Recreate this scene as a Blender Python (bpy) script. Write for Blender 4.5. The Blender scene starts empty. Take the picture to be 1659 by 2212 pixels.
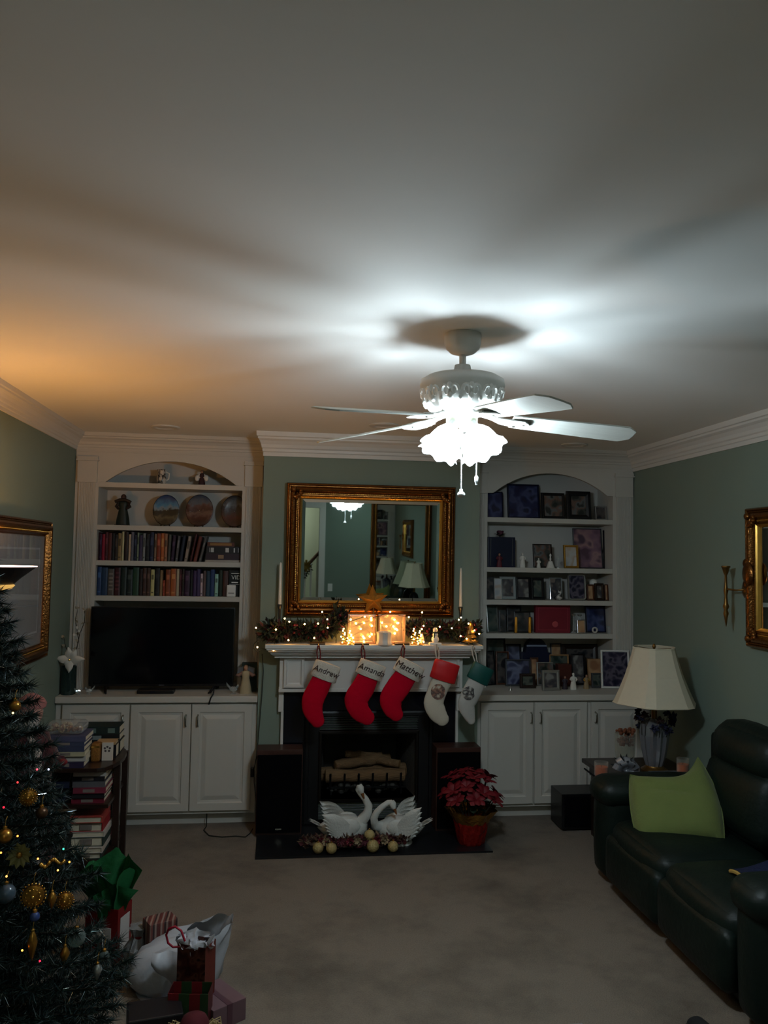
import bpy, bmesh, math, random
from mathutils import Matrix, Vector, Euler
random.seed(7)
PI = math.pi
scene = bpy.context.scene
COL = scene.collection

# ---------------------------------------------------------------- camera
CX, CY, CZ = 1.4684, -6.0149, 1.8525
YAW, PITCH, ROLL, FPX = 0.1274, 0.0562, 0.0174, 1745.4
_f = Vector((math.sin(YAW)*math.cos(PITCH), math.cos(YAW)*math.cos(PITCH), math.sin(PITCH)))
_r0 = Vector((math.cos(YAW), -math.sin(YAW), 0)); _u0 = _r0.cross(_f)
_r = _r0*math.cos(ROLL) + _u0*math.sin(ROLL); _u = -_r0*math.sin(ROLL) + _u0*math.cos(ROLL)
cd = bpy.data.cameras.new('camera'); cam = bpy.data.objects.new('camera', cd); COL.objects.link(cam)
cam.matrix_world = Matrix(((_r.x, _u.x, -_f.x, CX), (_r.y, _u.y, -_f.y, CY), (_r.z, _u.z, -_f.z, CZ), (0, 0, 0, 1)))
cd.sensor_fit = 'VERTICAL'; cd.sensor_height = 36.0; cd.lens = FPX/2212*36; cd.clip_start = .05
scene.camera = cam

# ---------------------------------------------------------------- world, exposure
w = bpy.data.worlds.new('world'); scene.world = w; w.use_nodes = True
w.node_tree.nodes['Background'].inputs[0].default_value = (.012, .014, .018, 1)
w.node_tree.nodes['Background'].inputs[1].default_value = 1.0
vs = scene.view_settings
vs.view_transform = 'Standard'; vs.look = 'None'; vs.gamma = 1; vs.use_curve_mapping = False
vs.exposure = 0.0
scene.cycles.sample_clamp_indirect = 4.0
FAN_GLOW = 11.0        # fan light glass
FAN_BULB = 570.0       # fan light bulbs
TORCH_GLOW = 74.0      # torchiere bulb
FAIRY_GLOW = 85.0      # fairy light bulbs
HALL_FILL = 60.0  # added hall lamp, out of view

# room measures in metres (X along the fireplace wall, Y into the picture, Z up)
H, W, REAR = 2.711, 4.208, -7.0
BX0, BX1, BY = 1.345, 2.895, -0.32      # chimney breast

def at(px, py, Y=None, X=None, Z=None):
    d = _f + _r*((px-829.5)/FPX) - _u*((py-1106)/FPX)
    if Y is not None: t = (Y-CY)/d.y
    elif X is not None: t = (X-CX)/d.x
    else: t = (Z-CZ)/d.z
    return Vector((CX, CY, CZ)) + d*t

# ---------------------------------------------------------------- materials
def lin(c):
    return tuple(((v/255)/12.92 if v/255 <= .04045 else ((v/255+.055)/1.055)**2.4) for v in c)
MATS = {}
def mat(name, col, rough=.55, metal=0., var=.10, scale=14., bump=0., bscale=60., spec=.4, emit=None, es=0., coat=0., stretch=None, sheen=0., trans=0., alpha=None):
    if name in MATS: return MATS[name]
    m = bpy.data.materials.new(name); m.use_nodes = True; MATS[name] = m
    nt = m.node_tree; b = nt.nodes['Principled BSDF']
    L = lin(col)
    tc = nt.nodes.new('ShaderNodeTexCoord'); src = tc.outputs['Object']
    if stretch:
        mp = nt.nodes.new('ShaderNodeMapping'); mp.inputs['Scale'].default_value = stretch
        nt.links.new(src, mp.inputs[0]); src = mp.outputs[0]
    if var > 0:
        n = nt.nodes.new('ShaderNodeTexNoise'); n.inputs['Scale'].default_value = scale; n.inputs['Detail'].default_value = 4
        nt.links.new(src, n.inputs['Vector'])
        mx = nt.nodes.new('ShaderNodeMix'); mx.data_type = 'RGBA'
        mx.inputs[6].default_value = tuple(v*(1-var) for v in L)+(1,); mx.inputs[7].default_value = tuple(min(1, v*(1+var)) for v in L)+(1,)
        nt.links.new(n.outputs['Fac'], mx.inputs[0]); nt.links.new(mx.outputs[2], b.inputs['Base Color'])
    else: b.inputs['Base Color'].default_value = L+(1,)
    if bump > 0:
        n2 = nt.nodes.new('ShaderNodeTexNoise'); n2.inputs['Scale'].default_value = bscale; n2.inputs['Detail'].default_value = 3
        nt.links.new(src, n2.inputs['Vector'])
        bp = nt.nodes.new('ShaderNodeBump'); bp.inputs['Strength'].default_value = bump; bp.inputs['Distance'].default_value = .01
        nt.links.new(n2.outputs['Fac'], bp.inputs['Height']); nt.links.new(bp.outputs[0], b.inputs['Normal'])
    b.inputs['Roughness'].default_value = rough; b.inputs['Metallic'].default_value = metal
    b.inputs['Specular IOR Level'].default_value = spec; b.inputs['Coat Weight'].default_value = coat
    b.inputs['Sheen Weight'].default_value = sheen; b.inputs['Transmission Weight'].default_value = trans
    if emit:
        b.inputs['Emission Color'].default_value = lin(emit)+(1,); b.inputs['Emission Strength'].default_value = es
    return m
def glassmat(name, col=(235, 240, 240), clear=.7, rough=.05):
    """thin clear glass: see-through with a share of sharp reflection"""
    if name in MATS: return MATS[name]
    m = bpy.data.materials.new(name); m.use_nodes = True; MATS[name] = m
    nt = m.node_tree; nt.nodes.clear()
    o = nt.nodes.new('ShaderNodeOutputMaterial'); t = nt.nodes.new('ShaderNodeBsdfTransparent'); g = nt.nodes.new('ShaderNodeBsdfPrincipled')
    t.inputs[0].default_value = lin(col)+(1,)
    g.inputs['Base Color'].default_value = lin(col)+(1,); g.inputs['Roughness'].default_value = rough; g.inputs['Specular IOR Level'].default_value = .8
    g.inputs['Metallic'].default_value = .35
    lw = nt.nodes.new('ShaderNodeLayerWeight'); lw.inputs[0].default_value = .3
    mr = nt.nodes.new('ShaderNodeMapRange'); mr.inputs[3].default_value = 1-clear; mr.inputs[4].default_value = min(1., 1-clear+.45)
    nt.links.new(lw.outputs['Facing'], mr.inputs[0])
    mx = nt.nodes.new('ShaderNodeMixShader')
    nt.links.new(mr.outputs[0], mx.inputs[0]); nt.links.new(t.outputs[0], mx.inputs[1]); nt.links.new(g.outputs[0], mx.inputs[2])
    nt.links.new(mx.outputs[0], o.inputs[0])
    return m
def photomat(name, cols, scale=9., rough=.25, bands=False):
    """a printed photograph: soft blotches in a few colours"""
    if name in MATS: return MATS[name]
    m = bpy.data.materials.new(name); m.use_nodes = True; MATS[name] = m
    nt = m.node_tree; b = nt.nodes['Principled BSDF']
    tc = nt.nodes.new('ShaderNodeTexCoord'); n = nt.nodes.new('ShaderNodeTexNoise')
    n.inputs['Scale'].default_value = scale; n.inputs['Detail'].default_value = 1.5; n.inputs['Distortion'].default_value = .15
    oi = nt.nodes.new('ShaderNodeObjectInfo'); ad = nt.nodes.new('ShaderNodeVectorMath')
    nt.links.new(tc.outputs['Object'], ad.inputs[0])
    mul = nt.nodes.new('ShaderNodeMath'); mul.operation = 'MULTIPLY'; mul.inputs[1].default_value = 40
    nt.links.new(oi.outputs['Random'], mul.inputs[0]); nt.links.new(mul.outputs[0], ad.inputs[1])
    nt.links.new(ad.outputs[0], n.inputs['Vector'])
    r = nt.nodes.new('ShaderNodeValToRGB'); r.color_ramp.interpolation = 'EASE'
    el = r.color_ramp.elements
    k = len(cols)
    while len(el) < k: el.new(.5)
    for i, c in enumerate(cols):
        el[i].position = .32+.36*i/(k-1); el[i].color = lin(c)+(1,)
    nt.links.new(n.outputs['Fac'], r.inputs[0]); nt.links.new(r.outputs[0], b.inputs['Base Color'])
    b.inputs['Roughness'].default_value = rough
    return m
def landscape(name, cols, zmid, hh):
    """painted landscape on a plate: bands of sky, hills and ground with wobbling edges (object Z)"""
    m = bpy.data.materials.new(name); m.use_nodes = True
    nt = m.node_tree; b = nt.nodes['Principled BSDF']
    tc = nt.nodes.new('ShaderNodeTexCoord'); sp = nt.nodes.new('ShaderNodeSeparateXYZ'); nt.links.new(tc.outputs['Object'], sp.inputs[0])
    n = nt.nodes.new('ShaderNodeTexNoise'); n.inputs['Scale'].default_value = 26; n.inputs['Detail'].default_value = 4
    nt.links.new(tc.outputs['Object'], n.inputs['Vector'])
    a = nt.nodes.new('ShaderNodeMapRange'); a.inputs[1].default_value = zmid-hh; a.inputs[2].default_value = zmid+hh
    nt.links.new(sp.outputs['Z'], a.inputs[0])
    s = nt.nodes.new('ShaderNodeMath'); s.operation = 'MULTIPLY_ADD'; s.inputs[1].default_value = .55; 
    nt.links.new(n.outputs['Fac'], s.inputs[0]); nt.links.new(a.outputs[0], s.inputs[2])
    t = nt.nodes.new('ShaderNodeMath'); t.operation = 'SUBTRACT'; t.inputs[1].default_value = .27; nt.links.new(s.outputs[0], t.inputs[0])
    r = nt.nodes.new('ShaderNodeValToRGB'); el = r.color_ramp.elements
    while len(el) < len(cols): el.new(.5)
    for i, (p_, c) in enumerate(cols): el[i].position = p_; el[i].color = lin(c)+(1,)
    nt.links.new(t.outputs[0], r.inputs[0]); nt.links.new(r.outputs[0], b.inputs['Base Color'])
    b.inputs['Roughness'].default_value = .25
    return m
def emitmat(name, col, strength, rough=.3):
    return mat(name, col, rough=rough, var=0, emit=col, es=strength)
def stripes(name, cols, axis='X', scale=30.):
    m = bpy.data.materials.new(name); m.use_nodes = True
    nt = m.node_tree; b = nt.nodes['Principled BSDF']
    tc = nt.nodes.new('ShaderNodeTexCoord'); sp = nt.nodes.new('ShaderNodeSeparateXYZ'); nt.links.new(tc.outputs['Object'], sp.inputs[0])
    mu = nt.nodes.new('ShaderNodeMath'); mu.operation = 'MULTIPLY'; mu.inputs[1].default_value = scale; nt.links.new(sp.outputs[axis], mu.inputs[0])
    fr = nt.nodes.new('ShaderNodeMath'); fr.operation = 'FRACT'; nt.links.new(mu.outputs[0], fr.inputs[0])
    r = nt.nodes.new('ShaderNodeValToRGB'); r.color_ramp.interpolation = 'CONSTANT'; el = r.color_ramp.elements
    while len(el) < len(cols): el.new(.5)
    for i, c in enumerate(cols): el[i].position = i/len(cols); el[i].color = lin(c)+(1,)
    nt.links.new(fr.outputs[0], r.inputs[0]); nt.links.new(r.outputs[0], b.inputs['Base Color']); b.inputs['Roughness'].default_value = .5
    return m

# ---------------------------------------------------------------- mesh builder
def T(x=0, y=0, z=0, rz=0, rx=0, ry=0, s=1):
    return Matrix.Translation((x, y, z)) @ Matrix.Rotation(rz, 4, 'Z') @ Matrix.Rotation(rx, 4, 'X') @ Matrix.Rotation(ry, 4, 'Y') @ Matrix.Scale(s, 4)
class MB:
    def __init__(s, M=None): s.v = []; s.f = []; s.M = M
    def add(s, vs, fs):
        o = len(s.v)
        if s.M is not None: vs = [s.M @ Vector(v) for v in vs]
        s.v += [tuple(v) for v in vs]; s.f += [tuple(i+o for i in f) for f in fs]; return s
    def box(s, x0, x1, y0, y1, z0, z1):
        return s.add([(x0,y0,z0),(x1,y0,z0),(x1,y1,z0),(x0,y1,z0),(x0,y0,z1),(x1,y0,z1),(x1,y1,z1),(x0,y1,z1)],
                     [(0,3,2,1),(4,5,6,7),(0,1,5,4),(1,2,6,5),(2,3,7,6),(3,0,4,7)])
    def rings(s, R, closed=True, cap=True, loop=False):
        """R: list of rings of points; faces between neighbours"""
        n = len(R[0]); vs = [p for r in R for p in r]; fs = []
        m = len(R)
        for i in range(m if loop else m-1):
            a, b = i*n, ((i+1) % m)*n
            for j in range(n if closed else n-1):
                k = (j+1) % n; fs.append((a+j, a+k, b+k, b+j))
        if cap and not loop and closed:
            fs.append(tuple(range(n-1, -1, -1))); fs.append(tuple(range((m-1)*n, m*n)))
        return s.add(vs, fs)
    def lathe(s, prof, n=20, c=(0,0,0), fn=None, cap=True):
        R = []
        for r, z in prof:
            R.append([(c[0]+(r if fn is None else fn(r, z, 2*PI*j/n))*math.cos(2*PI*j/n), c[1]+(r if fn is None else fn(r, z, 2*PI*j/n))*math.sin(2*PI*j/n), c[2]+z) for j in range(n)])
        return s.rings(R, cap=cap)
    def sph(s, c, r, nu=12, nv=8):
        if not hasattr(r, '__len__'): r = (r, r, r)
        R = []
        for i in range(nv+1):
            a = -PI/2+PI*i/nv; a = max(-PI/2+.02, min(PI/2-.02, a))
            R.append([(c[0]+r[0]*math.cos(a)*math.cos(2*PI*j/nu), c[1]+r[1]*math.cos(a)*math.sin(2*PI*j/nu), c[2]+r[2]*math.sin(a)) for j in range(nu)])
        return s.rings(R)
    def tube(s, pts, r, n=8, cap=True, flat=None):
        """sweep a circle (or ellipse, flat=(normal, ratio)) along points; r number or list"""
        pts = [Vector(p) for p in pts]; m = len(pts)
        rs = r if hasattr(r, '__len__') else [r]*m
        R = []; prev = None
        for i, p in enumerate(pts):
            t = (pts[min(i+1, m-1)]-pts[max(i-1, 0)]).normalized()
            if flat:
                nrm = Vector(flat[0]); a = t.cross(nrm).normalized(); b = nrm*flat[1]
            else:
                if prev is None:
                    prev = Vector((0,0,1)) if abs(t.z) < .9 else Vector((1,0,0))
                a = (prev - t*prev.dot(t)).normalized(); prev = a; b = t.cross(a)
            R.append([p + (a*math.cos(2*PI*j/n) + b*math.sin(2*PI*j/n))*rs[i] for j in range(n)])
        return s.rings(R, cap=cap)
    def prism(s, pts, y0, y1, plane='xz'):
        n = len(pts)
        if plane == 'xz': a = [(x, y0, z) for x, z in pts]; b = [(x, y1, z) for x, z in pts]
        elif plane == 'xy': a = [(x, z, y0) for x, z in pts]; b = [(x, z, y1) for x, z in pts]
        else: a = [(y0, x, z) for x, z in pts]; b = [(y1, x, z) for x, z in pts]
        return s.rings([a, b])
    def rect_rings(s, x0, x1, z0, z1, prof, y=0, fill=False, loop=False):
        """mitred rectangular profile: prof = [(inset, y)]"""
        R = [[(x0+i, y+d, z0+i), (x1-i, y+d, z0+i), (x1-i, y+d, z1-i), (x0+i, y+d, z1-i)] for i, d in prof]
        n = 4; vs = [p for r in R for p in r]; fs = []; m = len(R)
        for i in range(m if loop else m-1):
            a, b = i*4, ((i+1) % m)*4
            for j in range(4): fs.append((a+j, a+(j+1) % 4, b+(j+1) % 4, b+j))
        if fill: fs.append(tuple(range((m-1)*4, m*4)))
        return s.add(vs, fs)
    def grid(s, fn, nu, nv):
        vs = [fn(i/nu, j/nv) for j in range(nv+1) for i in range(nu+1)]
        return s.add(vs, [(j*(nu+1)+i, j*(nu+1)+i+1, (j+1)*(nu+1)+i+1, (j+1)*(nu+1)+i) for j in range(nv) for i in range(nu)])
    def rbox(s, c, h, r, n=7, bulge=0.):
        """rounded, optionally bulging box: centre, half sizes, radius"""
        k = [-1, -.93, -.8, -.45, 0, .45, .8, .93, 1]
        vs = []; fs = []
        for ax in range(3):
            for sg in (-1, 1):
                o = len(vs)
                for a in k:
                    for b in k:
                        p = [0, 0, 0]; p[ax] = sg; p[(ax+1) % 3] = a; p[(ax+2) % 3] = b
                        q = Vector([p[i]*h[i] for i in range(3)])
                        inn = Vector([max(-(h[i]-r), min(h[i]-r, q[i])) for i in range(3)])
                        d = q-inn
                        v = inn + (d.normalized()*r if d.length > 1e-9 else Vector())
                        if bulge: v[ax] += sg*bulge*(1-a*a)*(1-b*b)
                        vs.append((c[0]+v.x, c[1]+v.y, c[2]+v.z))
                m = len(k)
                for i in range(m-1):
                    for j in range(m-1):
                        q = (o+i*m+j, o+(i+1)*m+j, o+(i+1)*m+j+1, o+i*m+j+1)
                        fs.append(q if sg > 0 else q[::-1])
        return s.add(vs, fs)
    def build(s, name, material, parent=None, smooth=False, bev=0, weld=False):
        me = bpy.data.meshes.new(name)
        root = parent
        while root is not None and root.parent is not None: root = root.parent
        if root is not None: off = Vector(root.location)
        else:
            xs = [v[0] for v in s.v]; ys = [v[1] for v in s.v]; zs = [v[2] for v in s.v]
            off = Vector(((min(xs)+max(xs))/2, (min(ys)+max(ys))/2, min(zs)))
        me.from_pydata([(v[0]-off.x, v[1]-off.y, v[2]-off.z) for v in s.v], [], s.f)
        if bev or weld:
            bm = bmesh.new(); bm.from_mesh(me)
            bmesh.ops.remove_doubles(bm, verts=bm.verts, dist=1e-5)
            bmesh.ops.recalc_face_normals(bm, faces=bm.faces)
            if bev:
                es = [e for e in bm.edges if len(e.link_faces) == 2 and e.calc_face_angle(0) > .5]
                bmesh.ops.bevel(bm, geom=es, offset=bev, segments=2, affect='EDGES', profile=.7, clamp_overlap=True)
            bm.to_mesh(me); bm.free()
        me.materials.append(material)
        if smooth:
            for p in me.polygons: p.use_smooth = True
            try: me.set_sharp_from_angle(angle=math.radians(50))
            except Exception: pass
        o = bpy.data.objects.new(name, me); COL.objects.link(o)
        if parent is not None: o.parent = parent
        else: o.location = off
        return o
def thing(name, label, cat, loc, group=None):
    o = bpy.data.objects.new(name, None); COL.objects.link(o); o.location = loc; o.empty_display_size = .05
    o['label'] = label; o['category'] = cat
    if group: o['group'] = group
    return o
def tag(o, label, cat, group=None, kind=None):
    o['label'] = label; o['category'] = cat
    if group: o['group'] = group
    if kind: o['kind'] = kind
    return o
def struct(o, label=None):
    o['kind'] = 'structure'
    if label: o['label'] = label
    return o
def part(mesh_obj_src, parent, M=None, name=None, material=None):
    """another child sharing mesh data"""
    c = mesh_obj_src.copy(); COL.objects.link(c); c.parent = parent
    if M is not None: c.matrix_local = M
    return c
def ptlabel(o, s): o['label'] = s; return o
ORD = ['first','second','third','fourth','fifth','sixth','seventh','eighth','ninth','tenth','eleventh','twelfth','thirteenth','fourteenth','fifteenth','sixteenth','seventeenth','eighteenth','nineteenth','twentieth',
       'twenty-first','twenty-second','twenty-third','twenty-fourth','twenty-fifth','twenty-sixth','twenty-seventh','twenty-eighth','twenty-ninth','thirtieth','thirty-first','thirty-second','thirty-third','thirty-fourth','thirty-fifth']
def textmesh(body, size, M, name, material, parent, extrude=.0012, shear=0.):
    cu = bpy.data.curves.new('txt', 'FONT'); cu.body = body; cu.size = size; cu.extrude = extrude; cu.align_x = 'CENTER'; cu.align_y = 'CENTER'; cu.shear = shear; cu.resolution_u = 3
    o = bpy.data.objects.new('txt', cu); COL.objects.link(o)
    dg = bpy.context.evaluated_depsgraph_get(); me = bpy.data.meshes.new_from_object(o.evaluated_get(dg))
    bpy.data.objects.remove(o); bpy.data.curves.remove(cu)
    root = parent
    while root.parent is not None: root = root.parent
    me.transform(Matrix.Translation(-Vector(root.location)) @ M); me.materials.clear(); me.materials.append(material)
    q = bpy.data.objects.new(name, me); COL.objects.link(q); q.parent = parent
    return q
# ================================================================ materials used all over
WALLG = mat('sage_wall', (121, 135, 123), rough=.8, var=.04, scale=3, bump=.05, bscale=180)
CEILM = mat('ceiling_paint', (236, 235, 231), rough=.9, var=.02, scale=2)
TRIM = mat('white_trim', (212, 209, 202), rough=.4, var=.03, scale=5)
CAB = mat('cabinet_paint', (196, 192, 183), rough=.42, var=.03, scale=6)
NICHE = mat('bookcase_back_paint', (196, 193, 186), rough=.5, var=.03, scale=6)
BLK = mat('black_plastic', (14, 14, 16), rough=.35, var=.1)
BLKM = mat('black_metal', (16, 16, 18), rough=.45, metal=.2, var=.1)
GOLD = mat('antique_gold', (122, 78, 36), rough=.27, metal=.9, var=.5, scale=30, bump=.3, bscale=70)
GOLDB = mat('bright_gold', (215, 165, 80), rough=.25, metal=.9, var=.2, scale=25)
BRASS = mat('aged_brass', (130, 96, 50), rough=.35, metal=.9, var=.2)
CHROME = mat('brushed_nickel', (170, 168, 160), rough=.25, metal=1, var=.05)
SILVER = mat('silver_frame', (185, 185, 182), rough=.28, metal=.85, var=.08)
GLASS = glassmat('clear_glass')
GLASSD = glassmat('dark_glass', (62, 84, 80), clear=.5)
PORC = mat('white_porcelain', (225, 222, 214), rough=.18, var=.03, coat=.4)
DKWOOD = mat('dark_wood', (38, 24, 18), rough=.35, var=.3, scale=8, stretch=(1, 1, 6))
WOOD = mat('walnut_wood', (86, 50, 32), rough=.4, var=.3, scale=9, stretch=(6, 1, 1))
PAGES = mat('book_pages', (205, 196, 172), rough=.9, var=.12, scale=60)
WHITE = mat('white_paint', (225, 224, 220), rough=.5, var=.03)

def carpet():
    m = bpy.data.materials.new('beige_carpet'); m.use_nodes = True; nt = m.node_tree; b = nt.nodes['Principled BSDF']
    tc = nt.nodes.new('ShaderNodeTexCoord')
    n = nt.nodes.new('ShaderNodeTexNoise'); n.inputs['Scale'].default_value = 2.2; n.inputs['Detail'].default_value = 6; n.inputs['Roughness'].default_value = .65
    n2 = nt.nodes.new('ShaderNodeTexNoise'); n2.inputs['Scale'].default_value = 160; n2.inputs['Detail'].default_value = 3
    nt.links.new(tc.outputs['Object'], n.inputs['Vector']); nt.links.new(tc.outputs['Object'], n2.inputs['Vector'])
    r = nt.nodes.new('ShaderNodeValToRGB'); e = r.color_ramp.elements
    e[0].position = .30; e[0].color = lin((92, 83, 73))+(1,); e[1].position = .55; e[1].color = lin((124, 113, 100))+(1,)
    nt.links.new(n.outputs['Fac'], r.inputs[0])
    mx = nt.nodes.new('ShaderNodeMix'); mx.data_type = 'RGBA'; mx.blend_type = 'MULTIPLY'; mx.inputs[0].default_value = .5
    r2 = nt.nodes.new('ShaderNodeValToRGB'); r2.color_ramp.elements[0].position = .3; r2.color_ramp.elements[0].color = (.5, .5, .5, 1); r2.color_ramp.elements[1].position = .65
    nt.links.new(n2.outputs['Fac'], r2.inputs[0])
    nt.links.new(r.outputs[0], mx.inputs[6]); nt.links.new(r2.outputs[0], mx.inputs[7]); nt.links.new(mx.outputs[2], b.inputs['Base Color'])
    bp = nt.nodes.new('ShaderNodeBump'); bp.inputs['Strength'].default_value = .5; bp.inputs['Distance'].default_value = .008
    nt.links.new(n2.outputs['Fac'], bp.inputs['Height']); nt.links.new(bp.outputs[0], b.inputs['Normal'])
    b.inputs['Roughness'].default_value = 1; b.inputs['Specular IOR Level'].default_value = .1; b.inputs['Sheen Weight'].default_value = .1
    return m
CARPET = carpet()

# ================================================================ shell
struct(MB().box(-.1, W+.1, REAR-2.2, .5, -.1, 0).build('floor', CARPET))
struct(MB().box(-.1, W+.1, REAR-2.2, .5, H, H+.1).build('ceiling', CEILM))
struct(MB().box(-.1, 0, REAR-2.2, .5, 0, H).build('wall_left', WALLG))
struct(MB().box(W, W+.1, REAR-2.2, .5, 0, H).build('wall_right', WALLG))
struct(MB().box(0, W, .36, .5, 0, H).build('wall_back', WALLG))
FB0, FB1, FBZ0, FBZ1 = 1.775, 2.462, .17, .64       # firebox opening
br = MB()
br.box(BX0, FB0, BY, .36, 0, H).box(FB1, BX1, BY, .36, 0, H).box(FB0, FB1, BY, .36, FBZ1, H).box(FB0, FB1, BY, .36, 0, FBZ0)
struct(br.build('wall_chimney_breast', WALLG))
# rear wall with the opening to the hall (seen in the mirror)
DR0, DR1, DRZ = .9, 2.06, 2.3
struct(MB().box(0, DR0, REAR-.12, REAR, 0, H).box(DR1, W, REAR-.12, REAR, 0, H).box(DR0, DR1, REAR-.12, REAR, DRZ, H).build('wall_rear', WALLG))
HALLP = mat('hall_paint', (190, 196, 178), rough=.8, var=.03)
struct(MB().box(0, W, REAR-2.2, REAR-2.1, 0, H).build('wall_hall', HALLP))
struct(MB().box(DR0-.09, DR0, REAR-.14, REAR+.02, 0, DRZ+.09).box(DR1, DR1+.09, REAR-.14, REAR+.02, 0, DRZ+.09).box(DR0, DR1, REAR-.14, REAR+.02, DRZ, DRZ+.09).build('trim_1', TRIM))

# crown mouldings: profile (out from wall, z)
CP = [(0, -.155), (.012, -.155), (.012, -.130), (.020, -.125), (.022, -.108), (.030, -.100), (.036, -.080), (.052, -.058), (.070, -.046), (.072, -.034), (.084, -.030), (.088, -.004), (.088, 0), (0, 0)]
def crown_y(x, sgn, y0, y1, name, sc=1.):
    m = MB(); m.rings([[(x+sgn*d*sc, y, H+z*sc) for d, z in CP] for y in (y0, y1)]); return struct(m.build(name, TRIM, weld=True))
def crown_x(y, x0, x1, name, sc=1., par=None, mitre=(0, 0), material=None):
    m = MB(); m.rings([[(x0+mitre[0]*d*sc, y-d*sc, H+z*sc) for d, z in CP], [(x1+mitre[1]*d*sc, y-d*sc, H+z*sc) for d, z in CP]])
    o = m.build(name, material or TRIM, par, weld=True)
    return o
crown_y(0, 1, REAR, -.001, 'trim_2', .8); crown_y(W, -1, REAR, -.001, 'trim_3', 1.)
struct(crown_x(BY, BX0-.0, BX1, 'trim_4', 1.05, mitre=(-.6, 1)))
# short returns of the breast crown, back to the bookcases
m = MB()
for x, sg in ((BX0, -1), (BX1, 1)):
    sc = .045/.088
    m.rings([[(x+sg*d*sc, BY-.0, H+z*1.05) for d, z in CP], [(x+sg*d*sc, .0, H+z*1.05) for d, z in CP]])
struct(m.build('trim_5', TRIM, weld=True))
# baseboards
struct(MB().box(0, .015, REAR, -.31, 0, .12).build('baseboard_left', TRIM)); struct(MB().box(W-.015, W, REAR, -.31, 0, .12).build('baseboard_right', TRIM))
struct(MB().box(DR1+.09, W-.015, REAR, REAR+.015, 0, .12).build('baseboard_rear', TRIM))

# recessed ceiling cans
for (x, y, lb) in ((.68, -.43, 'unlit round recessed ceiling light in front of left bookcase'), (2.12, -.85, 'unlit round recessed ceiling light in front of chimney breast'), (3.61, -.30, 'unlit round recessed ceiling light in front of right bookcase')):
    r = thing('recessed_light', lb, 'ceiling light', (x, y, H-.012), 'recessed ceiling lights')
    MB().lathe([(.060, H), (.095, H), (.098, H-.006), (.088, H-.012), (.066, H-.008), (.060, H-.002)], 28, (x, y, 0), cap=False).build('trim_ring', TRIM, r, smooth=True)
    MB().lathe([(.001, H-.002), (.060, H-.002), (.060, H-.001), (.001, H-.001)], 24, (x, y, 0)).build('lens', mat('lens_grey', (190, 186, 178), rough=.3), r)

# ================================================================ built-in bookcases
def arch_board(x0, x1, zs, zt, apex, y0, y1, mb, n=24):
    # board from x0..x1 between zs and zt with a segmental arch cut from the bottom
    c = (x0+x1)/2; hw = (x1-x0)/2-.045; r = (hw*hw+(apex-zs)**2)/(2*(apex-zs)); zc = apex-r
    pts = [(x0, zs), (c-hw, zs)]
    a0 = math.asin(hw/r)
    arc = [(c+r*math.sin(-a0+2*a0*i/n), zc+r*math.cos(-a0+2*a0*i/n)) for i in range(n+1)]
    # strips
    low = [(x0, zs)]+arc+[(x1, zs)]
    R0 = []; vs = []; fs = []
    for (x, z) in low: vs += [(x, y0, z), (x, y0, zt), (x, y1, z), (x, y1, zt)]
    for i in range(len(low)-1):
        a, b = 4*i, 4*i+4
        fs += [(a, b, b+1, a+1), (a+2, a+3, b+3, b+2), (a, a+2, b+2, b), (a+1, b+1, b+3, a+3)]
    mb.add(vs, fs)
def pilaster(root, x0, x1, z0, z1, capw):
    """fluted pilaster with plain capital block and little cap moulding"""
    n = 9; wd = (x1-x0); pts = []
    m = MB()
    sec = [(x0, 0)]
    for i in range(n):
        a = x0+wd*(.06+.88*i/n); b = x0+wd*(.06+.88*(i+1)/n); g = (b-a)
        sec += [(a+g*.2, -.014), (a+g*.35, -.009), (a+g*.65, -.009), (a+g*.8, -.014)]
    sec.insert(1, (x0, -.014)); sec += [(x1, -.014), (x1, 0)]
    m.rings([[(x, y, z) for x, y in sec] for z in (z0, z1)], cap=False)
    m.build('pilaster', CAB, root)
    MB().box(x0-.012, x1+.012, -.022, 0, z1, z1+.155).build('capital', CAB, root, bev=.002)
    MB().box(x0-.022, x1+.022, -.034, 0, z1+.155, z1+.166).box(x0-.016, x1+.016, -.027, 0, z1+.166, z1+.186).build('capital_moulding', CAB, root, bev=.002)
def bookcase(nm, x0, x1, o0, o1, shelves, label, ov=0.):
    root = thing(nm, label, 'bookcase', ((x0+x1)/2, .15, .8824))
    zb = .884
    MB().box(x0, o0, 0, .34, zb, H-.001).build('side_panel', CAB, root); MB().box(o1, x1, 0, .03, zb, H-.001).box(o1+ov, x1, .03, .34, zb, H-.001).build('side_panel', CAB, root)
    MB().box(o0, o1+ov, .31, .34, zb, H-.001).build('back_panel', NICHE, root)
    m = MB(); arch_board(o0, o1, 2.361, H-.001, 2.525, 0, .03, m); m.build('arch_board', CAB, root)
    MB().box(o0, o1, .03, .31, 2.56, 2.58).build('top_panel', CAB, root)
    for i, z in enumerate(shelves):
        MB().box(o0, o1, .004, .31, z-.036, z).box(o1, o1+max(ov, .001), .031, .31, z-.036, z).build('shelf', CAB, root, bev=.002)
    for (a, b) in ((x0, o0), (o1, x1)):
        pilaster(root, a+.028, b-.022, zb, 2.355, 0)
    crown_x(0, x0, x1, 'crown', .82, root, material=CAB)
    MB().box(x0, x1, -.012, 0, 2.590, 2.606).box(x0, x1, -.006, 0, 2.575, 2.590).build('frieze_moulding', CAB, root)
    return root
SL = [2.361, 2.052, 1.797, 1.545]; SR = [2.175, 1.793, 1.545, 1.291]
bookcase('bookcase', .002, BX0-.003, .1645, 1.1855, SL, 'cream arched built-in bookcase full of books above the television', .055)
bookcase('bookcase', BX1+.003, W-.002, 3.037, 4.039, SR, 'white arched built-in bookcase full of framed photographs')

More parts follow.
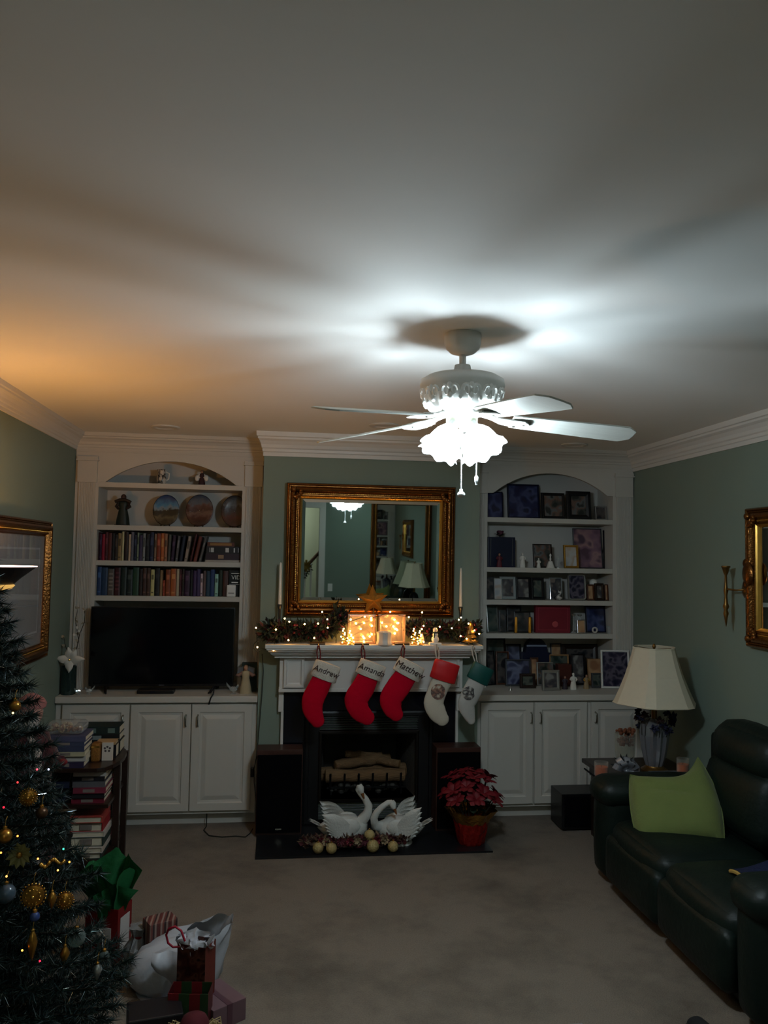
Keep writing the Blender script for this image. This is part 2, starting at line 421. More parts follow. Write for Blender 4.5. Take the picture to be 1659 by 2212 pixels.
def raised_door(root, x0, x1, z0, z1, y, hx, n='door'):
    d = MB().rect_rings(x0, x1, z0, z1, [(0, .022), (0, .003), (.003, 0), (.052, 0), (.058, .008), (.072, .010), (.098, .002), (.104, .001)], y, fill=True).build(n, CAB, root)
    h = MB()
    h.tube([(hx, y, z1-.072), (hx, y-.022, z1-.078), (hx, y-.026, z1-.11), (hx, y-.022, z1-.142), (hx, y, z1-.148)], [.007, .005, .0045, .005, .007], 8)
    h.build('handle', CHROME, d, smooth=True)
    return d
def base_cabinet(x0, x1, doors, label):
    root = thing('base_cabinet', label, 'cabinet', ((x0+x1)/2, 0, 0))
    MB().box(x0, x1, -.28, .34, .085, .838).build('body', CAB, root)
    MB().box(x0+.0, x1-.0, -.215, .30, 0, .085).build('toe_kick', CAB, root)
    for a, b, hx in doors: raised_door(root, a, b, .107, .826, -.302, hx)
    return root
base_cabinet(.002, BX0-.004, [(.047, .484, .445), (.494, .894, .862), (.900, 1.308, .942)], 'white three-door base cabinet under the television')
base_cabinet(BX1+.004, W-.002, [(2.925, 3.313, 3.295), (3.325, 3.717, 3.364), (3.750, 4.148, 3.779)], 'white three-door base cabinet under the photographs')
for x0, x1, lb in ((.002, BX0-.003, 'cream painted countertop carrying the television'), (BX1+.003, W-.002, 'white painted countertop crowded with framed photographs')):
    o = MB().box(x0, x1, -.318, .338, .840, .8824).build('countertop', CAB, bev=.006); tag(o, lb, 'countertop')
# ================================================================ fireplace
SLATE = mat('black_slate', (22, 23, 26), rough=.32, var=.25, scale=6)
TILE = mat('black_granite', (10, 12, 22), rough=.16, var=.3, scale=30)
hs = thing('hearth_slab', 'low black slate hearth slab on the carpet before the fireplace', 'hearth', (2.11, -.62, 0))
for i in range(5):
    a = 1.364+i*(1.49/5); MB().box(a+.001, a+1.49/5-.001, -.925, -.325, 0, .012).build('tile', SLATE, hs, bev=.001)
MB().box(1.365, 2.853, -.924, -.326, 0, .0105).build('grout_bed', BLKM, hs)
# black stone facing
fs_ = thing('fireplace_surround', 'glossy black stone facing around the firebox', 'fireplace', (2.12, -.33, 0))
Y0, Y1 = BY-.022, BY-.001
zt = .922
for (a, b, c, d) in ((1.524, 1.665, .013, .5), (1.524, 1.665, .503, zt), (2.575, 2.728, .013, .5), (2.575, 2.728, .503, zt), (1.668, 1.96, .785, zt), (1.963, 2.27, .785, zt), (2.273, 2.572, .785, zt)):
    MB().box(a, b, Y0, Y1, c, d).build('slab', TILE, fs_, bev=.0015)
# metal insert with louvres
ins = thing('fireplace_insert', 'black metal fireplace insert with louvred grilles above and below', 'fireplace', (2.12, -.34, .013))
MB().rect_rings(1.668, 2.572, .013, .782, [(0, .02), (0, -.012), (.012, -.016), (.030, -.016), (.034, .0)], Y0).build('outer_frame', BLKM, ins)
MB().box(1.702, FB0, Y0-.002, Y1, .047, .748).build('face_plate', BLKM, ins); MB().box(FB1, 2.538, Y0-.002, Y1, .047, .748).build('face_plate', BLKM, ins)
for k in range(6):
    z = .652+.0165*k
    MB(T(0, Y0-.004, z, rx=-.5)).box(FB0, FB1, -.008, .012, 0, .004).build('louvre', BLKM, ins)
for k in range(6):
    z = .055+.0165*k
    MB(T(0, Y0-.004, z, rx=-.5)).box(FB0, FB1, -.008, .012, 0, .004).build('louvre', BLKM, ins)
MB().rect_rings(FB0, FB1, FBZ0-.005, FBZ1, [(-.008, -.012), (.0, -.018), (.012, -.018), (.016, -.004), (-.008, -.004)], Y0+.004, loop=True).build('opening_frame', mat('bronze_black', (26, 22, 18), rough=.4, metal=.5), ins)
FBR = mat('firebox_panel', (78, 74, 68), rough=.9, var=.25, scale=8, bump=.3, bscale=40)
fb = MB(); e = .0
yb = .22
fb.add([(FB0, BY+.004, FBZ0), (FB1, BY+.004, FBZ0), (FB1-.07, yb, FBZ0), (FB0+.07, yb, FBZ0), (FB0, BY+.004, FBZ1), (FB1, BY+.004, FBZ1), (FB1-.07, yb, FBZ1-.05), (FB0+.07, yb, FBZ1-.05)],
       [(3, 2, 6, 7), (0, 3, 7, 4), (2, 1, 5, 6), (4, 7, 6, 5), (0, 1, 2, 3)])
fb.build('firebox', FBR, ins)
# logs and grate
BARK = mat('log_bark', (120, 92, 62), rough=.9, var=.5, scale=12, bump=.8, bscale=30, stretch=(1, 6, 6))
CUT = mat('log_cut_end', (150, 112, 66), rough=.85, var=.3, scale=22)
EMBER = mat('grey_ember', (70, 68, 64), rough=1, var=.5, scale=30, bump=.8, bscale=30)
lg = thing('log_set', 'pile of artificial logs on a grate inside the firebox', 'logs', (2.12, -.1, FBZ0))
def log(p0, p1, r):
    p0, p1 = Vector(p0), Vector(p1); n = 8; pts = []; rs = []
    for i in range(n+1):
        t = i/n; pts.append(p0.lerp(p1, t)+Vector((0, random.uniform(-.006, .006), random.uniform(-.006, .006)))); rs.append(r*random.uniform(.9, 1.08))
    l = MB().tube(pts, rs, 10).build('log', BARK, lg, smooth=True)
    d = (p1-p0).normalized()
    for p, q in ((p0, -d), (p1, d)):
        MB().tube([p+q*.001, p+q*.004], r*.88, 10).build('cut_end', CUT, l)
log((1.83, -.20, .305), (2.39, -.19, .30), .047)
log((1.80, -.08, .285), (2.42, -.05, .30), .05)
log((1.90, -.15, .365), (2.30, -.05, .385), .036)
log((2.36, -.16, .372), (2.05, -.02, .395), .03)
log((1.98, -.10, .43), (2.24, -.06, .41), .024)
mb = MB()
for i in range(60): mb.sph((random.uniform(1.86, 2.36), random.uniform(-.20, -.02), random.uniform(.19, .235)), random.uniform(.012, .03), 6, 4)
o = mb.build('embers', EMBER, lg); o['kind'] = 'stuff'
g = MB()
for i in range(6):
    x = 1.86+i*.1; g.tube([(x, 0, .225), (x, -.235, .225), (x, -.262, .33)], .008, 6)
g.tube([(1.84, -.215, .222), (2.40, -.215, .222)], .008, 6).tube([(1.84, -.03, .222), (2.40, -.03, .222)], .008, 6)
for x in (1.87, 2.37):
    for y in (-.2, -.04): g.tube([(x, y, FBZ0), (x, y, .222)], .008, 6)
g.build('grate', BLKM, lg)

# ================================================================ mantel
mt = thing('mantel', 'white painted wooden mantel surround holding the stockings', 'mantel', (2.12, -.4, 0))
MT = 1.262    # mantel top
MB().box(1.388, 2.868, -.575, BY-.001, MT-.026, MT).build('shelf', TRIM, mt, bev=.005)
# stepped bed mouldings under the shelf (wrap three sides)
prof = [(.165, MT-.026), (.165, MT-.036), (.150, MT-.040), (.140, MT-.052), (.120, MT-.058), (.110, MT-.070), (.085, MT-.082), (.066, MT-.086), (.066, MT-.098), (0, MT-.098)]
R = []
fx0, fx1, fy = 1.488, 2.761, -.41
for d, z in [(0, MT-.026)]+prof:
    d2 = d*.55
    R.append([(fx0-d2, BY-.001, z), (fx0-d2, fy-d*.95, z), (fx1+d2, fy-d*.95, z), (fx1+d2, BY-.001, z)])
MB().rings(R, closed=True, cap=True).build('bed_moulding', TRIM, mt)
MB().box(fx0, fx1, fy, BY-.001, .948, MT-.097).build('frieze_board', TRIM, mt)
MB().box(fx0-.004, fx1+.004, fy-.008, BY-.001, .925, .948).build('frieze_edge', TRIM, mt, bev=.003)
for a, b in ((1.515, 1.655), (2.60, 2.738)):
    MB().rect_rings(a, b, .955, MT-.1, [(0, 0), (0, -.020), (.004, -.024), (.018, -.024), (.024, -.012), (.034, -.010)], fy, fill=True).build('corbel_panel', TRIM, mt)
for s_, xo in ((1, 1.486), (-1, 2.764)):
    MB().box(min(xo, xo+s_*.034), max(xo, xo+s_*.034), BY-.05, BY-.001, .785, .925).build('leg', TRIM, mt, bev=.002)
    MB().box(min(xo+s_*.018, xo+s_*.036), max(xo+s_*.018, xo+s_*.036), BY-.04, BY-.001, 0, .785).build('leg', TRIM, mt, bev=.002)

# ================================================================ speakers
GRILLE = mat('speaker_cloth', (5, 5, 7), rough=1, spec=.08, var=.2, scale=80, bump=.3, bscale=300)
SPKW = mat('speaker_veneer', (60, 34, 26), rough=.42, var=.25, scale=10, stretch=(8, 1, 1))
for (a, b, h, lb) in ((1.352, 1.655, .565, 'black floor speaker with walnut top at left of the fireplace'), (2.56, 2.868, .565, 'black floor speaker with walnut top behind the poinsettia')):
    r = thing('speaker', lb, 'speaker', ((a+b)/2, -.44, .012), 'pair of floor speakers')
    MB().box(a, b, -.53, -.365, .012, h).build('cabinet', SPKW, r, bev=.003)
    MB().box(a+.006, b-.006, -.548, -.53, .03, h-.03).build('grille', GRILLE, r, bev=.006)
    MB().box((a+b)/2-.02, (a+b)/2+.02, -.5505, -.548, .05, .06).build('badge', CHROME, r)

# ================================================================ mirror over the mantel
MIRR = mat('mirror_glass', (214, 222, 218), rough=.015, metal=1, var=0)
def gilt_frame(nm, root, M, x0, x1, z0, z1, wd, dp=.05, orn=True):
    """ornate gilt frame in local XZ, facing -Y"""
    P = [(0, 0), (0, -dp*.55), (wd*.06, -dp*.75), (wd*.12, -dp*.78), (wd*.17, -dp*.62), (wd*.22, -dp*.62), (wd*.3, -dp*.9), (wd*.4, -dp), (wd*.5, -dp*.93), (wd*.58, -dp*.7), (wd*.62, -dp*.55), (wd*.68, -dp*.55), (wd*.72, -dp*.7), (wd*.78, -dp*.7), (wd*.86, -dp*.4), (wd, -dp*.25), (wd, 0)]
    f = MB(M).rect_rings(x0, x1, z0, z1, P, 0, loop=True).build(nm, GOLD, root)
    if orn: MB(M).rect_rings(x0+wd*.80, x1-wd*.80, z0+wd*.80, z1-wd*.80, [(0, -dp*.5), (wd*.05, -dp*.62), (wd*.12, -dp*.5), (wd*.20, -dp*.24)], 0).build('gilt_liner', GOLDB, f)
    b = MB(M); r = wd*.045
    per = []
    L = [((x0+wd*.65), (z0+wd*.65)), ((x1-wd*.65), (z0+wd*.65)), ((x1-wd*.65), (z1-wd*.65)), ((x0+wd*.65), (z1-wd*.65))]
    for i in range(4):
        (ax, az), (bx, bz) = L[i], L[(i+1) % 4]; n = int(math.hypot(bx-ax, bz-az)/(r*2.6))
        for k in range(n): t = k/n; b.sph((ax+(bx-ax)*t, -dp*.58, az+(bz-az)*t), r, 6, 4)
    o = b.build('bead_moulding', GOLDB, f, smooth=True); o['kind'] = 'stuff'
    if orn:
        for cx, cz, sx, sz in ((x0, z0, 1, 1), (x1, z0, -1, 1), (x1, z1, -1, -1), (x0, z1, 1, -1)):
            c = MB(M)
            for k in range(5):
                a = k/4*PI/2
                c.sph((cx+sx*wd*(.5+.42*math.cos(a)*.9), -dp*.85, cz+sz*wd*(.5+.42*math.sin(a)*.9)), (wd*.16, dp*.28, wd*.16), 8, 6)
            c.sph((cx+sx*wd*.42, -dp*.95, cz+sz*wd*.42), (wd*.2, dp*.3, wd*.2), 8, 6)
            c.build('corner_ornament', GOLD, f, smooth=True)
    return f
TILT = .0216     # top leans a little forward
mr = thing('wall_mirror', 'wide gilt framed mirror hanging above the mantel', 'mirror', (2.105, BY-.03, 1.435))
MM = T(0, BY-.012, 1.437, rx=TILT)
gilt_frame('frame', mr, MM, 1.508, 2.703, 0, .925, .112, .06)
MB(MM).rect_rings(1.618, 2.593, .110, .815, [(0, -.012), (.001, -.016), (.022, -.020)], 0, fill=True).build('mirror_glass', MIRR, mr)
MB(MM).box(1.53, 2.68, -.010, -.001, .02, .905).build('backing_board', WOOD, mr)

# ================================================================ stockings
RED = mat('red_felt', (180, 3, 34), rough=.9, var=.15, scale=40, bump=.2, bscale=200, spec=.1)
FLEECE = mat('white_fleece', (208, 200, 186), rough=.95, var=.12, scale=50, bump=.6, bscale=140)
CANV = mat('cream_satin', (196, 186, 168), rough=.6, var=.08, scale=20, bump=.2, bscale=30)
CANV2 = mat('silver_satin', (178, 176, 170), rough=.45, var=.1, scale=20, bump=.2, bscale=30)
REDS = mat('bright_red_satin', (190, 24, 28), rough=.5, var=.08)
GRNS = mat('teal_green_satin', (12, 74, 68), rough=.5, var=.1)
INK = mat('dark_glitter_ink', (52, 32, 28), rough=.5, var=.2)
PRINT = photomat('pet_print', [(196, 186, 168), (150, 110, 92), (90, 72, 70), (186, 170, 150)], 28)
PRINT2 = photomat('pet_print_grey', [(178, 176, 170), (110, 104, 100), (60, 60, 64), (170, 168, 160)], 28)
def stocking(label, cuff, leg, cw, ws, cmat, lmat, loopm, hook, text=None, Yf=-.632, prn=None, rot=0):
    """cuff: two px points (upper middle, lower middle); leg: px points; widths in px"""
    k = 1/322.
    P = lambda q: at(q[0], q[1], Y=Yf)
    top = P(cuff[0]); r = thing('christmas_stocking', label, 'stocking', tuple(P(leg[-1])), 'stockings hung from the mantel')
    def smoothpath(pts, ws_):
        out = []; wo = []
        n = len(pts)
        for i in range(n-1):
            p0, p1, p2, p3 = pts[max(i-1, 0)], pts[i], pts[i+1], pts[min(i+2, n-1)]
            for j in range(5):
                t = j/5
                out.append(tuple(.5*((2*p1[a])+(-p0[a]+p2[a])*t+(2*p0[a]-5*p1[a]+4*p2[a]-p3[a])*t*t+(-p0[a]+3*p1[a]-3*p2[a]+p3[a])*t**3) for a in (0, 1)))
                wo.append(ws_[i]*(1-t)+ws_[i+1]*t)
        out.append(pts[-1]); wo.append(ws_[-1]); return out, wo
    pl, wl = smoothpath(leg, ws)
    # rounded toe
    pts = [P(q) for q in pl]; rr = [x*k/2 for x in wl]
    d = (pts[-1]-pts[-2]).normalized(); e = rr[-1]
    for a in (.35, .65, .85, .97):
        pts.append(pts[len(pl)-1]+d*e*a); rr.append(e*math.sqrt(1-a*a))
    MB().tube(pts, rr, 20, flat=((0, 1, 0), .36)).build('boot', lmat, r, smooth=True)
    c0, c1 = P(cuff[0]), P(cuff[1])
    cu = MB(); q = [c0.lerp(c1, t) for t in (0, .04, .3, .6, .96, 1)]
    cr = [cw*k/2*s for s in (.93, 1, 1.02, 1.02, 1.03, .96)]
    cu.tube(q, cr, 24, flat=((0, 1, 0), .40)); cf = cu.build('cuff', cmat, r, smooth=True)
    # loop from the upper corner up to the hook
    h = P(hook); dirv = (c1-c0).normalized(); side = Vector((-dirv.z, 0, dirv.x))
    if side.x > 0: side = -side
    e0 = c0+side*cw*k*.40
    lp = MB(); lp.tube([e0+Vector((-.006, 0, -.005)), (e0+h)/2+Vector((-.012, 0, 0)), h+Vector((-.004, 0, .004)), h+Vector((.004, 0, .004)), (e0+h)/2+Vector((.012, 0, 0)), e0+Vector((.008, 0, -.005))], .0042, 6)
    lp.build('hanging_loop', loopm, r, smooth=True)
    if text:
        mid = c0.lerp(c1, .48); ang = math.atan2(-side.z, -side.x)
        xa = -side; za = Vector((-xa.z, 0, xa.x))
        if za.z < 0: za = -za
        Mx = Matrix(((xa.x, za.x, 0, mid.x), (0, 0, -1, mid.y-cw*k/2*.40-.0035), (xa.z, za.z, 0, mid.z), (0, 0, 0, 1)))
        textmesh(text, cw*k*.31, Mx, 'name_lettering', INK, cf, .002, .15)
    if prn:
        c = P(prn[0]); rad = prn[1]*k
        # oval printed patch following the boot front
        m = MB()
        yo = c.y-ws[1]*k/2*.36
        m.rings([[(c.x+rad*s*math.cos(2*PI*j/24), yo-.004+(1-math.sqrt(max(0, 1-(.75*s*math.cos(2*PI*j/24))**2)))*.02, c.z+rad*1.05*s*math.sin(2*PI*j/24)) for j in range(24)] for s in (1, .75, .5, .25, .03)])
        ptlabel(m.build('printed_patch', prn[2], r, smooth=True), 'oval printed picture of a pet')
    return r
LOOPR = mat('dark_red_cord', (96, 14, 20), rough=.8); LOOPW = mat('white_ribbon', (200, 196, 188), rough=.7)
stocking('red felt stocking lettered Andrew on its white cuff', ((710, 1433), (697, 1467)), [(698, 1464), (687, 1488), (676, 1512), (676, 1535), (686, 1557)], 56, [42, 46, 47, 42, 29], FLEECE, RED, LOOPR, (688, 1396), 'Andrew')
stocking('red felt stocking lettered Amanda on its white cuff', ((807, 1431), (795, 1462)), [(796, 1460), (784, 1486), (770, 1511), (777, 1535), (793, 1550)], 58, [44, 50, 52, 44, 32], FLEECE, RED, LOOPR, (783, 1396), 'Amanda')
stocking('red felt stocking lettered Matthew on its white cuff', ((891, 1431), (876, 1460)), [(878, 1458), (861, 1483), (845, 1509), (848, 1530), (856, 1543)], 62, [47, 52, 50, 42, 30], FLEECE, RED, LOOPR, (871, 1396), 'Matthew')
stocking('cream stocking with bright red cuff and pet picture', ((967, 1430), (955, 1470)), [(957, 1466), (946, 1490), (937, 1518), (945, 1540), (955, 1553)], 57, [46, 42, 44, 40, 30], REDS, CANV, LOOPW, (943, 1392), None, prn=((945, 1493), 16, PRINT))
stocking('silver white stocking with teal green cuff at mantel end', ((1046, 1438), (1030, 1472)), [(1033, 1468), (1020, 1494), (1008, 1520), (1012, 1540), (1018, 1556)], 50, [40, 42, 40, 30, 18], GRNS, CANV2, LOOPW, (1020, 1396), None, prn=((1011, 1496), 14, PRINT2))
HOLD = mat('antique_bronze', (92, 66, 38), rough=.4, metal=.7, var=.2)
for px, lb, hold in ((688, 'bar', 'left'), (783, 'bar', 'left'), (871, 'bar', 'left')):
    p = at(px, 1392, Y=-.57)
    words = {688: 'bronze stocking hanger bar above the stocking lettered Andrew', 783: 'bronze stocking hanger bar above the stocking lettered Amanda', 871: 'bronze stocking hanger bar above the stocking lettered Matthew'}[px]
    r = thing('stocking_hanger', words, 'hanger', (p.x, -.54, MT), 'stocking hangers on the mantel')
    MB().box(p.x-.055, p.x+.045, -.572, -.50, MT, MT+.012).build('weight', HOLD, r, bev=.003)
    MB().tube([(p.x, -.572, MT+.006), (p.x, -.60, MT+.006), (p.x, -.628, MT-.008), (p.x, -.640, MT-.020), (p.x, -.645, MT-.008)], .004, 6).build('hook', HOLD, r, smooth=True)
for px, lb in ((943, 'small silver mantel hook holding the red cuffed cream stocking'), (1020, 'small silver mantel hook holding the teal cuffed stocking')):
    p = at(px, 1392, Y=-.57)
    r = thing('stocking_hanger', lb, 'hanger', (p.x, -.54, MT), 'stocking hangers on the mantel')
    MB().box(p.x-.012, p.x+.012, -.575, -.52, MT, MT+.004).build('plate', SILVER, r)
    MB().tube([(p.x, -.573, MT+.002), (p.x, -.60, MT+.002), (p.x, -.628, MT-.008), (p.x, -.640, MT-.018), (p.x, -.645, MT-.006)], .0035, 6).build('hook', SILVER, r, smooth=True)
# ================================================================ ceiling fan
FX, FY = 2.144, -3.026
FW = mat('fan_white_enamel', (214, 214, 208), rough=.35, var=.03)
FB_ = mat('fan_blade_white_grain', (206, 208, 200), rough=.5, var=.10, scale=7, stretch=(1, 14, 1))
FBULB = emitmat('lit_bulb', (222, 241, 251), FAN_BULB)
def frosted():
    m = bpy.data.materials.new('lit_frosted_glass'); m.use_nodes = True; nt = m.node_tree; nt.nodes.clear()
    o = nt.nodes.new('ShaderNodeOutputMaterial'); t = nt.nodes.new('ShaderNodeBsdfTransparent'); b = nt.nodes.new('ShaderNodeBsdfPrincipled'); mx = nt.nodes.new('ShaderNodeMixShader')
    c = lin((226, 242, 251))+(1,)
    b.inputs['Base Color'].default_value = c; b.inputs['Roughness'].default_value = .4; b.inputs['Emission Color'].default_value = c; b.inputs['Emission Strength'].default_value = FAN_GLOW
    mx.inputs[0].default_value = .45; nt.links.new(t.outputs[0], mx.inputs[1]); nt.links.new(b.outputs[0], mx.inputs[2]); nt.links.new(mx.outputs[0], o.inputs[0]); return m
FG = frosted()
fan = thing('ceiling_fan', 'white five-blade ceiling fan with lit glass tulip shades and pull chains', 'ceiling fan', (FX, FY, H))
def rib(n, amp): return lambda r, z, a: r*(1+amp*math.cos(n*a))
MB().lathe([(.070, 2.7105), (.072, 2.70), (.070, 2.672), (.064, 2.655), (.046, 2.638), (.022, 2.630)], 36, (FX, FY, 0), fn=rib(24, .012)).build('canopy', FW, fan, smooth=True)
MB().lathe([(.013, 2.645), (.013, 2.595), (.030, 2.590), (.034, 2.570), (.034, 2.560)], 20, (FX, FY, 0)).build('downrod', FW, fan, smooth=True)
hous = MB().lathe([(.034, 2.574), (.095, 2.572), (.135, 2.566), (.158, 2.552), (.162, 2.530), (.158, 2.520), (.155, 2.495), (.146, 2.465), (.128, 2.440), (.095, 2.424), (.06, 2.418)], 44, (FX, FY, -.022)).build('motor_housing', FW, fan, smooth=True)
# scrollwork in relief round the housing
sc = MB()
for k in range(12):
    a0 = 2*PI*k/12
    def pt(da, z, out=0.0):
        zz = z; r = .158 - max(0, (2.52-zz))*.30 - max(0, 2.465-zz)*.5 + out
        return (FX+r*math.cos(a0+da), FY+r*math.sin(a0+da), zz-.022)
    for s_ in (-1, 1):
        sp = []
        for i in range(15):
            t = i/14*PI*2.0; q = .115*(1-i/18)
            sp.append(pt(s_*(.13+q*.9*math.cos(t)-.02), 2.487+.024*math.sin(t)*(1-i/20), .001))
        sc.tube(sp, [.0085*(1-i/26) for i in range(15)], 6)
    sc.sph(pt(0, 2.505, 0), (.011, .011, .014), 8, 6); sc.sph(pt(0, 2.468, .002), (.012, .012, .016), 8, 6)
    sc.sph(pt(.26, 2.462, .002), (.009, .009, .012), 8, 6)
sc.build('scroll_relief', FW, hous, smooth=True)
BZ = 2.398
for k in range(5):
    a = math.radians(-4+72*k)
    Mb = T(FX, FY, BZ, rz=a) @ Matrix.Rotation(.085, 4, 'Y')
    ir = MB(Mb)
    ir.tube([(.07, 0, .012), (.11, .0, .004), (.15, .022, -.006), (.19, .034, -.008), (.225, .030, -.008)], [.010, .009, .008, .008, .007], 8)
    ir.tube([(.07, 0, .012), (.11, .0, .004), (.15, -.022, -.006), (.19, -.034, -.008), (.225, -.030, -.008)], [.010, .009, .008, .008, .007], 8)
    ir.tube([(.13, -.02, -.004), (.16, 0, -.006), (.23, 0, -.008)], .007, 8)
    ir.prism([(.18, -.045), (.235, -.052), (.25, -.035), (.262, 0), (.25, .035), (.235, .052), (.18, .045)], -.013, -.008, 'xy')
    ib = ir.build('blade_iron', FW, fan, smooth=True)
    Mp = Mb @ Matrix.Rotation(math.radians(-12), 4, 'X')
    ol = [(.19, -.052), (.22, -.058), (.55, -.072), (.63, -.072), (.665, -.040), (.668, 0), (.665, .040), (.63, .072), (.55, .072), (.22, .058), (.19, .052)]
    MB(Mp).prism(ol, -.006, .0, 'xy').build('blade', FB_, fan, bev=.0015)
    s2 = MB(Mp)
    for (x, y) in ((.205, -.025), (.205, .025), (.24, 0)): s2.lathe([(.006, -.014), (.006, -.006)], 10, (x, y, 0))
    s2.build('screw', CHROME, ib)
MB().lathe([(.045, 2.405), (.060, 2.400), (.060, 2.366), (.052, 2.360), (.03, 2.358), (.01, 2.350)], 28, (FX, FY, 0)).build('switch_housing', mat('fan_cream', (200, 202, 180), rough=.4, var=.02), fan, smooth=True)
for k in range(4):
    a = math.radians(38+90*k)
    tl = math.radians(34)
    # shade frame: local -Z runs along the outward axis
    Ms = T(FX+.045*math.cos(a), FY+.045*math.sin(a), 2.366, rz=a) @ Matrix.Rotation(-tl, 4, 'Y')
    MB(Ms).lathe([(.016, .005), (.020, -.012), (.022, -.03)], 14).build('lamp_holder', FW, fan, smooth=True)
    sh = MB(Ms)
    n = 40
    pr = [(.022, -.026), (.036, -.040), (.050, -.062), (.058, -.088), (.062, -.108), (.072, -.124), (.080, -.130)]
    R = []
    for i, (r, z) in enumerate(pr):
        q = i/(len(pr)-1)
        R.append([((r*(1+.05*q*math.cos(8*t)))*math.cos(t), (r*(1+.05*q*math.cos(8*t)))*math.sin(t), z-.006*q*q*math.cos(8*t)) for t in [2*PI*j/n for j in range(n)]])
    sh.rings(R, cap=False)
    sh.build('glass_shade', FG, fan, smooth=True)
    MB(Ms).sph((0, 0, -.092), (.026, .026, .034), 12, 8).build('bulb', FBULB, fan, smooth=True)
CH = mat('white_chain', (222, 226, 226), rough=.3, metal=.2, var=.05)
for (dx, dy, z1, kk) in ((-.012, -.055, 2.105, 0), (.05, -.035, 2.16, 1)):
    c = MB(); n = int((2.36-z1)/.0055)
    for i in range(n): c.sph((FX+dx, FY+dy, 2.362-i*.0055), .0026, 6, 4)
    ch = c.build('pull_chain', CH, fan)
    if kk == 0: MB().sph((FX+dx, FY+dy, z1-.014), (.015, .015, .012), 12, 8).lathe([(.007, z1-.006), (.006, z1+.006)], 10, (FX+dx, FY+dy, 0)).build('pull_knob', CH, ch, smooth=True)
    else: MB().lathe([(.003, z1+.006), (.0075, z1), (.0075, z1-.018), (.004, z1-.022), (.004, z1-.03)], 10, (FX+dx, FY+dy, 0)).build('pull_knob', CH, ch, smooth=True)

# ================================================================ torchiere floor lamp at the left edge
TX, TY = .205, -2.2
DKM = mat('dark_bronze', (24, 20, 22), rough=.45, metal=.4, var=.1)
tz = at(0, 1224, Y=TY).z
to = thing('floor_lamp', 'dark torchiere floor lamp glowing upward beside the left wall picture', 'floor lamp', (TX, TY, 0))
MB().lathe([(.15, 0), (.15, .015), (.13, .028), (.03, .045), (.014, .06)], 28, (TX, TY, 0)).build('base', DKM, to, smooth=True)
MB().lathe([(.012, .05), (.012, tz-.10)], 14, (TX, TY, 0)).build('pole', DKM, to, smooth=True)
MB().lathe([(.012, tz-.115), (.075, tz-.098), (.088, tz-.083), (.080, tz-.078)], 28, (TX, TY, 0)).build('glass_collar', emitmat('amber_glass', (220, 170, 90), .9), to, smooth=True)
MB().lathe([(.078, tz-.082), (.11, tz-.052), (.15, tz-.020), (.176, tz), (.172, tz), (.146, tz-.017), (.105, tz-.046), (.05, tz-.066), (.01, tz-.070)], 36, (TX, TY, 0), cap=False).build('bowl', DKM, to, smooth=True)
MB().lathe([(.172, tz+.001), (.178, tz+.001), (.178, tz+.004), (.172, tz+.004)], 36, (TX, TY, 0), cap=False).build('glass_rim', emitmat('lit_rim_glass', (255, 225, 220), 2.5), to, smooth=True)
MB().sph((TX, TY, tz-.022), (.028, .028, .016), 14, 8).lathe([(.014, tz-.066), (.014, tz-.028)], 10, (TX, TY, 0)).build('bulb', emitmat('warm_halogen', (255, 178, 92), TORCH_GLOW*12), to, smooth=True)

# ================================================================ table lamp on the end table
def table_lamp(x, y, z0, zb, zt, rb, rt, label, base='crystal', g=None, sides=6):
    r = thing('table_lamp', label, 'table lamp', (x, y, z0), g)
    SH = mat('cream_lamp_shade', (206, 196, 172), rough=.85, var=.05, scale=40)
    if base == 'crystal':
        CR = mat('cut_crystal', (104, 104, 108), rough=.12, var=.15, scale=12, spec=.9, coat=.6)
        MB().lathe([(.085, z0), (.085, z0+.02), (.06, z0+.035), (.055, z0+.045)], 24, (x, y, 0)).build('foot', BRASS, r, smooth=True)
        MB().lathe([(.05, z0+.042), (.062, z0+.08), (.078, z0+.16), (.088, z0+.24), (.080, z0+.30), (.045, z0+.335), (.03, z0+.345)], 24, (x, y, 0), fn=rib(12, .07)).build('column', CR, r)
    else:
        MB().lathe([(.09, z0), (.09, z0+.02), (.03, z0+.04), (.05, z0+.10), (.085, z0+.2), (.06, z0+.3), (.02, z0+.34)], 24, (x, y, 0)).build('column', DKM, r, smooth=True)
    MB().lathe([(.018, z0+.33), (.018, zb+.06), (.008, zb+.07), (.008, zt-.005), (.012, zt+.005), (.008, zt+.02), (.002, zt+.026)], 12, (x, y, 0)).build('stem', BRASS, r, smooth=True)
    n = sides; R = []
    for rr, z in ((rb, zb), (rb*.75+rt*.25-.008, zb+(zt-zb)*.25), (rb*.5+rt*.5-.012, zb+(zt-zb)*.5), (rt*.75+rb*.25-.008, zb+(zt-zb)*.75), (rt, zt)):
        ring = []
        for j in range(n):
            a = 2*PI*(j+.12)/n; b_ = 2*PI*(j+.88)/n
            for t in (a, b_): ring.append((x+rr*math.cos(t), y+rr*math.sin(t), z))
        R.append(ring)
    # inner wall
    R2 = [[((p[0]-x)*.985+x, (p[1]-y)*.985+y, p[2]) for p in ring] for ring in R[::-1]]
    s_ = MB().rings(R+R2, cap=False, loop=True).build('lamp_shade', SH, r)
    tr = MB()
    for i in (0, 4): tr.tube(R[i]+[R[i][0]], .004, 6, cap=False)
    tr.build('shade_trim', SH, s_)
    sp = MB()
    for j in range(3):
        a = 2*PI*j/3; sp.tube([(x, y, zt-.012), (x+rt*.86*math.cos(a), y+rt*.86*math.sin(a), zt-.006)], .002, 5)
    sp.build('spider', BRASS, s_)
    return r
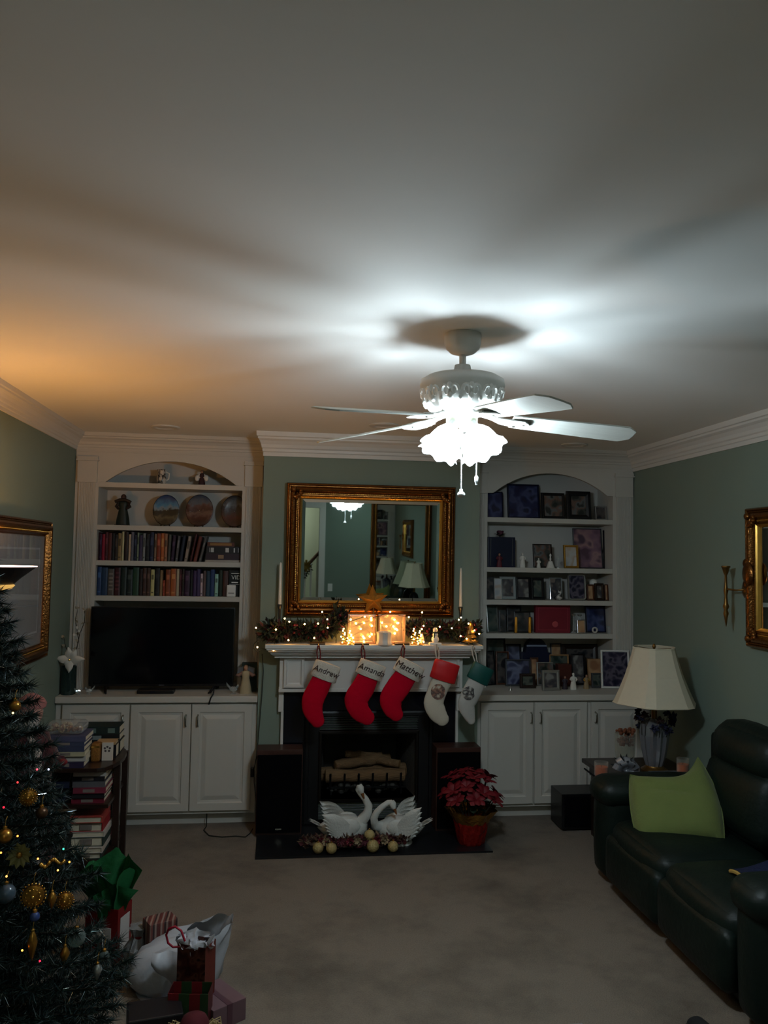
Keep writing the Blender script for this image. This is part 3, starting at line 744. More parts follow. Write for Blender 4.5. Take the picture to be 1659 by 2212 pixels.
# ================================================================ mantel decorations
FAIRY = emitmat('warm_fairy_bulb', (255, 186, 96), FAIRY_GLOW)
WIRE = mat('dark_green_wire', (16, 22, 16), rough=.6)
LEAF = mat('dark_green_garland', (24, 36, 24), rough=.7, var=.4, scale=40)
LEAFB = mat('burgundy_garland', (58, 16, 24), rough=.7, var=.4, scale=40)
def leafquad(m, p, d, n, L, wd):
    d = d.normalized(); s = d.cross(n).normalized(); n2 = s.cross(d)
    m.add([p, p+d*L*.45+s*wd+n2*wd*.3, p+d*L, p+d*L*.45-s*wd+n2*wd*.3], [(0, 1, 2, 3)])
def rv(): 
    while True:
        v = Vector((random.uniform(-1, 1), random.uniform(-1, 1), random.uniform(-1, 1)))
        if .05 < v.length < 1: return v.normalized()
def garland(spine, rad, label, nleaf, bulbs, berries=24):
    r = thing('garland', label, 'garland', tuple(spine[len(spine)//2]))
    MB().tube(spine, .006, 6).build('stem', WIRE, r)
    for nm, mt_, cnt in (('foliage', LEAF, nleaf), ('red_foliage', LEAFB, nleaf//3)):
        m = MB()
        for i in range(cnt):
            t = random.random()*(len(spine)-1); k = int(t); p = Vector(spine[k]).lerp(Vector(spine[min(k+1, len(spine)-1)]), t-k)
            rr = rad[min(k, len(rad)-1)]; v = rv(); q = p+v*rr*random.uniform(.1, .75)
            q.y = min(q.y, BY-.03); q.z = max(q.z, MT+.006)
            dd = (v+rv()*.7); 
            if q.z < MT+.03: dd.z = abs(dd.z)
            if q.y > BY-.06: dd.y = -abs(dd.y)
            leafquad(m, q, dd, rv(), random.uniform(.03, .055), random.uniform(.006, .014))
        o = m.build(nm, mt_, r); o['kind'] = 'stuff'
    BER = mat('dark_red_berry', (88, 12, 22), rough=.25)
    for i in range(berries):
        t = random.random()*(len(spine)-1); k = int(t); p = Vector(spine[k]).lerp(Vector(spine[min(k+1, len(spine)-1)]), t-k)
        v = rv(); v.y = -abs(v.y); q = p+v*rad[min(k, len(rad)-1)]*.72; q.z = max(q.z, MT+.016); q.y = min(q.y, BY-.03)
        MB().sph(q, random.uniform(.008, .013), 8, 6).build('berry', BER, r, smooth=True)
    return r
def G(px, py, y): 
    q = at(px, py, Y=y); return (q.x, q.y, max(q.z, MT+.03))
garland([G(575, 1362, -.46), G(610, 1360, -.47), G(650, 1362, -.47), G(690, 1362, -.47), G(722, 1350, -.46), G(738, 1330, -.44)], [.085, .075, .075, .075, .065, .05], 'dark evergreen and burgundy garland on the left half of the mantel', 1500, 0)
garland([G(884, 1358, -.44), G(915, 1358, -.46), G(950, 1360, -.46), G(990, 1362, -.47), G(1028, 1358, -.47)], [.05, .06, .07, .07, .07], 'dark evergreen and burgundy garland on the right half of the mantel', 1200, 0)
# string of warm lights
bl = [(553, 1356), (556, 1398), (596, 1360), (591, 1404), (615, 1336), (625, 1343), (658, 1348), (687, 1347), (707, 1338), (708, 1356), (623, 1383), (679, 1378), (696, 1322),
      (883, 1333), (843, 1322), (912, 1323), (915, 1352), (911, 1359), (950, 1354), (976, 1357), (996, 1334), (991, 1339), (1012, 1347), (1025, 1362), (1035, 1369), (995, 1374), (1008, 1380), (788, 1332), (802, 1335)]
st = thing('fairy_lights', 'string of tiny warm lights threaded through the mantel garlands', 'string lights', (2.1, -.55, MT))
pts = []
for i, (px, py) in enumerate(bl):
    p = at(px, py, Y=-.560 if 565 < px < 1036 else -.53)
    if 580 < px and p.z < MT+.012 and px > 600: p.z = MT+.012
    MB().sph(p, .0052, 8, 6).build('bulb', FAIRY, st, smooth=True); pts.append(p+Vector((0, .010, 0)))
def wire(ps, r=.0018):
    ps = sorted(ps, key=lambda v: v.x); m = MB()
    for a, b in zip(ps[:-1], ps[1:]):
        mid = (a+b)/2+Vector((0, .015, -.008)); mid.z = max(mid.z, MT+.006) if 1.40 < mid.x < 2.86 else mid.z
        m.tube([a, mid, b], r, 5)
    return m
wire([p for p in pts]).build('wire', WIRE, st)
# loose loop of wire at the left end and cord down to the plug
lp = [(568, 1383), (556, 1384), (549, 1391), (548, 1400), (556, 1408), (565, 1404)]
MB().tube([at(a, b, Y=-.52) for a, b in lp], .003, 6).build('wire_loop', WIRE, st, smooth=True)

# lit glass blocks with bulbs inside
FROST = glassmat('rippled_glass_block', (250, 236, 214), clear=.72, rough=.25)
for i, (a, b, lb) in enumerate((((751, 1327), (812, 1389), 'lit glass block lamp with gold edging left of the white candle holder'), ((817, 1327), (876, 1389), 'lit glass block lamp filled with bulbs behind the white candle holder'))):
    p0 = at(*a, Y=-.50); p1 = at(*b, Y=-.50); x0, x1, z1 = p0.x+.002, p1.x-.002, p0.z
    r = thing('glass_block_lamp', lb, 'lamp', ((x0+x1)/2, -.46, MT), 'glass block lamps on the mantel')
    MB().rect_rings(x0, x1, MT, z1, [(0, 0), (.014, -.004), (.020, .003)], -.50, fill=True).rect_rings(x0, x1, MT, z1, [(0, 0), (.014, .004), (.020, -.003)], -.42, fill=True).build('glass_face', FROST, r)
    MB().rect_rings(x0, x1, MT, z1, [(0, 0), (0, .08), (.005, .08), (.005, 0)], -.50, loop=True).build('edge_band', mat('gold_edge', (150, 104, 50), rough=.4, metal=.6), r)
    rnd = random.Random(5+i)
    for k in range(12):
        MB().sph((rnd.uniform(x0+.018, x1-.018), rnd.uniform(-.485, -.44), rnd.uniform(MT+.015, z1-.03)), .0065, 8, 6).build('bulb', FAIRY, r, smooth=True)
    m = MB()
    for k in range(7): m.tube([(rnd.uniform(x0+.015, x1-.015), rnd.uniform(-.48, -.44), rnd.uniform(MT+.015, z1-.03)) for _ in range(3)], .0012, 4)
    m.build('wire', WIRE, r)

# gold star above the blocks, standing on a rod between them
S0 = at(806, 1297, Y=-.45)
STARM = mat('gold_mercury_star', (214, 150, 66), rough=.36, metal=.75, var=.3, scale=40, bump=.4, bscale=60)
r = thing('star_topper', 'shiny gold five-pointed star standing over the glass blocks', 'star', (S0.x, S0.y, MT))
m = MB(); n = 5; ring = []
for k in range(10):
    a = PI/2+PI*k/5+.06; rr = .108 if k % 2 == 0 else .047
    ring.append((S0.x+rr*math.cos(a), S0.y, S0.z+rr*math.sin(a)))
vs_ = ring+[(S0.x, S0.y-.05, S0.z), (S0.x, S0.y+.04, S0.z)]
m.add(vs_, [(k, (k+1) % 10, 10) for k in range(10)]+[((k+1) % 10, k, 11) for k in range(10)])
m.build('star', STARM, r)
xr = S0.x+.004
MB().tube([(xr, S0.y, MT), (xr, S0.y, S0.z-.04)], .004, 6).lathe([(.03, MT), (.03, MT+.004), (.006, MT+.008)], 14, (xr, S0.y, 0)).build('stand', BRASS, r)

# white pierced candle holder in front of the blocks
c = at(830, 1384, Y=-.545); r = thing('candle_holder', 'white pierced porcelain candle holder glowing before the glass blocks', 'candle holder', (c.x, -.545, MT))
def pier(rr, z, a): return rr*(1+.04*math.cos(10*a))
MB().lathe([(.054, MT), (.055, MT+.01), (.048, MT+.025), (.048, MT+.06), (.052, MT+.086), (.048, MT+.088), (.044, MT+.06), (.042, MT+.02)], 40, (c.x, -.545, 0), fn=pier, cap=False).build('shell', mat('thin_white_porcelain', (224, 214, 200), rough=.3, var=.03, trans=.15), r, smooth=True)
MB().lathe([(.037, MT+.002), (.037, MT+.006), (.01, MT+.007)], 20, (c.x, -.545, 0)).build('floor_disc', PORC, r)
fl = MB()
for k in range(8):
    a = 2*PI*k/8; fl.sph((c.x+.046*math.cos(a), -.545+.046*math.sin(a), MT+.078), .006, 6, 4)
fl.build('scallop', PORC, r, smooth=True)

# sparkling little wire trees (lit) left and right of the blocks
def wiretree(px, py0, py1, y, label):
    b = at(px, py1, Y=y); t = at(px, py0, Y=y); r = thing('lit_wire_tree', label, 'decoration', (b.x, y, MT), 'little lit wire trees')
    hh = t.z-MT; m = MB()
    pts = [(b.x+(.03*(1-i/40))*math.cos(i*.9), y+(.03*(1-i/40))*math.sin(i*.9), MT+.004+hh*i/40) for i in range(41)]
    m.tube(pts, .0018, 5); m.lathe([(.024, MT), (.024, MT+.004), (.003, MT+.008)], 12, (b.x, y, 0)); m.build('wire_frame', GOLDB, r)
    for i in range(2, 40, 5): MB().sph(pts[i], .0048, 6, 5).build('bulb', FAIRY, r, smooth=True)
wiretree(742, 1357, 1390, -.52, 'tiny lit gold wire tree at the left of the glass blocks')
wiretree(756, 1362, 1390, -.55, 'tiny lit gold wire tree close against the left glass block')
wiretree(894, 1357, 1388, -.52, 'tiny lit gold wire tree at the right of the glass blocks')
wiretree(907, 1362, 1388, -.55, 'tiny lit gold wire tree beside the frosted cone')
# frosted cone tree
c = at(913, 1384, Y=-.50); r = thing('cone_tree', 'small frosted white cone tree right of the glass blocks', 'decoration', (c.x, -.48, MT))
MB().lathe([(.020, MT+.006), (.014, MT+.03), (.012, MT+.032), (.013, MT+.034), (.007, MT+.06), (.001, MT+.078)], 14, (c.x, -.48, 0), fn=rib(7, .08)).build('cone', mat('frost_glass', (220, 206, 190), rough=.4), r, smooth=True)
MB().lathe([(.010, MT), (.010, MT+.007)], 10, (c.x, -.48, 0)).build('foot', WOOD, r)

# snowman
c = at(940, 1385, Y=-.545); x, y = c.x, -.545
SNOW = mat('snowman_white', (224, 222, 216), rough=.5)
r = thing('snowman', 'small white snowman figurine with dark scarf on the mantel', 'figurine', (x, y, MT))
MB().rbox((x, y, MT+.009), (.042, .022, .009), .007).build('base', SNOW, r, smooth=True)
MB().sph((x, y, MT+.038), (.026, .024, .026), 16, 10).sph((x, y, MT+.070), (.019, .018, .018), 14, 9).build('body', SNOW, r, smooth=True)
MB().sph((x, y, MT+.097), (.016, .016, .015), 14, 9).build('head', SNOW, r, smooth=True)
MB().tube([(x+.016*math.cos(t), y+.016*math.sin(t), MT+.084) for t in [2*PI*i/12 for i in range(13)]], .0045, 6).tube([(x-.008, y-.018, MT+.084), (x-.010, y-.022, MT+.065), (x-.012, y-.024, MT+.05)], .004, 6).build('scarf', mat('dark_teal_knit', (20, 44, 44), rough=.9), r, smooth=True)
f = MB().sph((x-.005, y-.0155, MT+.101), .0018, 6, 4).sph((x+.005, y-.0155, MT+.101), .0018, 6, 4).sph((x, y-.024, MT+.065), .002, 6, 4).sph((x, y-.023, MT+.04), .002, 6, 4); f.build('coal_buttons', BLK, r)
MB().tube([(x, y-.015, MT+.096), (x, y-.026, MT+.094)], [.003, .0006], 6).build('nose', mat('carrot', (200, 100, 30)), r)
MB().lathe([(.017, MT+.106), (.017, MT+.109), (.012, MT+.109), (.011, MT+.116), (.004, MT+.118)], 12, (x, y, 0)).build('cap', SNOW, r, smooth=True)
# little gold christmas tree at the right end
c = at(1016, 1386, Y=-.53); x, y = c.x, -.53
r = thing('gold_tree', 'little gold tabletop tree figurine at the right end of the mantel', 'figurine', (x, y, MT))
OLG = mat('olive_gold', (120, 92, 40), rough=.35, metal=.5, var=.3)
MB().lathe([(.016, MT), (.016, MT+.012), (.006, MT+.016), (.006, MT+.022)], 12, (x, y, 0)).build('foot', OLG, r)
for i in range(4):
    z = MT+.02+i*.030; q = .052-.011*i
    MB().lathe([(q, z), (q*.98, z+.003), (.012, z+.038), (.004, z+.04)], 16, (x, y, 0), fn=rib(8, .10)).build('tier', OLG, r, smooth=True)
MB().sph((x, y, MT+.156), .007, 6, 4).build('finial', GOLDB, r)

# taper candles in candlesticks
for px, top, mid, lb in ((605, 1214, 1305, 'tall white taper candle in dark candlestick left of the mirror'), (995, 1226, 1310, 'tall white taper candle in dark candlestick right of the mirror')):
    y = -.40
    a = at(px+2, top, Y=y); b = at(px-1, mid, Y=y); x = (a.x+b.x)/2
    r = thing('candlestick', lb, 'candlestick', (x, y, MT), 'pair of taper candles')
    MB().lathe([(.034, MT), (.034, MT+.008), (.012, MT+.016), (.008, MT+.05), (.013, MT+.07), (.007, MT+.09), (.009, b.z-.035), (.015, b.z-.02), (.016, b.z-.004), (.011, b.z)], 16, (x, y, 0)).build('holder', mat('smoked_glass_stick', (52, 50, 46), rough=.15, spec=.8), r, smooth=True)
    MB().lathe([(.0115, b.z-.006), (.011, b.z+.05), (.0085, a.z-.03), (.006, a.z-.008), (.001, a.z-.001)], 14, (x, y, 0)).build('candle', mat('white_wax', (222, 216, 202), rough=.5), r, smooth=True)
    MB().tube([(x, y, a.z-.003), (x+.001, y, a.z+.008)], .0008, 5).build('wick', BLK, r)

# dark leafy bird shaped clip on left garland tip
c = at(727, 1322, Y=-.46); r = thing('garland_pick', 'dark leafy pick standing up from the left garland beside the mirror', 'decoration', (c.x, -.46, MT))
MB().tube([(c.x, -.46, MT), (c.x+.004, -.46, c.z+.02)], .003, 5).build('stem', WIRE, r)
for k in range(7):
    m = MB(); a = 2*PI*k/7; leafquad(m, Vector((c.x, -.46, c.z-.03+.012*k)), Vector((math.cos(a)*.5, math.sin(a)*.35-.1, .9)), Vector((math.sin(a), math.cos(a), .2)), .055, .015); m.build('leaf', LEAF, r)

# ================================================================ extension cord beside the breast
cp = [(566, 1412, -.345), (569, 1450, -.345), (566, 1500, -.345), (560, 1570, -.345), (555, 1630, -.345), (549, 1660, -.345), (549, 1690, -.345), (553, 1730, -.345), (556, 1760, -.345)]
cpp = [at(a, b, Y=c) for a, b, c in cp]
r = thing('power_cord', 'thin dark cord hanging from the mantel lights down to the floor', 'cord', tuple(cpp[-1]))
MB().tube(cpp+[Vector((cpp[-1].x, -.345, .004))], .0028, 6).build('cord', WIRE, r, smooth=True)
q = at(545, 1668, Y=-.345); MB().rbox((q.x, -.345, q.z), (.013, .01, .033), .006).build('inline_switch', BLK, r, smooth=True)
cpp = [at(447, 1753, Y=-.225)]+[at(a, b, Z=.005) for a, b in ((446, 1785), (440, 1793), (452, 1805), (480, 1808), (510, 1806), (530, 1808), (540, 1800), (546, 1790))]
tag(MB().tube(cpp, .0035, 6).build('extension_cord', WIRE, smooth=True), 'thin black cord curling over the carpet below left cabinet', 'cord')
# ================================================================ left bookcase contents
def bookmat(c): return mat('book_%d_%d_%d' % c, c, rough=.5, var=.18, scale=25)
def book(x0, x1, z0, z1, lean, col, label, grp, yf=.045, dp=.17, band=None):
    """upright book, spine to the room; lean in radians to the right"""
    r = thing('book', label, 'book', ((x0+x1)/2, yf, z0), grp)
    w_ = x1-x0; M = T(x0, yf, z0, ry=lean) if lean else T(x0, yf, z0)
    h = z1-z0; t = min(.0025, w_*.18); m = MB(M)
    # rounded spine plus two boards
    m.prism([(0, .004), (w_*.25, .0005), (w_*.5, 0), (w_*.75, .0005), (w_, .004), (w_, dp), (w_-t, dp), (w_-t, .006), (t, .006), (t, dp), (0, dp)], 0, h, 'xy')
    m.build('cover', bookmat(col), r)
    MB(M).box(t, w_-t, .0065, dp-.004, .003, h-.004).build('pages', PAGES, r)
    if band:
        for (f0, f1) in band[1]: MB(M).box(w_*.2, w_*.8, -.0008, .003, h*f0, h*f1).build('spine_print', bookmat(band[0]), r)
    return r
k3 = 4.484
def c3(x, y): return (190+x/k3, 980+y/k3)
CN = {'maroon': (64, 18, 26), 'plum': (52, 26, 48), 'crimson': (128, 16, 44), 'brown': (66, 44, 36), 'dark brown': (42, 28, 24), 'tan': (150, 118, 84), 'cream': (190, 172, 140), 'blue grey': (92, 98, 116), 'navy': (26, 30, 54), 'light grey': (150, 144, 138), 'black': (18, 17, 20), 'rust': (128, 60, 32), 'orange': (172, 96, 42), 'grey': (86, 80, 78), 'violet': (60, 46, 84), 'blue': (30, 52, 92), 'dark green': (24, 38, 32), 'green': (34, 66, 48), 'teal': (30, 62, 72), 'pale cyan': (156, 176, 172), 'red brown': (92, 40, 30), 'white': (196, 190, 180)}
row1 = [(80,105,'maroon',0),(105,130,'plum',0),(130,160,'crimson',0),(160,190,'maroon',0),(190,225,'red brown',0),(225,255,'black',0),(255,285,'dark brown',0),(285,320,'tan',0),(322,345,'cream',0),(347,385,'dark brown',0),(388,410,'cream',0),(411,440,'blue grey',0),(441,470,'navy',0),(471,489,'light grey',0),(491,524,'violet',0),(526,552,'light grey',0),(555,592,'black',0),(594,634,'navy',0),(638,660,'tan',0),(662,700,'rust',0),(702,735,'orange',0),(737,765,'tan',0),
        (768,795,'grey',.03),(800,832,'plum',.06),(842,868,'grey',.09),(880,912,'navy',.12),(930,958,'light grey',.15),(985,1005,'maroon',.18),(1018,1052,'red brown',.20),(1070,1095,'grey',.22)]
row2 = [(66,124,'blue'),(126,184,'blue'),(187,248,'grey'),(250,309,'maroon'),(311,369,'dark green'),(371,428,'dark green'),(430,488,'green'),(490,524,'dark brown'),(526,562,'brown'),(564,600,'brown'),(603,640,'cream'),(643,690,'black'),(692,719,'tan'),(721,745,'rust'),(748,794,'rust'),(797,850,'orange'),(852,880,'cream'),(882,904,'maroon'),(906,930,'dark brown'),(932,984,'plum'),(986,1014,'black'),(1016,1049,'violet'),(1051,1084,'violet'),(1086,1110,'white'),(1112,1140,'grey'),(1142,1180,'teal'),(1182,1222,'blue'),(1225,1260,'pale cyan'),(1263,1300,'dark green'),(1303,1356,'brown')]
rnd = random.Random(3)
X0_ = .1645
def bx(xc, z):  # shelf px column -> X on the shelf face
    a = at(190+xc/k3, 1210 if z > 1.7 else 1286, Y=.045); return a.x
for i, (a, b, cn, ln) in enumerate(row1):
    xa, xb = bx(a, 1.797), bx(b, 1.797)
    if i == 0: xa = max(xa, .168)
    c = CN[cn]; c = tuple(max(4, min(250, int(v*rnd.uniform(.9, 1.1)))) for v in c)
    h = rnd.uniform(.185, .212)
    band = None
    if rnd.random() < .55: band = (tuple(min(200, int(v*1.25+26)) for v in c) if sum(c) < 330 else tuple(int(v*.5) for v in c), [(rnd.uniform(.5, .6), rnd.uniform(.72, .85)), (.10, .14)])
    book(xa, xb-.0015, 1.797, 1.797+h, ln, c, '%s book, %s from the left on the upper book shelf' % (cn, ORD[i]), 'books on the upper book shelf', band=band, dp=.16)
for i, (a, b, cn) in enumerate(row2):
    xa, xb = bx(a, 1.545), bx(b, 1.545)
    if i == 0: xa = max(xa, .168)
    c = CN[cn]; c = tuple(max(4, min(250, int(v*rnd.uniform(.9, 1.1)))) for v in c)
    h = rnd.uniform(.185, .205)
    if i in (13,): h = .115
    if i in (23, 27): h = .165
    band = None
    if rnd.random() < .55 or i in (2, 3): band = (tuple(min(200, int(v*1.25+26)) for v in c) if sum(c) < 330 else tuple(int(v*.5) for v in c), [(.62, .8), (.10, .15)] if i not in (2, 3) else [(.2, .26), (.34, .40), (.48, .54), (.62, .68), (.78, .84)])
    book(xa, xb-.0015, 1.545, 1.545+h, 0, c, '%s book, %s from the left on the lower book shelf' % (cn, ORD[i]), 'books on the lower book shelf', band=band, dp=.16)
def flatbook(x0, x1, y0, y1, z0, z1, col, label, grp, spine='-Y', band=None, pagecol=None):
    r = thing('book', label, 'book', ((x0+x1)/2, (y0+y1)/2, z0), grp); t = min(.003, (z1-z0)*.2)
    m = MB()
    if spine == '-Y': m.prism([(y0, z0), (y1, z0), (y1, z0+t), (y0+.006, z0+t), (y0+.006, z1-t), (y1, z1-t), (y1, z1), (y0, z1)], x0, x1, 'yz')
    elif spine == '+X': m.prism([(x0, z0), (x1, z0), (x1, z1), (x0, z1), (x0, z1-t), (x1-.006, z1-t), (x1-.006, z0+t), (x0, z0+t)], y0, y1, 'xz')
    elif spine == '-X': m.prism([(x0, z0), (x1, z0), (x1, z0+t), (x0+.006, z0+t), (x0+.006, z1-t), (x1, z1-t), (x1, z1), (x0, z1)], y0, y1, 'xz')
    else: m.prism([(y0, z0), (y1, z0), (y1, z1), (y0, z1), (y0, z1-t), (y1-.006, z1-t), (y1-.006, z0+t), (y0, z0+t)], x0, x1, 'yz')
    m.build('cover', bookmat(col), r)
    MB().box(x0+.004, x1-.004, y0+.005, y1-.005, z0+t, z1-t).build('pages', PAGES if pagecol is None else bookmat(pagecol), r)
    if band:
        for f0, f1 in band[1]: MB().box(x0+(x1-x0)*f0, x0+(x1-x0)*f1, y0-.0008, y0+.003, z0+(z1-z0)*.2, z1-(z1-z0)*.2).build('spine_print', bookmat(band[0]), r)
    return r
a = at(*c3(1138, 1030), Y=.045).x; b = 1.181
zz = 1.797; GS = 'lying books at the end of the upper shelf'
flatbook(a-.005, b, .04, .25, zz, zz+.016, (160, 150, 140), 'thin pale book lying at the bottom of the flat pile', GS, spine='+Y', pagecol=(180, 172, 160))
flatbook(a, b, .045, .25, zz+.016, zz+.062, (40, 18, 34), 'thick purple black book lying second in the flat pile', GS, band=((150, 120, 90), [(.36, .52)]))
flatbook(a+.004, b, .045, .24, zz+.062, zz+.116, (14, 14, 18), 'thick black book with white emblems lying in the flat pile', GS, band=((190, 190, 190), [(.09, .105), (.13, .22), (.56, .66), (.80, .84), (.93, .945)]))
flatbook(a+.01, b-.045, .05, .23, zz+.116, zz+.146, (88, 40, 28), 'red brown book lying on top of the flat pile', GS, band=((150, 110, 60), [(.1, .9)]))
# video box standing and a small white device
v = at(*c3(1366, 1235), Y=.045).x
r = thing('video_box', 'black video cassette box with white lettering at the end of the shelf', 'box', ((v+1.18)/2, .1, 1.545))
MB().box(v, 1.181, .05, .20, 1.545, 1.545+.193).build('case', BLK, r, bev=.003)
textmesh('VID', .042, T((v+1.181)/2+.012, .0488, 1.545+.140, rx=PI/2), 'lettering', WHITE, r)
MB().box(v+.015, 1.178, .0485, .0498, 1.545+.168, 1.545+.173).box(v+.018, 1.170, .0487, .0498, 1.545+.100, 1.545+.109).box(v+.0, 1.18, .0487, .0498, 1.545+.088, 1.545+.091).build('print_lines', WHITE, r)
q0 = at(*c3(1345, 1240), Y=.02); q1 = at(*c3(1430, 1370), Y=.02)
r = thing('white_device', 'small white plastic box standing before the video cassette', 'device', ((q0.x+q1.x)/2, .02, 1.545))
MB().rbox(((q0.x+q1.x)/2, .028, 1.545+.043), ((q1.x-q0.x)/2, .014, .043), .008).build('case', WHITE, r, smooth=True)
MB().box(q0.x+.012, q1.x-.012, .0132, .0145, 1.545+.026, 1.545+.030).build('print', BLK, r)

# plates on stands
def plate(px, py, rx, label, cols):
    c = at(px, py, Y=.14); R_ = rx/1745.4*6.2; zc = 2.052+R_*1.2+.008
    r = thing('decorative_plate', label, 'plate', (c.x, .16, 2.052), 'painted plates on the shelf')
    M = T(c.x, .14, zc, rx=PI/2-.10) @ Matrix.Diagonal((1, 1.2, 1, 1))
    MB(M).lathe([(R_*.985, -.006), (R_, -.002), (R_*.96, 0), (R_*.7, -.008), (.002, -.009)], 44, cap=False).build('plate', landscape('plate_painting', cols, zc-2.052, R_), r, smooth=True)
    MB(M).lathe([(R_*1.0, -.003), (R_*1.012, 0), (R_, .002), (R_*.985, 0)], 44, cap=False).build('rim', GOLD, r, smooth=True)
    s = MB()
    for sx in (-1, 1): s.tube([(c.x+sx*.03, .10, 2.056), (c.x+sx*.03, .135, 2.058), (c.x+sx*.025, .19, 2.13), (c.x+sx*.02, .22, 2.056)], .003, 5).tube([(c.x+sx*.03, .10, 2.056), (c.x+sx*.03, .098, 2.075)], .003, 5)
    s.build('easel', DKWOOD, r)
plate(359, 1096, 27, 'oval painted plate with blue sky and winding path', [(0, (40, 34, 26)), (.22, (92, 86, 66)), (.36, (40, 40, 32)), (.52, (30, 32, 30)), (.60, (120, 140, 150)), (.70, (70, 130, 170)), (1, (16, 60, 110))])
plate(431, 1101, 28, 'painted plate with red brown village scene', [(0, (52, 26, 26)), (.25, (78, 40, 36)), (.42, (110, 84, 76)), (.55, (60, 30, 28)), (.68, (90, 60, 56)), (.8, (86, 92, 104)), (1, (50, 66, 88))])
plate(507, 1104, 28, 'painted plate half hidden behind the right bookcase edge', [(0, (66, 38, 26)), (.3, (84, 42, 34)), (.45, (60, 44, 40)), (.6, (46, 40, 40)), (.75, (92, 96, 102)), (1, (44, 52, 62))])
# dark caped statuette
def figure(name, label, cat, x, y, z0, hh, mats, kind='robe', grp=None, arms=True):
    """small robed figure: robe, torso, arms, head, hair"""
    r = thing(name, label, cat, (x, y, z0), grp); h = hh
    MB().lathe([(h*.20, 0), (h*.205, h*.02), (h*.19, h*.2), (h*.15, h*.42), (h*.12, h*.56), (h*.15, h*.68), (h*.13, h*.76), (h*.05, h*.80)], 18, (x, y, z0), fn=lambda rr, z, a: rr*(1+.06*math.cos(7*a)*max(0, 1-z/(h*.5))) * (.75+.25*abs(math.cos(a)))).build('robe', mats[0], r, smooth=True)
    if arms:
        for s in (-1, 1): MB().tube([(x+s*h*.13, y, z0+h*.72), (x+s*h*.20, y-h*.03, z0+h*.60), (x+s*h*.12, y-h*.13, z0+h*.52)], [h*.05, h*.055, h*.035], 10).build('arm', mats[1], r, smooth=True)
    hd = MB().sph((x, y-h*.01, z0+h*.88), (h*.075, h*.08, h*.095), 14, 10).tube([(x, y, z0+h*.76), (x, y, z0+h*.84)], h*.035, 8).build('head', mats[2], r, smooth=True)
    MB().sph((x, y+h*.02, z0+h*.905), (h*.085, h*.085, h*.09), 12, 8).build('hair', mats[3], hd, smooth=True)
    return r
SKIN = mat('figurine_skin', (176, 132, 108), rough=.5); BRH = mat('figurine_hair', (40, 26, 20), rough=.6)
c = at(265, 1130, Y=.13)
fg = figure('statuette', 'dark green caped statuette standing left of the plates', 'figurine', c.x, .13, 2.052, .235, [mat('statue_green', (30, 40, 34), rough=.5, var=.4, scale=30), mat('statue_brown', (46, 34, 28), rough=.5, var=.3), mat('statue_face', (80, 52, 40), rough=.6), BRH])
MB().box(c.x-.05, c.x+.05, .08, .18, 2.052, 2.058).build('base', DKWOOD, fg)
MB().tube([(c.x-.055, .11, 2.052+.175), (c.x-.02, .105, 2.052+.19), (c.x+.02, .105, 2.052+.19), (c.x+.058, .11, 2.052+.172)], .012, 8).build('collar', mat('statue_brown', (46, 34, 28)), fg, smooth=True)
# arch shelf items
c = at(349, 1036, Y=.16); x = c.x
r = thing('porcelain_jug', 'white porcelain jug with black pattern under the arch', 'jug', (x, .16, 2.361))
MB().lathe([(.024, 0), (.034, .02), (.036, .05), (.028, .08), (.026, .1), (.034, .118), (.030, .118), (.022, .1)], 20, (x, .16, 2.361), cap=False).lathe([(.001, .001), (.024, .002)], 16, (x, .16, 2.361), cap=False).build('body', photomat('black_white_glaze', [(214, 202, 186), (206, 192, 176), (30, 28, 28), (200, 190, 176)], 30), r, smooth=True)
MB().tube([(x+.030, .16, 2.361+.1), (x+.055, .16, 2.361+.09), (x+.052, .16, 2.361+.05), (x+.034, .16, 2.361+.035)], .005, 8).build('handle', PORC, r, smooth=True)
c = at(436, 1038, Y=.16)
fg = figure('doll', 'small doll with dark hair and white sleeves under the arch', 'figurine', c.x, .16, 2.361, .125, [mat('doll_dress', (60, 30, 34), rough=.7, var=.2), WHITE, SKIN, BRH])
for s in (-1, 1): MB().sph((c.x+s*.034, .155, 2.361+.062), (.018, .014, .024), 10, 8).build('sleeve', WHITE, fg, smooth=True)

# ================================================================ television and things on the left counter
CT = .8824
tv = thing('television', 'large dark flat screen television standing in the bookcase niche', 'television', (.665, -.1, CT))
x0, x1, z0, z1 = .165, 1.163, .917, 1.475
MB().rbox(((x0+x1)/2, -.085, (z0+z1)/2), ((x1-x0)/2, .015, (z1-z0)/2), .006).build('bezel', BLK, tv, smooth=True)
MB().box(x0+.009, x1-.009, -.1012, -.1002, z0+.018, z1-.009).build('screen', mat('tv_screen', (6, 8, 13), rough=.12, var=0, spec=.5), tv)
MB().rbox(((x0+x1)/2, -.045, (z0+z1)/2-.06), (.36, .03, .17), .02).build('back_housing', BLK, tv, smooth=True)
MB().box((x0+x1)/2-.018, (x0+x1)/2+.018, -.1022, -.1005, z0+.005, z0+.012).build('badge', mat('dull_grey', (80, 80, 84)), tv)
for s, xx in ((-1, .29), (1, 1.02)):
    MB().tube([(xx, -.085, z0+.01), (xx+s*.01, -.085, CT+.03), (xx-s*.01, -.19, CT+.008), (xx-s*.02, -.22, CT+.006)], [.012, .012, .010, .006], 8).tube([(xx, -.085, z0+.01), (xx+s*.01, -.085, CT+.03), (xx+s*.02, .02, CT+.008), (xx+s*.03, .05, CT+.006)], [.012, .012, .010, .006], 8).build('foot', BLK, tv, smooth=True)
r = thing('media_box', 'flat black media box on the counter under the television', 'electronics', (.66, -.17, CT))
MB().rbox((.64, -.17, CT+.014), (.125, .05, .014), .006).build('case', BLK, r, smooth=True)
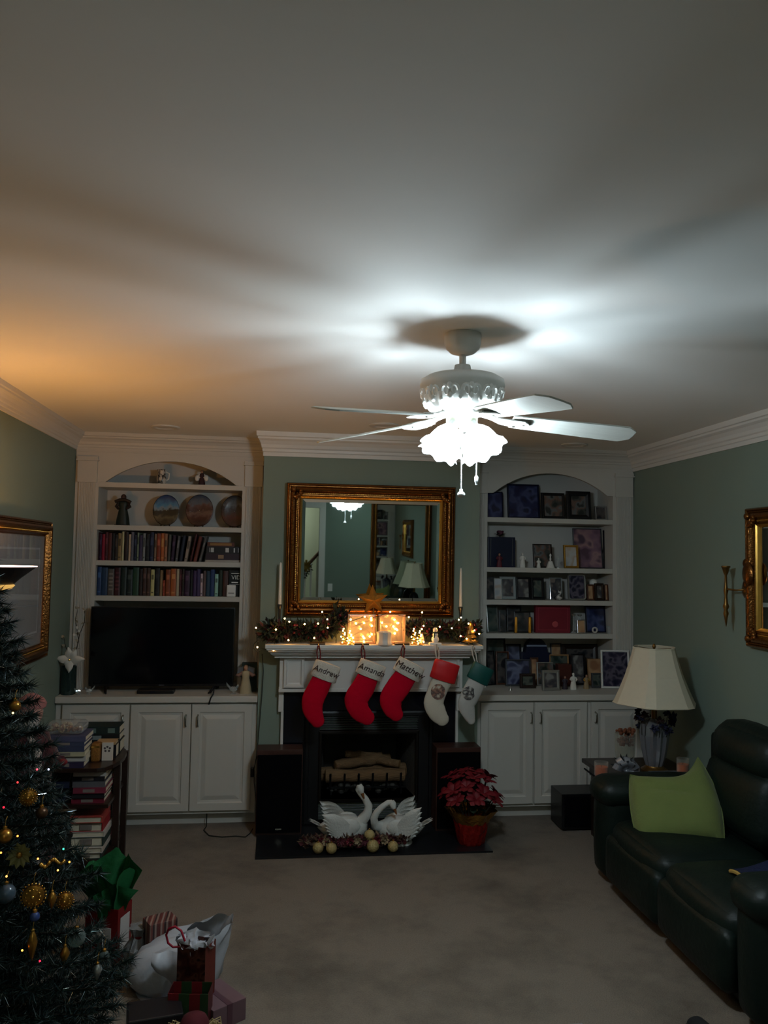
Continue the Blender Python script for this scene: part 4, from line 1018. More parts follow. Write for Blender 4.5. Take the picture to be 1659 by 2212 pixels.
MB().box(.6, .64, -.2214, -.2195, CT+.010, CT+.018).build('display', mat('led_dark', (30, 30, 44), rough=.1), r)
tag(MB().tube([at(462, 1489, Y=-.2), at(461, 1500, Y=-.322)+Vector((0, 0, .004)), at(455, 1508, Y=-.328), at(451, 1522, Y=-.330)], .005, 6).build('hanging_cable', BLK, smooth=True), 'short black cable hanging over the counter edge below the television', 'cable')
# vase with white flower
c = at(147, 1497, Y=-.2); x, y = c.x, -.2
r = thing('glass_vase', 'tall dark glass vase holding a large white silk flower', 'vase', (x, y, CT))
MB().lathe([(.048, 0), (.05, .01), (.05, .19), (.047, .19), (.047, .012), (.001, .012)], 28, (x, y, CT), cap=False).build('vase', GLASSD, r, smooth=True)
MB().lathe([(.046, .014), (.046, .05), (.001, .052)], 20, (x, y, CT)).build('pebbles', mat('dark_pebbles', (34, 44, 42), rough=.4, var=.5, scale=60, bump=.8), r)
fc = at(151, 1425, Y=-.265); PET = mat('white_silk_petal', (206, 202, 192), rough=.7, var=.05)
STEM = mat('brown_stem', (46, 38, 28), rough=.8)
MB().tube([(x, y, CT+.05), (x+.002, y-.02, CT+.17), tuple(fc+Vector((0, .012, 0)))], .003, 6).build('stem', STEM, r)
for k, (ang, L) in enumerate(((100, .085), (62, .08), (175, .095), (2, .10), (268, .088), (225, .05))):
    a = math.radians(ang); d = Vector((math.cos(a), -.15, math.sin(a))); s = Vector((-math.sin(a), 0, math.cos(a)))
    P0 = fc; m = MB()
    def pf(u, v, d=d, s=s, L=L):
        wv = .030*math.sin(PI*min(1, .12+v*.88))**.8*(1-.25*v); return P0+d*L*v+s*(u-.5)*2*wv+Vector((0, -.012*math.sin(PI*v)+.02*(u-.5)**2*4*v, 0))
    m.grid(pf, 4, 7); m.build('petal', PET, r, smooth=True)
MB().sph(fc+Vector((0, -.012, 0)), .008, 8, 6).build('flower_centre', GOLDB, r)
# orchid-like twigs rising from the vase
for ppts in ([(158, 1452), (150, 1420), (141, 1395), (137, 1372)], [(160, 1452), (166, 1400), (172, 1370), (182, 1345), (184, 1318)], [(160, 1450), (170, 1385), (163, 1340), (168, 1315)]):
    q = [at(a, b, Y=-.215+.004*i) for i, (a, b) in enumerate(ppts)]
    q[0] = Vector((x+.004, y, CT+.16))
    MB().tube(q, [.0026]*(len(q)-1)+[.0012], 5).build('twig', STEM, r)
    for t in q[1:]:
        for _ in range(2):
            m = MB(); dv = rv(); leafquad(m, t, dv, rv(), .028, .010); m.build('bud', mat('pale_bud', (150, 138, 116), rough=.7), r)
for (px, py) in ((166, 1356), (170, 1364), (160, 1372)): MB().sph(at(px, py, Y=-.212), .011, 8, 6).build('blossom', PET, r, smooth=True)
# crystal birds
def crystal_bird(px, label, y=-.22, s=1., flip=1):
    c = at(px, 1498, Y=y); r = thing('crystal_bird', label, 'figurine', (c.x, y, CT), 'crystal birds on the left counter')
    x = c.x
    MB().lathe([(.016*s, 0), (.016*s, .004), (.004*s, .010), (.004*s, .016)], 12, (x, y, CT)).build('foot', GLASS, r)
    MB().sph((x, y, CT+.026*s), (.022*s, .014*s, .014*s), 10, 6).build('body', GLASS, r)
    MB().tube([(x+flip*.014*s, y, CT+.03*s), (x+flip*.022*s, y, CT+.042*s), (x+flip*.024*s, y, CT+.05*s)], [.006*s, .006*s, .005*s], 6).build('head', GLASS, r)
    MB().tube([(x-flip*.014*s, y, CT+.028*s), (x-flip*.034*s, y, CT+.05*s), (x-flip*.038*s, y, CT+.062*s)], [.006*s, .005*s, .001], 5).build('tail', GLASS, r)
crystal_bird(168, 'small crystal bird nearest the dark glass vase'); crystal_bird(192, 'small crystal bird touching the left end of the television', flip=-1); crystal_bird(504, 'crystal bird between television and angel figurine', s=1.3)
# angel figurine with dark green box behind
c = at(534, 1497, Y=-.17)
fa = figure('angel_figurine', 'pale angel figurine with spread arms at right end of counter', 'figurine', c.x-.012, -.20, CT, .20, [mat('angel_robe', (176, 160, 128), rough=.7, var=.15), mat('angel_sleeve', (130, 96, 82), rough=.7), SKIN, mat('blond', (150, 120, 90))], arms=False)
for s in (-1, 1): MB().tube([(c.x-.012+s*.02, -.2, CT+.145), (c.x-.012+s*.05, -.205, CT+.125), (c.x-.012+s*.066, -.21, CT+.132)], [.012, .013, .008], 8).build('arm', mat('angel_sleeve', (130, 96, 82)), fa, smooth=True)
for s in (-1, 1):
    m = MB(); m.grid(lambda u, v, s=s: (c.x-.012+s*(.01+.05*v), -.185+.006*u, CT+.10+.09*u*(1-.4*v)+.02*v), 4, 4); m.build('wing', mat('grey_wing', (90, 92, 96), rough=.6), fa, smooth=True)
tag(MB().box(c.x-.045, c.x+.062, -.13, -.06, CT, CT+.20).build('green_box', mat('dark_green_card', (20, 40, 34), rough=.6, var=.3), bev=.003), 'dark green box standing behind the angel figurine', 'box')
# ================================================================ right bookcase contents
k8 = 4.097
FM = {'black': mat('frame_black', (16, 16, 20), rough=.35), 'navy': mat('frame_navy', (16, 22, 48), rough=.35), 'silver': SILVER, 'wood': WOOD, 'dkwood': DKWOOD, 'gold': GOLDB, 'white': WHITE, 'grey': mat('frame_grey', (74, 76, 80), rough=.4, metal=.3), 'tan': mat('frame_tan', (160, 120, 78), rough=.5), 'bronze': mat('frame_bronze', (92, 64, 40), rough=.35, metal=.6), 'glass': glassmat('frame_glass', (215, 225, 225), clear=.35)}
PH = {'navy': photomat('photo_navy', [(14, 20, 52), (26, 34, 76), (60, 70, 110), (20, 26, 56)], 10),
      'dark': photomat('photo_dark', [(20, 22, 26), (40, 42, 46), (80, 74, 72), (30, 30, 36)], 12),
      'kids': photomat('photo_kids', [(30, 36, 34), (60, 62, 58), (104, 80, 70), (96, 98, 98), (40, 44, 44)], 14),
      'pink': photomat('photo_pink', [(92, 66, 80), (130, 98, 112), (160, 124, 126), (84, 66, 82)], 9),
      'light': photomat('photo_light', [(160, 166, 172), (182, 182, 180), (176, 160, 144), (186, 190, 194)], 9),
      'group': photomat('photo_group', [(22, 24, 44), (44, 40, 62), (90, 84, 100), (30, 30, 48)], 16),
      'sky': photomat('photo_sky', [(56, 60, 90), (106, 112, 138), (46, 48, 74), (40, 36, 44)], 10),
      'green': photomat('photo_green', [(30, 44, 40), (56, 70, 66), (84, 88, 80), (36, 46, 44)], 12),
      'portrait': photomat('photo_portrait', [(130, 128, 124), (80, 76, 76), (60, 60, 66), (116, 104, 98)], 14),
      'red': photomat('photo_red', [(110, 18, 34), (132, 24, 40), (150, 44, 56), (116, 20, 36)], 12),
      'warm': photomat('photo_warm', [(150, 110, 80), (186, 150, 112), (170, 126, 92), (140, 104, 80)], 9)}
def cx8(x): return 1020+x/k8
def cy8(y): return 980+y/k8
def pframe(box, z0, y, fm, ph, label, bw=.12, lean=.14, rz=0., grp='framed photographs in the right bookcase', mat_w=0.):
    x0, y0, x1, y1 = box
    a = at(cx8(x0), cy8(y0), Y=y); b = at(cx8(x1), cy8(y1), Y=y)
    ax_, bx_ = a.x, b.x
    if z0 > 1: ax_, bx_ = max(ax_, 3.042), min(bx_, 4.034)
    w_, h = bx_-ax_, max(.03, (a.z-z0)*1.0); h /= math.cos(lean)
    xc = (ax_+bx_)/2
    r = thing('photo_frame', label, 'picture frame', (xc, y, z0), grp)
    M = T(xc, y, z0+.002, rz=rz, rx=-lean)
    fw = min(w_, h)*bw
    P = [(0, .010), (0, -.004), (fw*.15, -.008), (fw*.55, -.009), (fw*.85, -.004), (fw, -.001), (fw, .004)]
    MB(M).rect_rings(-w_/2, w_/2, 0, h, P, 0).build('frame', FM[fm], r)
    ins = fw
    if mat_w:
        MB(M).rect_rings(-w_/2+fw*.9, w_/2-fw*.9, fw*.9, h-fw*.9, [(0, 0), (min(w_, h)*mat_w, 0), (min(w_, h)*mat_w, .001)], .001).build('mat_board', WHITE, r); ins = fw*.9+min(w_, h)*mat_w
    MB(M).add([(-w_/2+ins*.95, .0015, ins*.95), (w_/2-ins*.95, .0015, ins*.95), (w_/2-ins*.95, .0015, h-ins*.95), (-w_/2+ins*.95, .0015, h-ins*.95)], [(0, 1, 2, 3)]).build('photo', PH[ph], r)
    MB(M).box(-w_/2+.002, w_/2-.002, .0045, .010, .002, h-.002).build('backing', FM['black'], r)
    # easel strut behind
    d = h*.45*math.sin(lean)+h*.28; top = Vector((xc+math.sin(-rz)*-h*.55*math.sin(lean), y+h*.55*math.sin(lean)+.012, z0+h*.55*math.cos(lean)))
    MB().tube([top, (top.x, min(y+d, .30), z0+.003)], .004, 5).build('strut', FM['black'], r)
    return r
A, B, C, D = SR
# shelf A
pframe((138, 335, 275, 555), A, .12, 'navy', 'navy', 'dark navy picture leaning at the left end of the top shelf', .06)
pframe((320, 265, 600, 555), A, .14, 'navy', 'navy', 'largest dark navy picture on the top shelf', .05)
pframe((620, 345, 825, 560), A, .10, 'black', 'kids', 'dark framed photograph of children on the top shelf', .12)
pframe((842, 330, 1055, 565), A, .10, 'black', 'kids', 'wide black framed portrait on the top shelf', .2)
pframe((1090, 465, 1190, 560), A, .09, 'silver', 'dark', 'small silver framed dark photo right on the top shelf', .13)
# shelf B
r = thing('album_box', 'dark navy box standing at left end of the second shelf', 'box', (at(cx8(260), cy8(990), Y=.12).x, .15, B))
a = at(cx8(140), cy8(735), Y=.10); b = at(cx8(380), cy8(990), Y=.10)
MB().box(max(a.x, 3.04), b.x, .10, .24, B, a.z).build('case', FM['navy'], r, bev=.004)
MB().box(a.x+.02, a.x+.026, .0985, .1, B+.01, a.z-.01).box(b.x-.026, b.x-.02, .0985, .1, B+.01, a.z-.01).build('edge_line', FM['grey'], r)
c = at(cx8(245), cy8(735), Y=.15); zt_ = a.z
r = thing('silk_rose', 'dusty red rose with dark leaves lying on the navy box', 'flower', (c.x, .15, zt_))
ROSE = mat('dusty_rose', (84, 40, 56), rough=.7)
for k in range(9):
    t = k*2.4; rr = .006+.0022*k
    m = MB(); m.grid(lambda u, v, t=t, rr=rr: (c.x+(rr+.006*v)*math.cos(t+(u-.5)*2.2), .15+(rr+.006*v)*math.sin(t+(u-.5)*2.2), zt_+.018+.034*v*(1-.3*(u-.5)**2*4)), 5, 3); m.build('petal', ROSE, r, smooth=True)
MB().tube([(c.x, .15, zt_), (c.x, .15, zt_+.022)], .004, 6).build('stem', WIRE, r)
for k in range(8):
    m = MB(); a_ = k*.8; leafquad(m, Vector((c.x, .15, zt_+.008)), Vector((math.cos(a_), math.sin(a_), .25+.2*(k % 3))), Vector((0, 0, 1)), .06, .013); m.build('leaf', LEAF, r)
c = at(cx8(240), cy8(985), Y=.06)
figure('figurine', 'small dull red figurine before the navy box', 'figurine', c.x, .06, B, .11, [mat('dull_red', (96, 34, 44), rough=.6), mat('dull_red', (96, 34, 44)), SKIN, BRH])
pframe((545, 800, 710, 995), B, .10, 'dkwood', 'kids', 'photo of two children on the second shelf', .06)
for px, hh, lb in ((445, .115, 'white angel figurine left of the children photo'), (588, .075, 'short white figurine before the children photo')):
    c = at(cx8(px), cy8(993), Y=.06); f_ = figure('figurine', lb, 'figurine', c.x, .06, B, hh, [PORC, PORC, PORC, PORC], grp='white figurines on the second shelf')
c = at(cx8(692), cy8(993), Y=.06)
r = thing('porcelain_bell', 'white porcelain bell with tall handle on the second shelf', 'bell', (c.x, .06, B))
MB().lathe([(.034, 0), (.031, .01), (.022, .035), (.018, .05), (.008, .056)], 20, (c.x, .06, B)).build('bell', PORC, r, smooth=True)
MB().lathe([(.006, .055), (.008, .07), (.005, .085), (.009, .10), (.003, .112)], 12, (c.x, .06, B)).build('handle', PORC, r, smooth=True)
c = at(cx8(760), cy8(993), Y=.06)
r = thing('crystal_ornament', 'slim sparkling crystal ornament beside the gold photo frame', 'ornament', (c.x, .06, B))
MB().lathe([(.014, 0), (.012, .004), (.003, .012), (.003, .05), (.012, .066), (.008, .085), (.001, .09)], 8, (c.x, .06, B)).build('crystal', GLASS, r); MB().lathe([(.015, 0), (.015, .003)], 8, (c.x, .06, B)).build('foot', SILVER, r)
pframe((815, 810, 945, 995), B, .07, 'gold', 'light', 'small gold frame with pale bright photo', .14)
pframe((905, 660, 1170, 1000), B, .18, 'grey', 'pink', 'large pinkish family portrait on the second shelf', .03)
pframe((1172, 680, 1243, 1000), B, .16, 'black', 'dark', 'narrow black album standing against the right bookcase side', .06, lean=.05)
# shelf C
pframe((130, 1090, 195, 1270), C, .10, 'grey', 'dark', 'dark grey photo at the left end of the third shelf', .10)
pframe((200, 1110, 262, 1270), C, .07, 'white', 'light', 'pale leaning card on the third shelf', .06)
pframe((250, 1090, 390, 1275), C, .12, 'glass', 'portrait', 'clear glass frame with grey photo on the third shelf', .16)
pframe((392, 1095, 520, 1250), C, .10, 'black', 'portrait', 'left half of black double frame with white figure', .14)
pframe((524, 1100, 640, 1250), C, .10, 'black', 'green', 'right half of black double frame with greenish photo', .2)
pframe((690, 1100, 800, 1275), C, .12, 'glass', 'portrait', 'clear framed photo behind the black and white cat', .06)
c = at(cx8(765), cy8(1275), Y=.05); x = c.x
r = thing('cat_figurine', 'small black and white cat figurine on the third shelf', 'figurine', (x, .05, C))
BW = photomat('cat_glaze', [(14, 14, 16), (20, 20, 22), (210, 206, 200), (18, 18, 20)], 22)
MB().sph((x, .05, C+.02), (.028, .018, .02), 14, 9).tube([(x+.008, .045, C+.02), (x+.006, .04, C+.05)], [.015, .011], 10).build('body', BW, r, smooth=True)
MB().sph((x+.004, .036, C+.058), (.013, .012, .012), 12, 8).tube([(x-.004, .037, C+.066), (x-.007, .037, C+.078)], [.005, .001], 6).tube([(x+.012, .037, C+.066), (x+.015, .037, C+.078)], [.005, .001], 6).build('head', BW, r, smooth=True)
MB().tube([(x-.024, .05, C+.012), (x-.036, .045, C+.014), (x-.038, .035, C+.03)], [.006, .005, .003], 6).build('tail', BLK, r, smooth=True)
# rounded silver frame
def roundframe(box, z0, y, label):
    a = at(cx8(box[0]), cy8(box[1]), Y=y); b = at(cx8(box[2]), cy8(box[3]), Y=y); w_, h = b.x-a.x, a.z-z0; xc = (a.x+b.x)/2
    r = thing('photo_frame', label, 'picture frame', (xc, y, z0), 'framed photographs in the right bookcase'); M = T(xc, y, z0+.001, rx=-.12)
    def rr(i, yy, n=6):
        x_, hh, c_ = w_/2-i, h/2-i, max(.004, .024-i*.6); out = []
        for (sx, sz, a0) in ((1, -1, -PI/2), (1, 1, 0), (-1, 1, PI/2), (-1, -1, PI)):
            for k in range(n+1):
                t = a0+PI/2*k/n; out.append((sx*(x_-c_)+c_*math.cos(t), yy, h/2+sz*(hh-c_)+c_*math.sin(t)))
        return out
    MB(M).rings([rr(0, .008), rr(0, -.004), rr(.005, -.009), rr(.010, -.008), rr(.014, 0)], cap=False).build('frame', SILVER, r, smooth=True)
    MB(M).add(rr(.0135, 0), [tuple(range(28))]).build('photo', PH['group'], r)
    MB(M).add(rr(.001, .008), [tuple(range(27, -1, -1))]).build('backing', FM['black'], r)
    MB().tube([(xc, y+.03, z0+h*.5), (xc, y+.09, z0+.003)], .004, 5).build('strut', FM['black'], r)
roundframe((850, 1065, 1010, 1275), C, .07, 'rounded silver frame with a dark group photograph')
c = at(cx8(1072), cy8(1285), Y=.15)
r = thing('white_globe', 'round white globe on a stand behind the small wooden frames', 'ornament', (c.x, .15, C))
MB().sph((c.x, .15, C+.135), .032, 16, 10).build('globe', PORC, r, smooth=True); MB().lathe([(.03, 0), (.03, .008), (.008, .02), (.008, .10), (.02, .107)], 14, (c.x, .15, C)).build('stand', DKWOOD, r, smooth=True)
pframe((1020, 1160, 1082, 1283), C, .08, 'wood', 'warm', 'small wooden frame with orange photo on the third shelf', .2)
pframe((1090, 1150, 1168, 1283), C, .06, 'dkwood', 'portrait', 'small dark frame with pale photo on the third shelf', .25)
pframe((1176, 1160, 1240, 1285), C, .07, 'wood', 'warm', 'wooden framed photo at the right end of the third shelf', .25)
# shelf D
pframe((132, 1345, 238, 1575), D, .10, 'silver', 'green', 'thin silver framed photo leaning at the left end of the fourth shelf', .05, rz=.25)
pframe((242, 1390, 302, 1575), D, .09, 'grey', 'dark', 'narrow grey frame on the fourth shelf', .12)
pframe((310, 1350, 440, 1572), D, .14, 'black', 'dark', 'black frame behind the gold sided frame', .10)
r = pframe((375, 1400, 520, 1577), D, .07, 'black', 'dark', 'small dark frame with bright gold side columns', .06)
for px in (386, 508):
    c = at(cx8(px), cy8(1575), Y=.055); MB().lathe([(.009, .003), (.011, .01), (.011, .115), (.007, .122)], 12, (c.x, .052, D)).build('side_column', mat('column_gold', (230, 160, 50), rough=.3, metal=.4), r, smooth=True)  # columns in one plain gold colour
a = at(cx8(562), cy8(1338), Y=.08); b = at(cx8(868), cy8(1580), Y=.08)
r = thing('red_box', 'large dark red gift box with embossed picture on the fourth shelf', 'box', ((a.x+b.x)/2, .1, D))
MB().box(a.x, b.x, .08, .125, D, a.z).build('box', mat('red_card', (118, 20, 36), rough=.6, var=.15, scale=14), r, bev=.003)
MB().rect_rings(a.x+.02, b.x-.02, D+.02, a.z-.02, [(0, 0), (0, -.0015), (.006, -.0015), (.006, 0)], .0802).build('embossed_border', mat('red_card_light', (140, 40, 52), rough=.5), r)
q = at(cx8(735), cy8(1510), Y=.08); MB().lathe([(.001, -.002), (.022, -.0015), (.024, 0)], 18, (0, 0, 0)).build('tmp', WHITE) if False else None
MB(T(q.x, .0795, q.z, rx=PI/2)).lathe([(.024, 0), (.020, .0015), (.001, .002)], 18, cap=False).build('emblem', mat('rose_emblem', (170, 70, 76), rough=.5), r)
def crystal_stick(px, hh, y, label):
    c = at(cx8(px), cy8(1575), Y=y); r = thing('crystal_candlestick', label, 'candlestick', (c.x, y, D), 'crystal candlesticks on the fourth shelf')
    MB().lathe([(.020, 0), (.020, .006), (.006, .016), (.008, hh*.4), (.005, hh*.5), (.008, hh*.75), (.006, hh-.012)], 10, (c.x, y, D)).build('stem', GLASS, r); MB().lathe([(.006, hh-.014), (.017, hh-.008), (.018, hh), (.012, hh), (.004, hh-.006)], 14, (c.x, y, D), cap=False).build('cup', SILVER, r, smooth=True)
crystal_stick(897, .145, .06, 'crystal candlestick just right of the red gift box'); crystal_stick(950, .142, .10, 'crystal candlestick behind the small pale photo')
pframe((930, 1475, 1002, 1577), D, .05, 'silver', 'warm', 'small pale photo before the crystal candlestick', .08)
pframe((1012, 1350, 1190, 1580), D, .12, 'navy', 'navy', 'dark navy framed picture on the fourth shelf', .06)
c = at(cx8(1085), cy8(1545), Y=.06)
r = thing('white_wreath', 'small round white wreath ornament before the navy picture', 'ornament', (c.x, .06, D))
MB(T(c.x, .06, D+.026, rx=PI/2-.1)).tube([(.018*math.cos(t), .018*math.sin(t), 0) for t in [2*PI*i/18 for i in range(19)]], .007, 6, cap=False).build('ring', mat('white_lace', (190, 186, 180), rough=.9, bump=.6, bscale=120), r, smooth=True)
c = at(cx8(1215), cy8(1580), Y=.06)
r = thing('white_cup', 'small pale cup at the right end of the fourth shelf', 'cup', (c.x, .06, D)); MB().lathe([(.016, 0), (.018, .03), (.021, .055), (.019, .055), (.015, .01)], 16, (c.x, .06, D), cap=False).lathe([(.001, .002), (.016, .002)], 12, (c.x, .06, D), cap=False).build('cup', mat('pale_grey_glaze', (150, 156, 156), rough=.3), r, smooth=True)
# crowd of frames on the right counter
E_ = CT
GE = 'framed photographs on the right counter'
L_ = [((130, 1640, 300, 2020), .26, 'dkwood', 'green', 'wide dark frame at the back left of the right counter', .08, 0),
      ((305, 1690, 440, 2020), .25, 'black', 'sky', 'black frame with pale band at the back of the right counter', .1, 0),
      ((705, 1685, 800, 2010), .25, 'grey', 'warm', 'narrow pale photo at the back centre of the right counter', .1, 0),
      ((805, 1690, 1120, 2010), .24, 'dkwood', 'dark', 'very wide dark wood frame at the back of the right counter', .13, 0),
      ((140, 1750, 212, 2060), .12, 'black', 'dark', 'tall black frame at the left end of the right counter', .1, .3),
      ((215, 1755, 330, 2050), .14, 'wood', 'dark', 'brown wooden frame behind the blue sky photo', .12, 0),
      ((300, 1825, 520, 2075), .08, 'grey', 'sky', 'photo with blue sky and white horizon on the right counter', .06, 0),
      ((520, 1810, 590, 2060), .13, 'wood', 'warm', 'narrow tan wooden frame beside the blue sky photo', .2, 0),
      ((690, 1782, 862, 2040), .17, 'tan', 'green', 'light wooden frame with glass in the middle of the right counter', .08, 0),
      ((575, 1850, 722, 2050), .10, 'silver', 'kids', 'silver frame with bright stripe behind the white frame', .08, 0),
      ((885, 1775, 1005, 2040), .12, 'black', 'portrait', 'black framed portrait of a standing pair', .12, 0),
      ((1150, 1745, 1395, 2085), -.06, 'white', 'group', 'large white bordered group photo beside the lamp shade', .07, -.12),
      ((425, 1950, 562, 2085), -.03, 'dkwood', 'green', 'small dark wooden frame at the front of the right counter', .2, 0),
      ((620, 1920, 780, 2110), -.14, 'silver', 'portrait', 'bright silver white frame standing foremost on the right counter', .16, .08),
      ((1060, 1945, 1150, 2085), -.02, 'grey', 'green', 'small grey frame near the large white bordered photo', .14, 0)]
for box, y, fm, ph, lb, bw, rz in L_: pframe(box, E_, y, fm, ph, lb, bw, .12, rz, GE)
# domed dark clock, red box, orange card, nativity figures
a = at(cx8(448), cy8(1760), Y=.20); b = at(cx8(690), cy8(1630), Y=.20); xc = (a.x+b.x)/2; hw = (b.x-a.x)/2
r = thing('mantel_clock', 'black dome topped clock with white band at the back of counter', 'clock', (xc, .22, E_))
pts = [(xc-hw, E_), (xc+hw, E_), (xc+hw, a.z)]+[(xc+hw*.8*math.cos(t), a.z+(b.z-a.z)*math.sin(t)) for t in [PI*i/14 for i in range(15)]]+[(xc-hw, a.z)]
MB().prism(pts, .19, .27, 'xz').build('case', FM['navy'], r)
q = at(cx8(565), cy8(1700), Y=.19); MB().box(xc-hw*.75, xc+hw*.72, .186, .19, q.z-.006, q.z+.006).build('band', mat('pale_blue_band', (140, 150, 170), rough=.4), r)
MB(T(xc, .1895, E_+.13, rx=PI/2)).lathe([(.05, 0), (.048, .003), (.001, .004)], 24, cap=False).build('dial', mat('dark_dial', (30, 34, 44), rough=.3), r)
a = at(cx8(762), cy8(1865), Y=.05); b = at(cx8(880), cy8(1960), Y=.05)
tag(MB().box(a.x, b.x, .05, .12, E_, a.z).build('keepsake_box', mat('red_brown_leather', (74, 32, 24), rough=.45, var=.2), bev=.004), 'red brown leather keepsake box among the counter photographs', 'box')
a = at(cx8(1030), cy8(1820), Y=.14); b = at(cx8(1150), cy8(1915), Y=.14)
pframe((1030, 1820, 1150, 2060), E_, .10, 'tan', 'warm', 'plain tan card standing upright near the large white bordered photo', .03, grp=GE)
c = at(cx8(895), cy8(2080), Y=-.08)
figure('figurine', 'white robed figurine at the front of the right counter', 'figurine', c.x, -.08, E_, .125, [PORC, PORC, PORC, PORC])
c = at(cx8(1010), cy8(2080), Y=-.06)
figure('figurine', 'gold and cream robed figurine at the front of the right counter', 'figurine', c.x, -.06, E_, .11, [mat('gold_cream', (150, 128, 96), rough=.5, var=.2), GOLDB, SKIN, BRH])
c = at(cx8(820), cy8(2085), Y=-.07)
figure('figurine', 'small dark robed figurine beside the silver white frame', 'figurine', c.x, -.07, E_, .10, [mat('smoky_purple', (54, 44, 54), rough=.5, var=.2), mat('smoky_purple', (54, 44, 54)), SKIN, BRH])
c = at(cx8(338), cy8(2090), Y=-.12)
r = thing('silver_bell', 'tiny silver bell at the front left of the right counter', 'bell', (c.x, -.12, E_)); MB().lathe([(.014, 0), (.012, .008), (.008, .02), (.002, .026), (.003, .03), (.001, .036)], 14, (c.x, -.12, E_)).build('bell', SILVER, r, smooth=True)
# ================================================================ right side: sofa, lamp, table
LEA = mat('dark_green_leather', (9, 23, 18), rough=.5, var=.25, scale=8, bump=.25, bscale=35, spec=.28)
SX0, SX1 = 3.335, 4.17; SY0, SY1 = -3.05, -1.29     # front/back, near/far
so = thing('sofa', 'dark green leather recliner loveseat along the right wall', 'sofa', ((SX0+SX1)/2, (SY0+SY1)/2, 0))
MB().rbox(((SX0+SX1)/2+.03, (SY0+SY1)/2, .15), ((SX1-SX0)/2-.03, (SY1-SY0)/2-.02, .125), .05).build('base', LEA, so, smooth=True)
AW = .25
for (yc) in (SY1-AW/2, SY0+AW/2):
    m = MB(); m.rbox((3.70, yc, .30), (.355, AW/2-.012, .275), .08, bulge=.01); m.build('arm', LEA, so, smooth=True)
    MB().rbox((3.66, yc, .515), (.335, AW/2+.008, .08), .078, bulge=.012).build('arm_pad', LEA, so, smooth=True)
ys = [(SY0+AW, (SY0+SY1)/2), ((SY0+SY1)/2, SY1-AW)]
for (a, b) in ys:
    yc, hy = (a+b)/2, (b-a)/2-.004
    MB().rbox((3.66, yc, .315), (.30, hy, .085), .07, bulge=.025).build('seat_cushion', LEA, so, smooth=True)
    MB().rbox((3.375, yc, .195), (.05, hy, .13), .045, bulge=.012).build('footrest_panel', LEA, so, smooth=True)
    MB(T(4.0, yc, .58, ry=.16)).rbox((0, 0, 0), (.10, hy, .19), .085, bulge=.03).build('back_cushion', LEA, so, smooth=True)
    MB(T(4.055, yc, .83, ry=.16)).rbox((0, 0, 0), (.105, hy-.005, .13), .10, bulge=.03).build('headrest', LEA, so, smooth=True)
MB().rbox((4.115, (SY0+SY1)/2, .45), (.05, (SY1-SY0)/2-.06, .40), .045).build('back_frame', LEA, so, smooth=True)
# green pillow
PIL = mat('olive_green_cotton', (100, 112, 58), rough=.9, var=.12, scale=12, bump=.2, bscale=80, sheen=.15)
pc = at(1445, 1742, X=3.72)
r = thing('throw_pillow', 'rumpled olive green pillow slumped against the sofa arm', 'pillow', (pc.x, pc.y, .47))
m = MB(T(3.655, -1.74, .515, rz=math.radians(-30), rx=-.80) @ Matrix.Rotation(math.radians(-10), 4, 'Y'))
def pillow(side):
    def fn(u, v):
        a, b = u*2-1, v*2-1
        px_ = a*.235*(1-.10*(1-b*b)*0-.08*b*b); pz_ = b*.20*(1-.08*a*a)
        t = ((1-a**4)*(1-b**4))**.55*.085
        fold = .018*math.exp(-((b-.35+.25*a)/.10)**2)*(1-a*a)
        cn = max(0, a)**2*max(0, b)**3; sag = .03*(1-a*a)*max(0, b)
        return (px_-.05*cn, side*(t-(fold if side < 0 else 0))-.06*cn*0, pz_+.02*a*a*b+.10*cn-sag)
    return fn
m.grid(pillow(-1), 22, 22); g2 = MB(m.M); g2.grid(pillow(1), 22, 22)
m.v += g2.v; o_ = len(m.v)-len(g2.v); m.f += [tuple(i+o_ for i in f[::-1]) for f in g2.f]
m.build('cushion', PIL, r, smooth=True, weld=True)
e = MB(m.M); q = []
for (a0, b0, a1, b1) in ((-1, -1, 1, -1), (1, -1, 1, 1), (1, 1, -1, 1), (-1, 1, -1, -1)):
    for i in range(10):
        t = i/10; f_ = pillow(1)((a0+(a1-a0)*t+1)/2, (b0+(b1-b0)*t+1)/2); q.append(f_)
e.tube(q+[q[0]], .004, 6, cap=False).build('piping', PIL, r, smooth=True)
# blue blanket with yellow edge draped on near seat
BLU = mat('navy_fleece', (10, 22, 56), rough=.95, var=.2, scale=18, bump=.4, bscale=60)
r = thing('blanket', 'folded navy blanket with yellow edge on the sofa near the arm', 'blanket', (3.80, -2.62, .41))
m = MB(); 
def bl_(u, v): return (3.58+.40*u, -2.76+.34*v, 0.445+.03*math.sin(u*5+v*4)*.5+.02*math.sin(v*9)*.5+.05*u)
m.grid(bl_, 14, 14); t2 = MB(); t2.grid(lambda u, v: Vector(bl_(u, v))+Vector((0, 0, -.022)), 14, 14)
o_ = len(m.v); m.v += t2.v; m.f += [tuple(i+o_ for i in f[::-1]) for f in t2.f]; m.build('cloth', BLU, r, smooth=True)
MB().tube([Vector(bl_(0, v/12))+Vector((-.003, 0, -.01)) for v in range(13)], .009, 6).build('yellow_edge', mat('mustard_trim', (170, 136, 66), rough=.9), r, smooth=True)
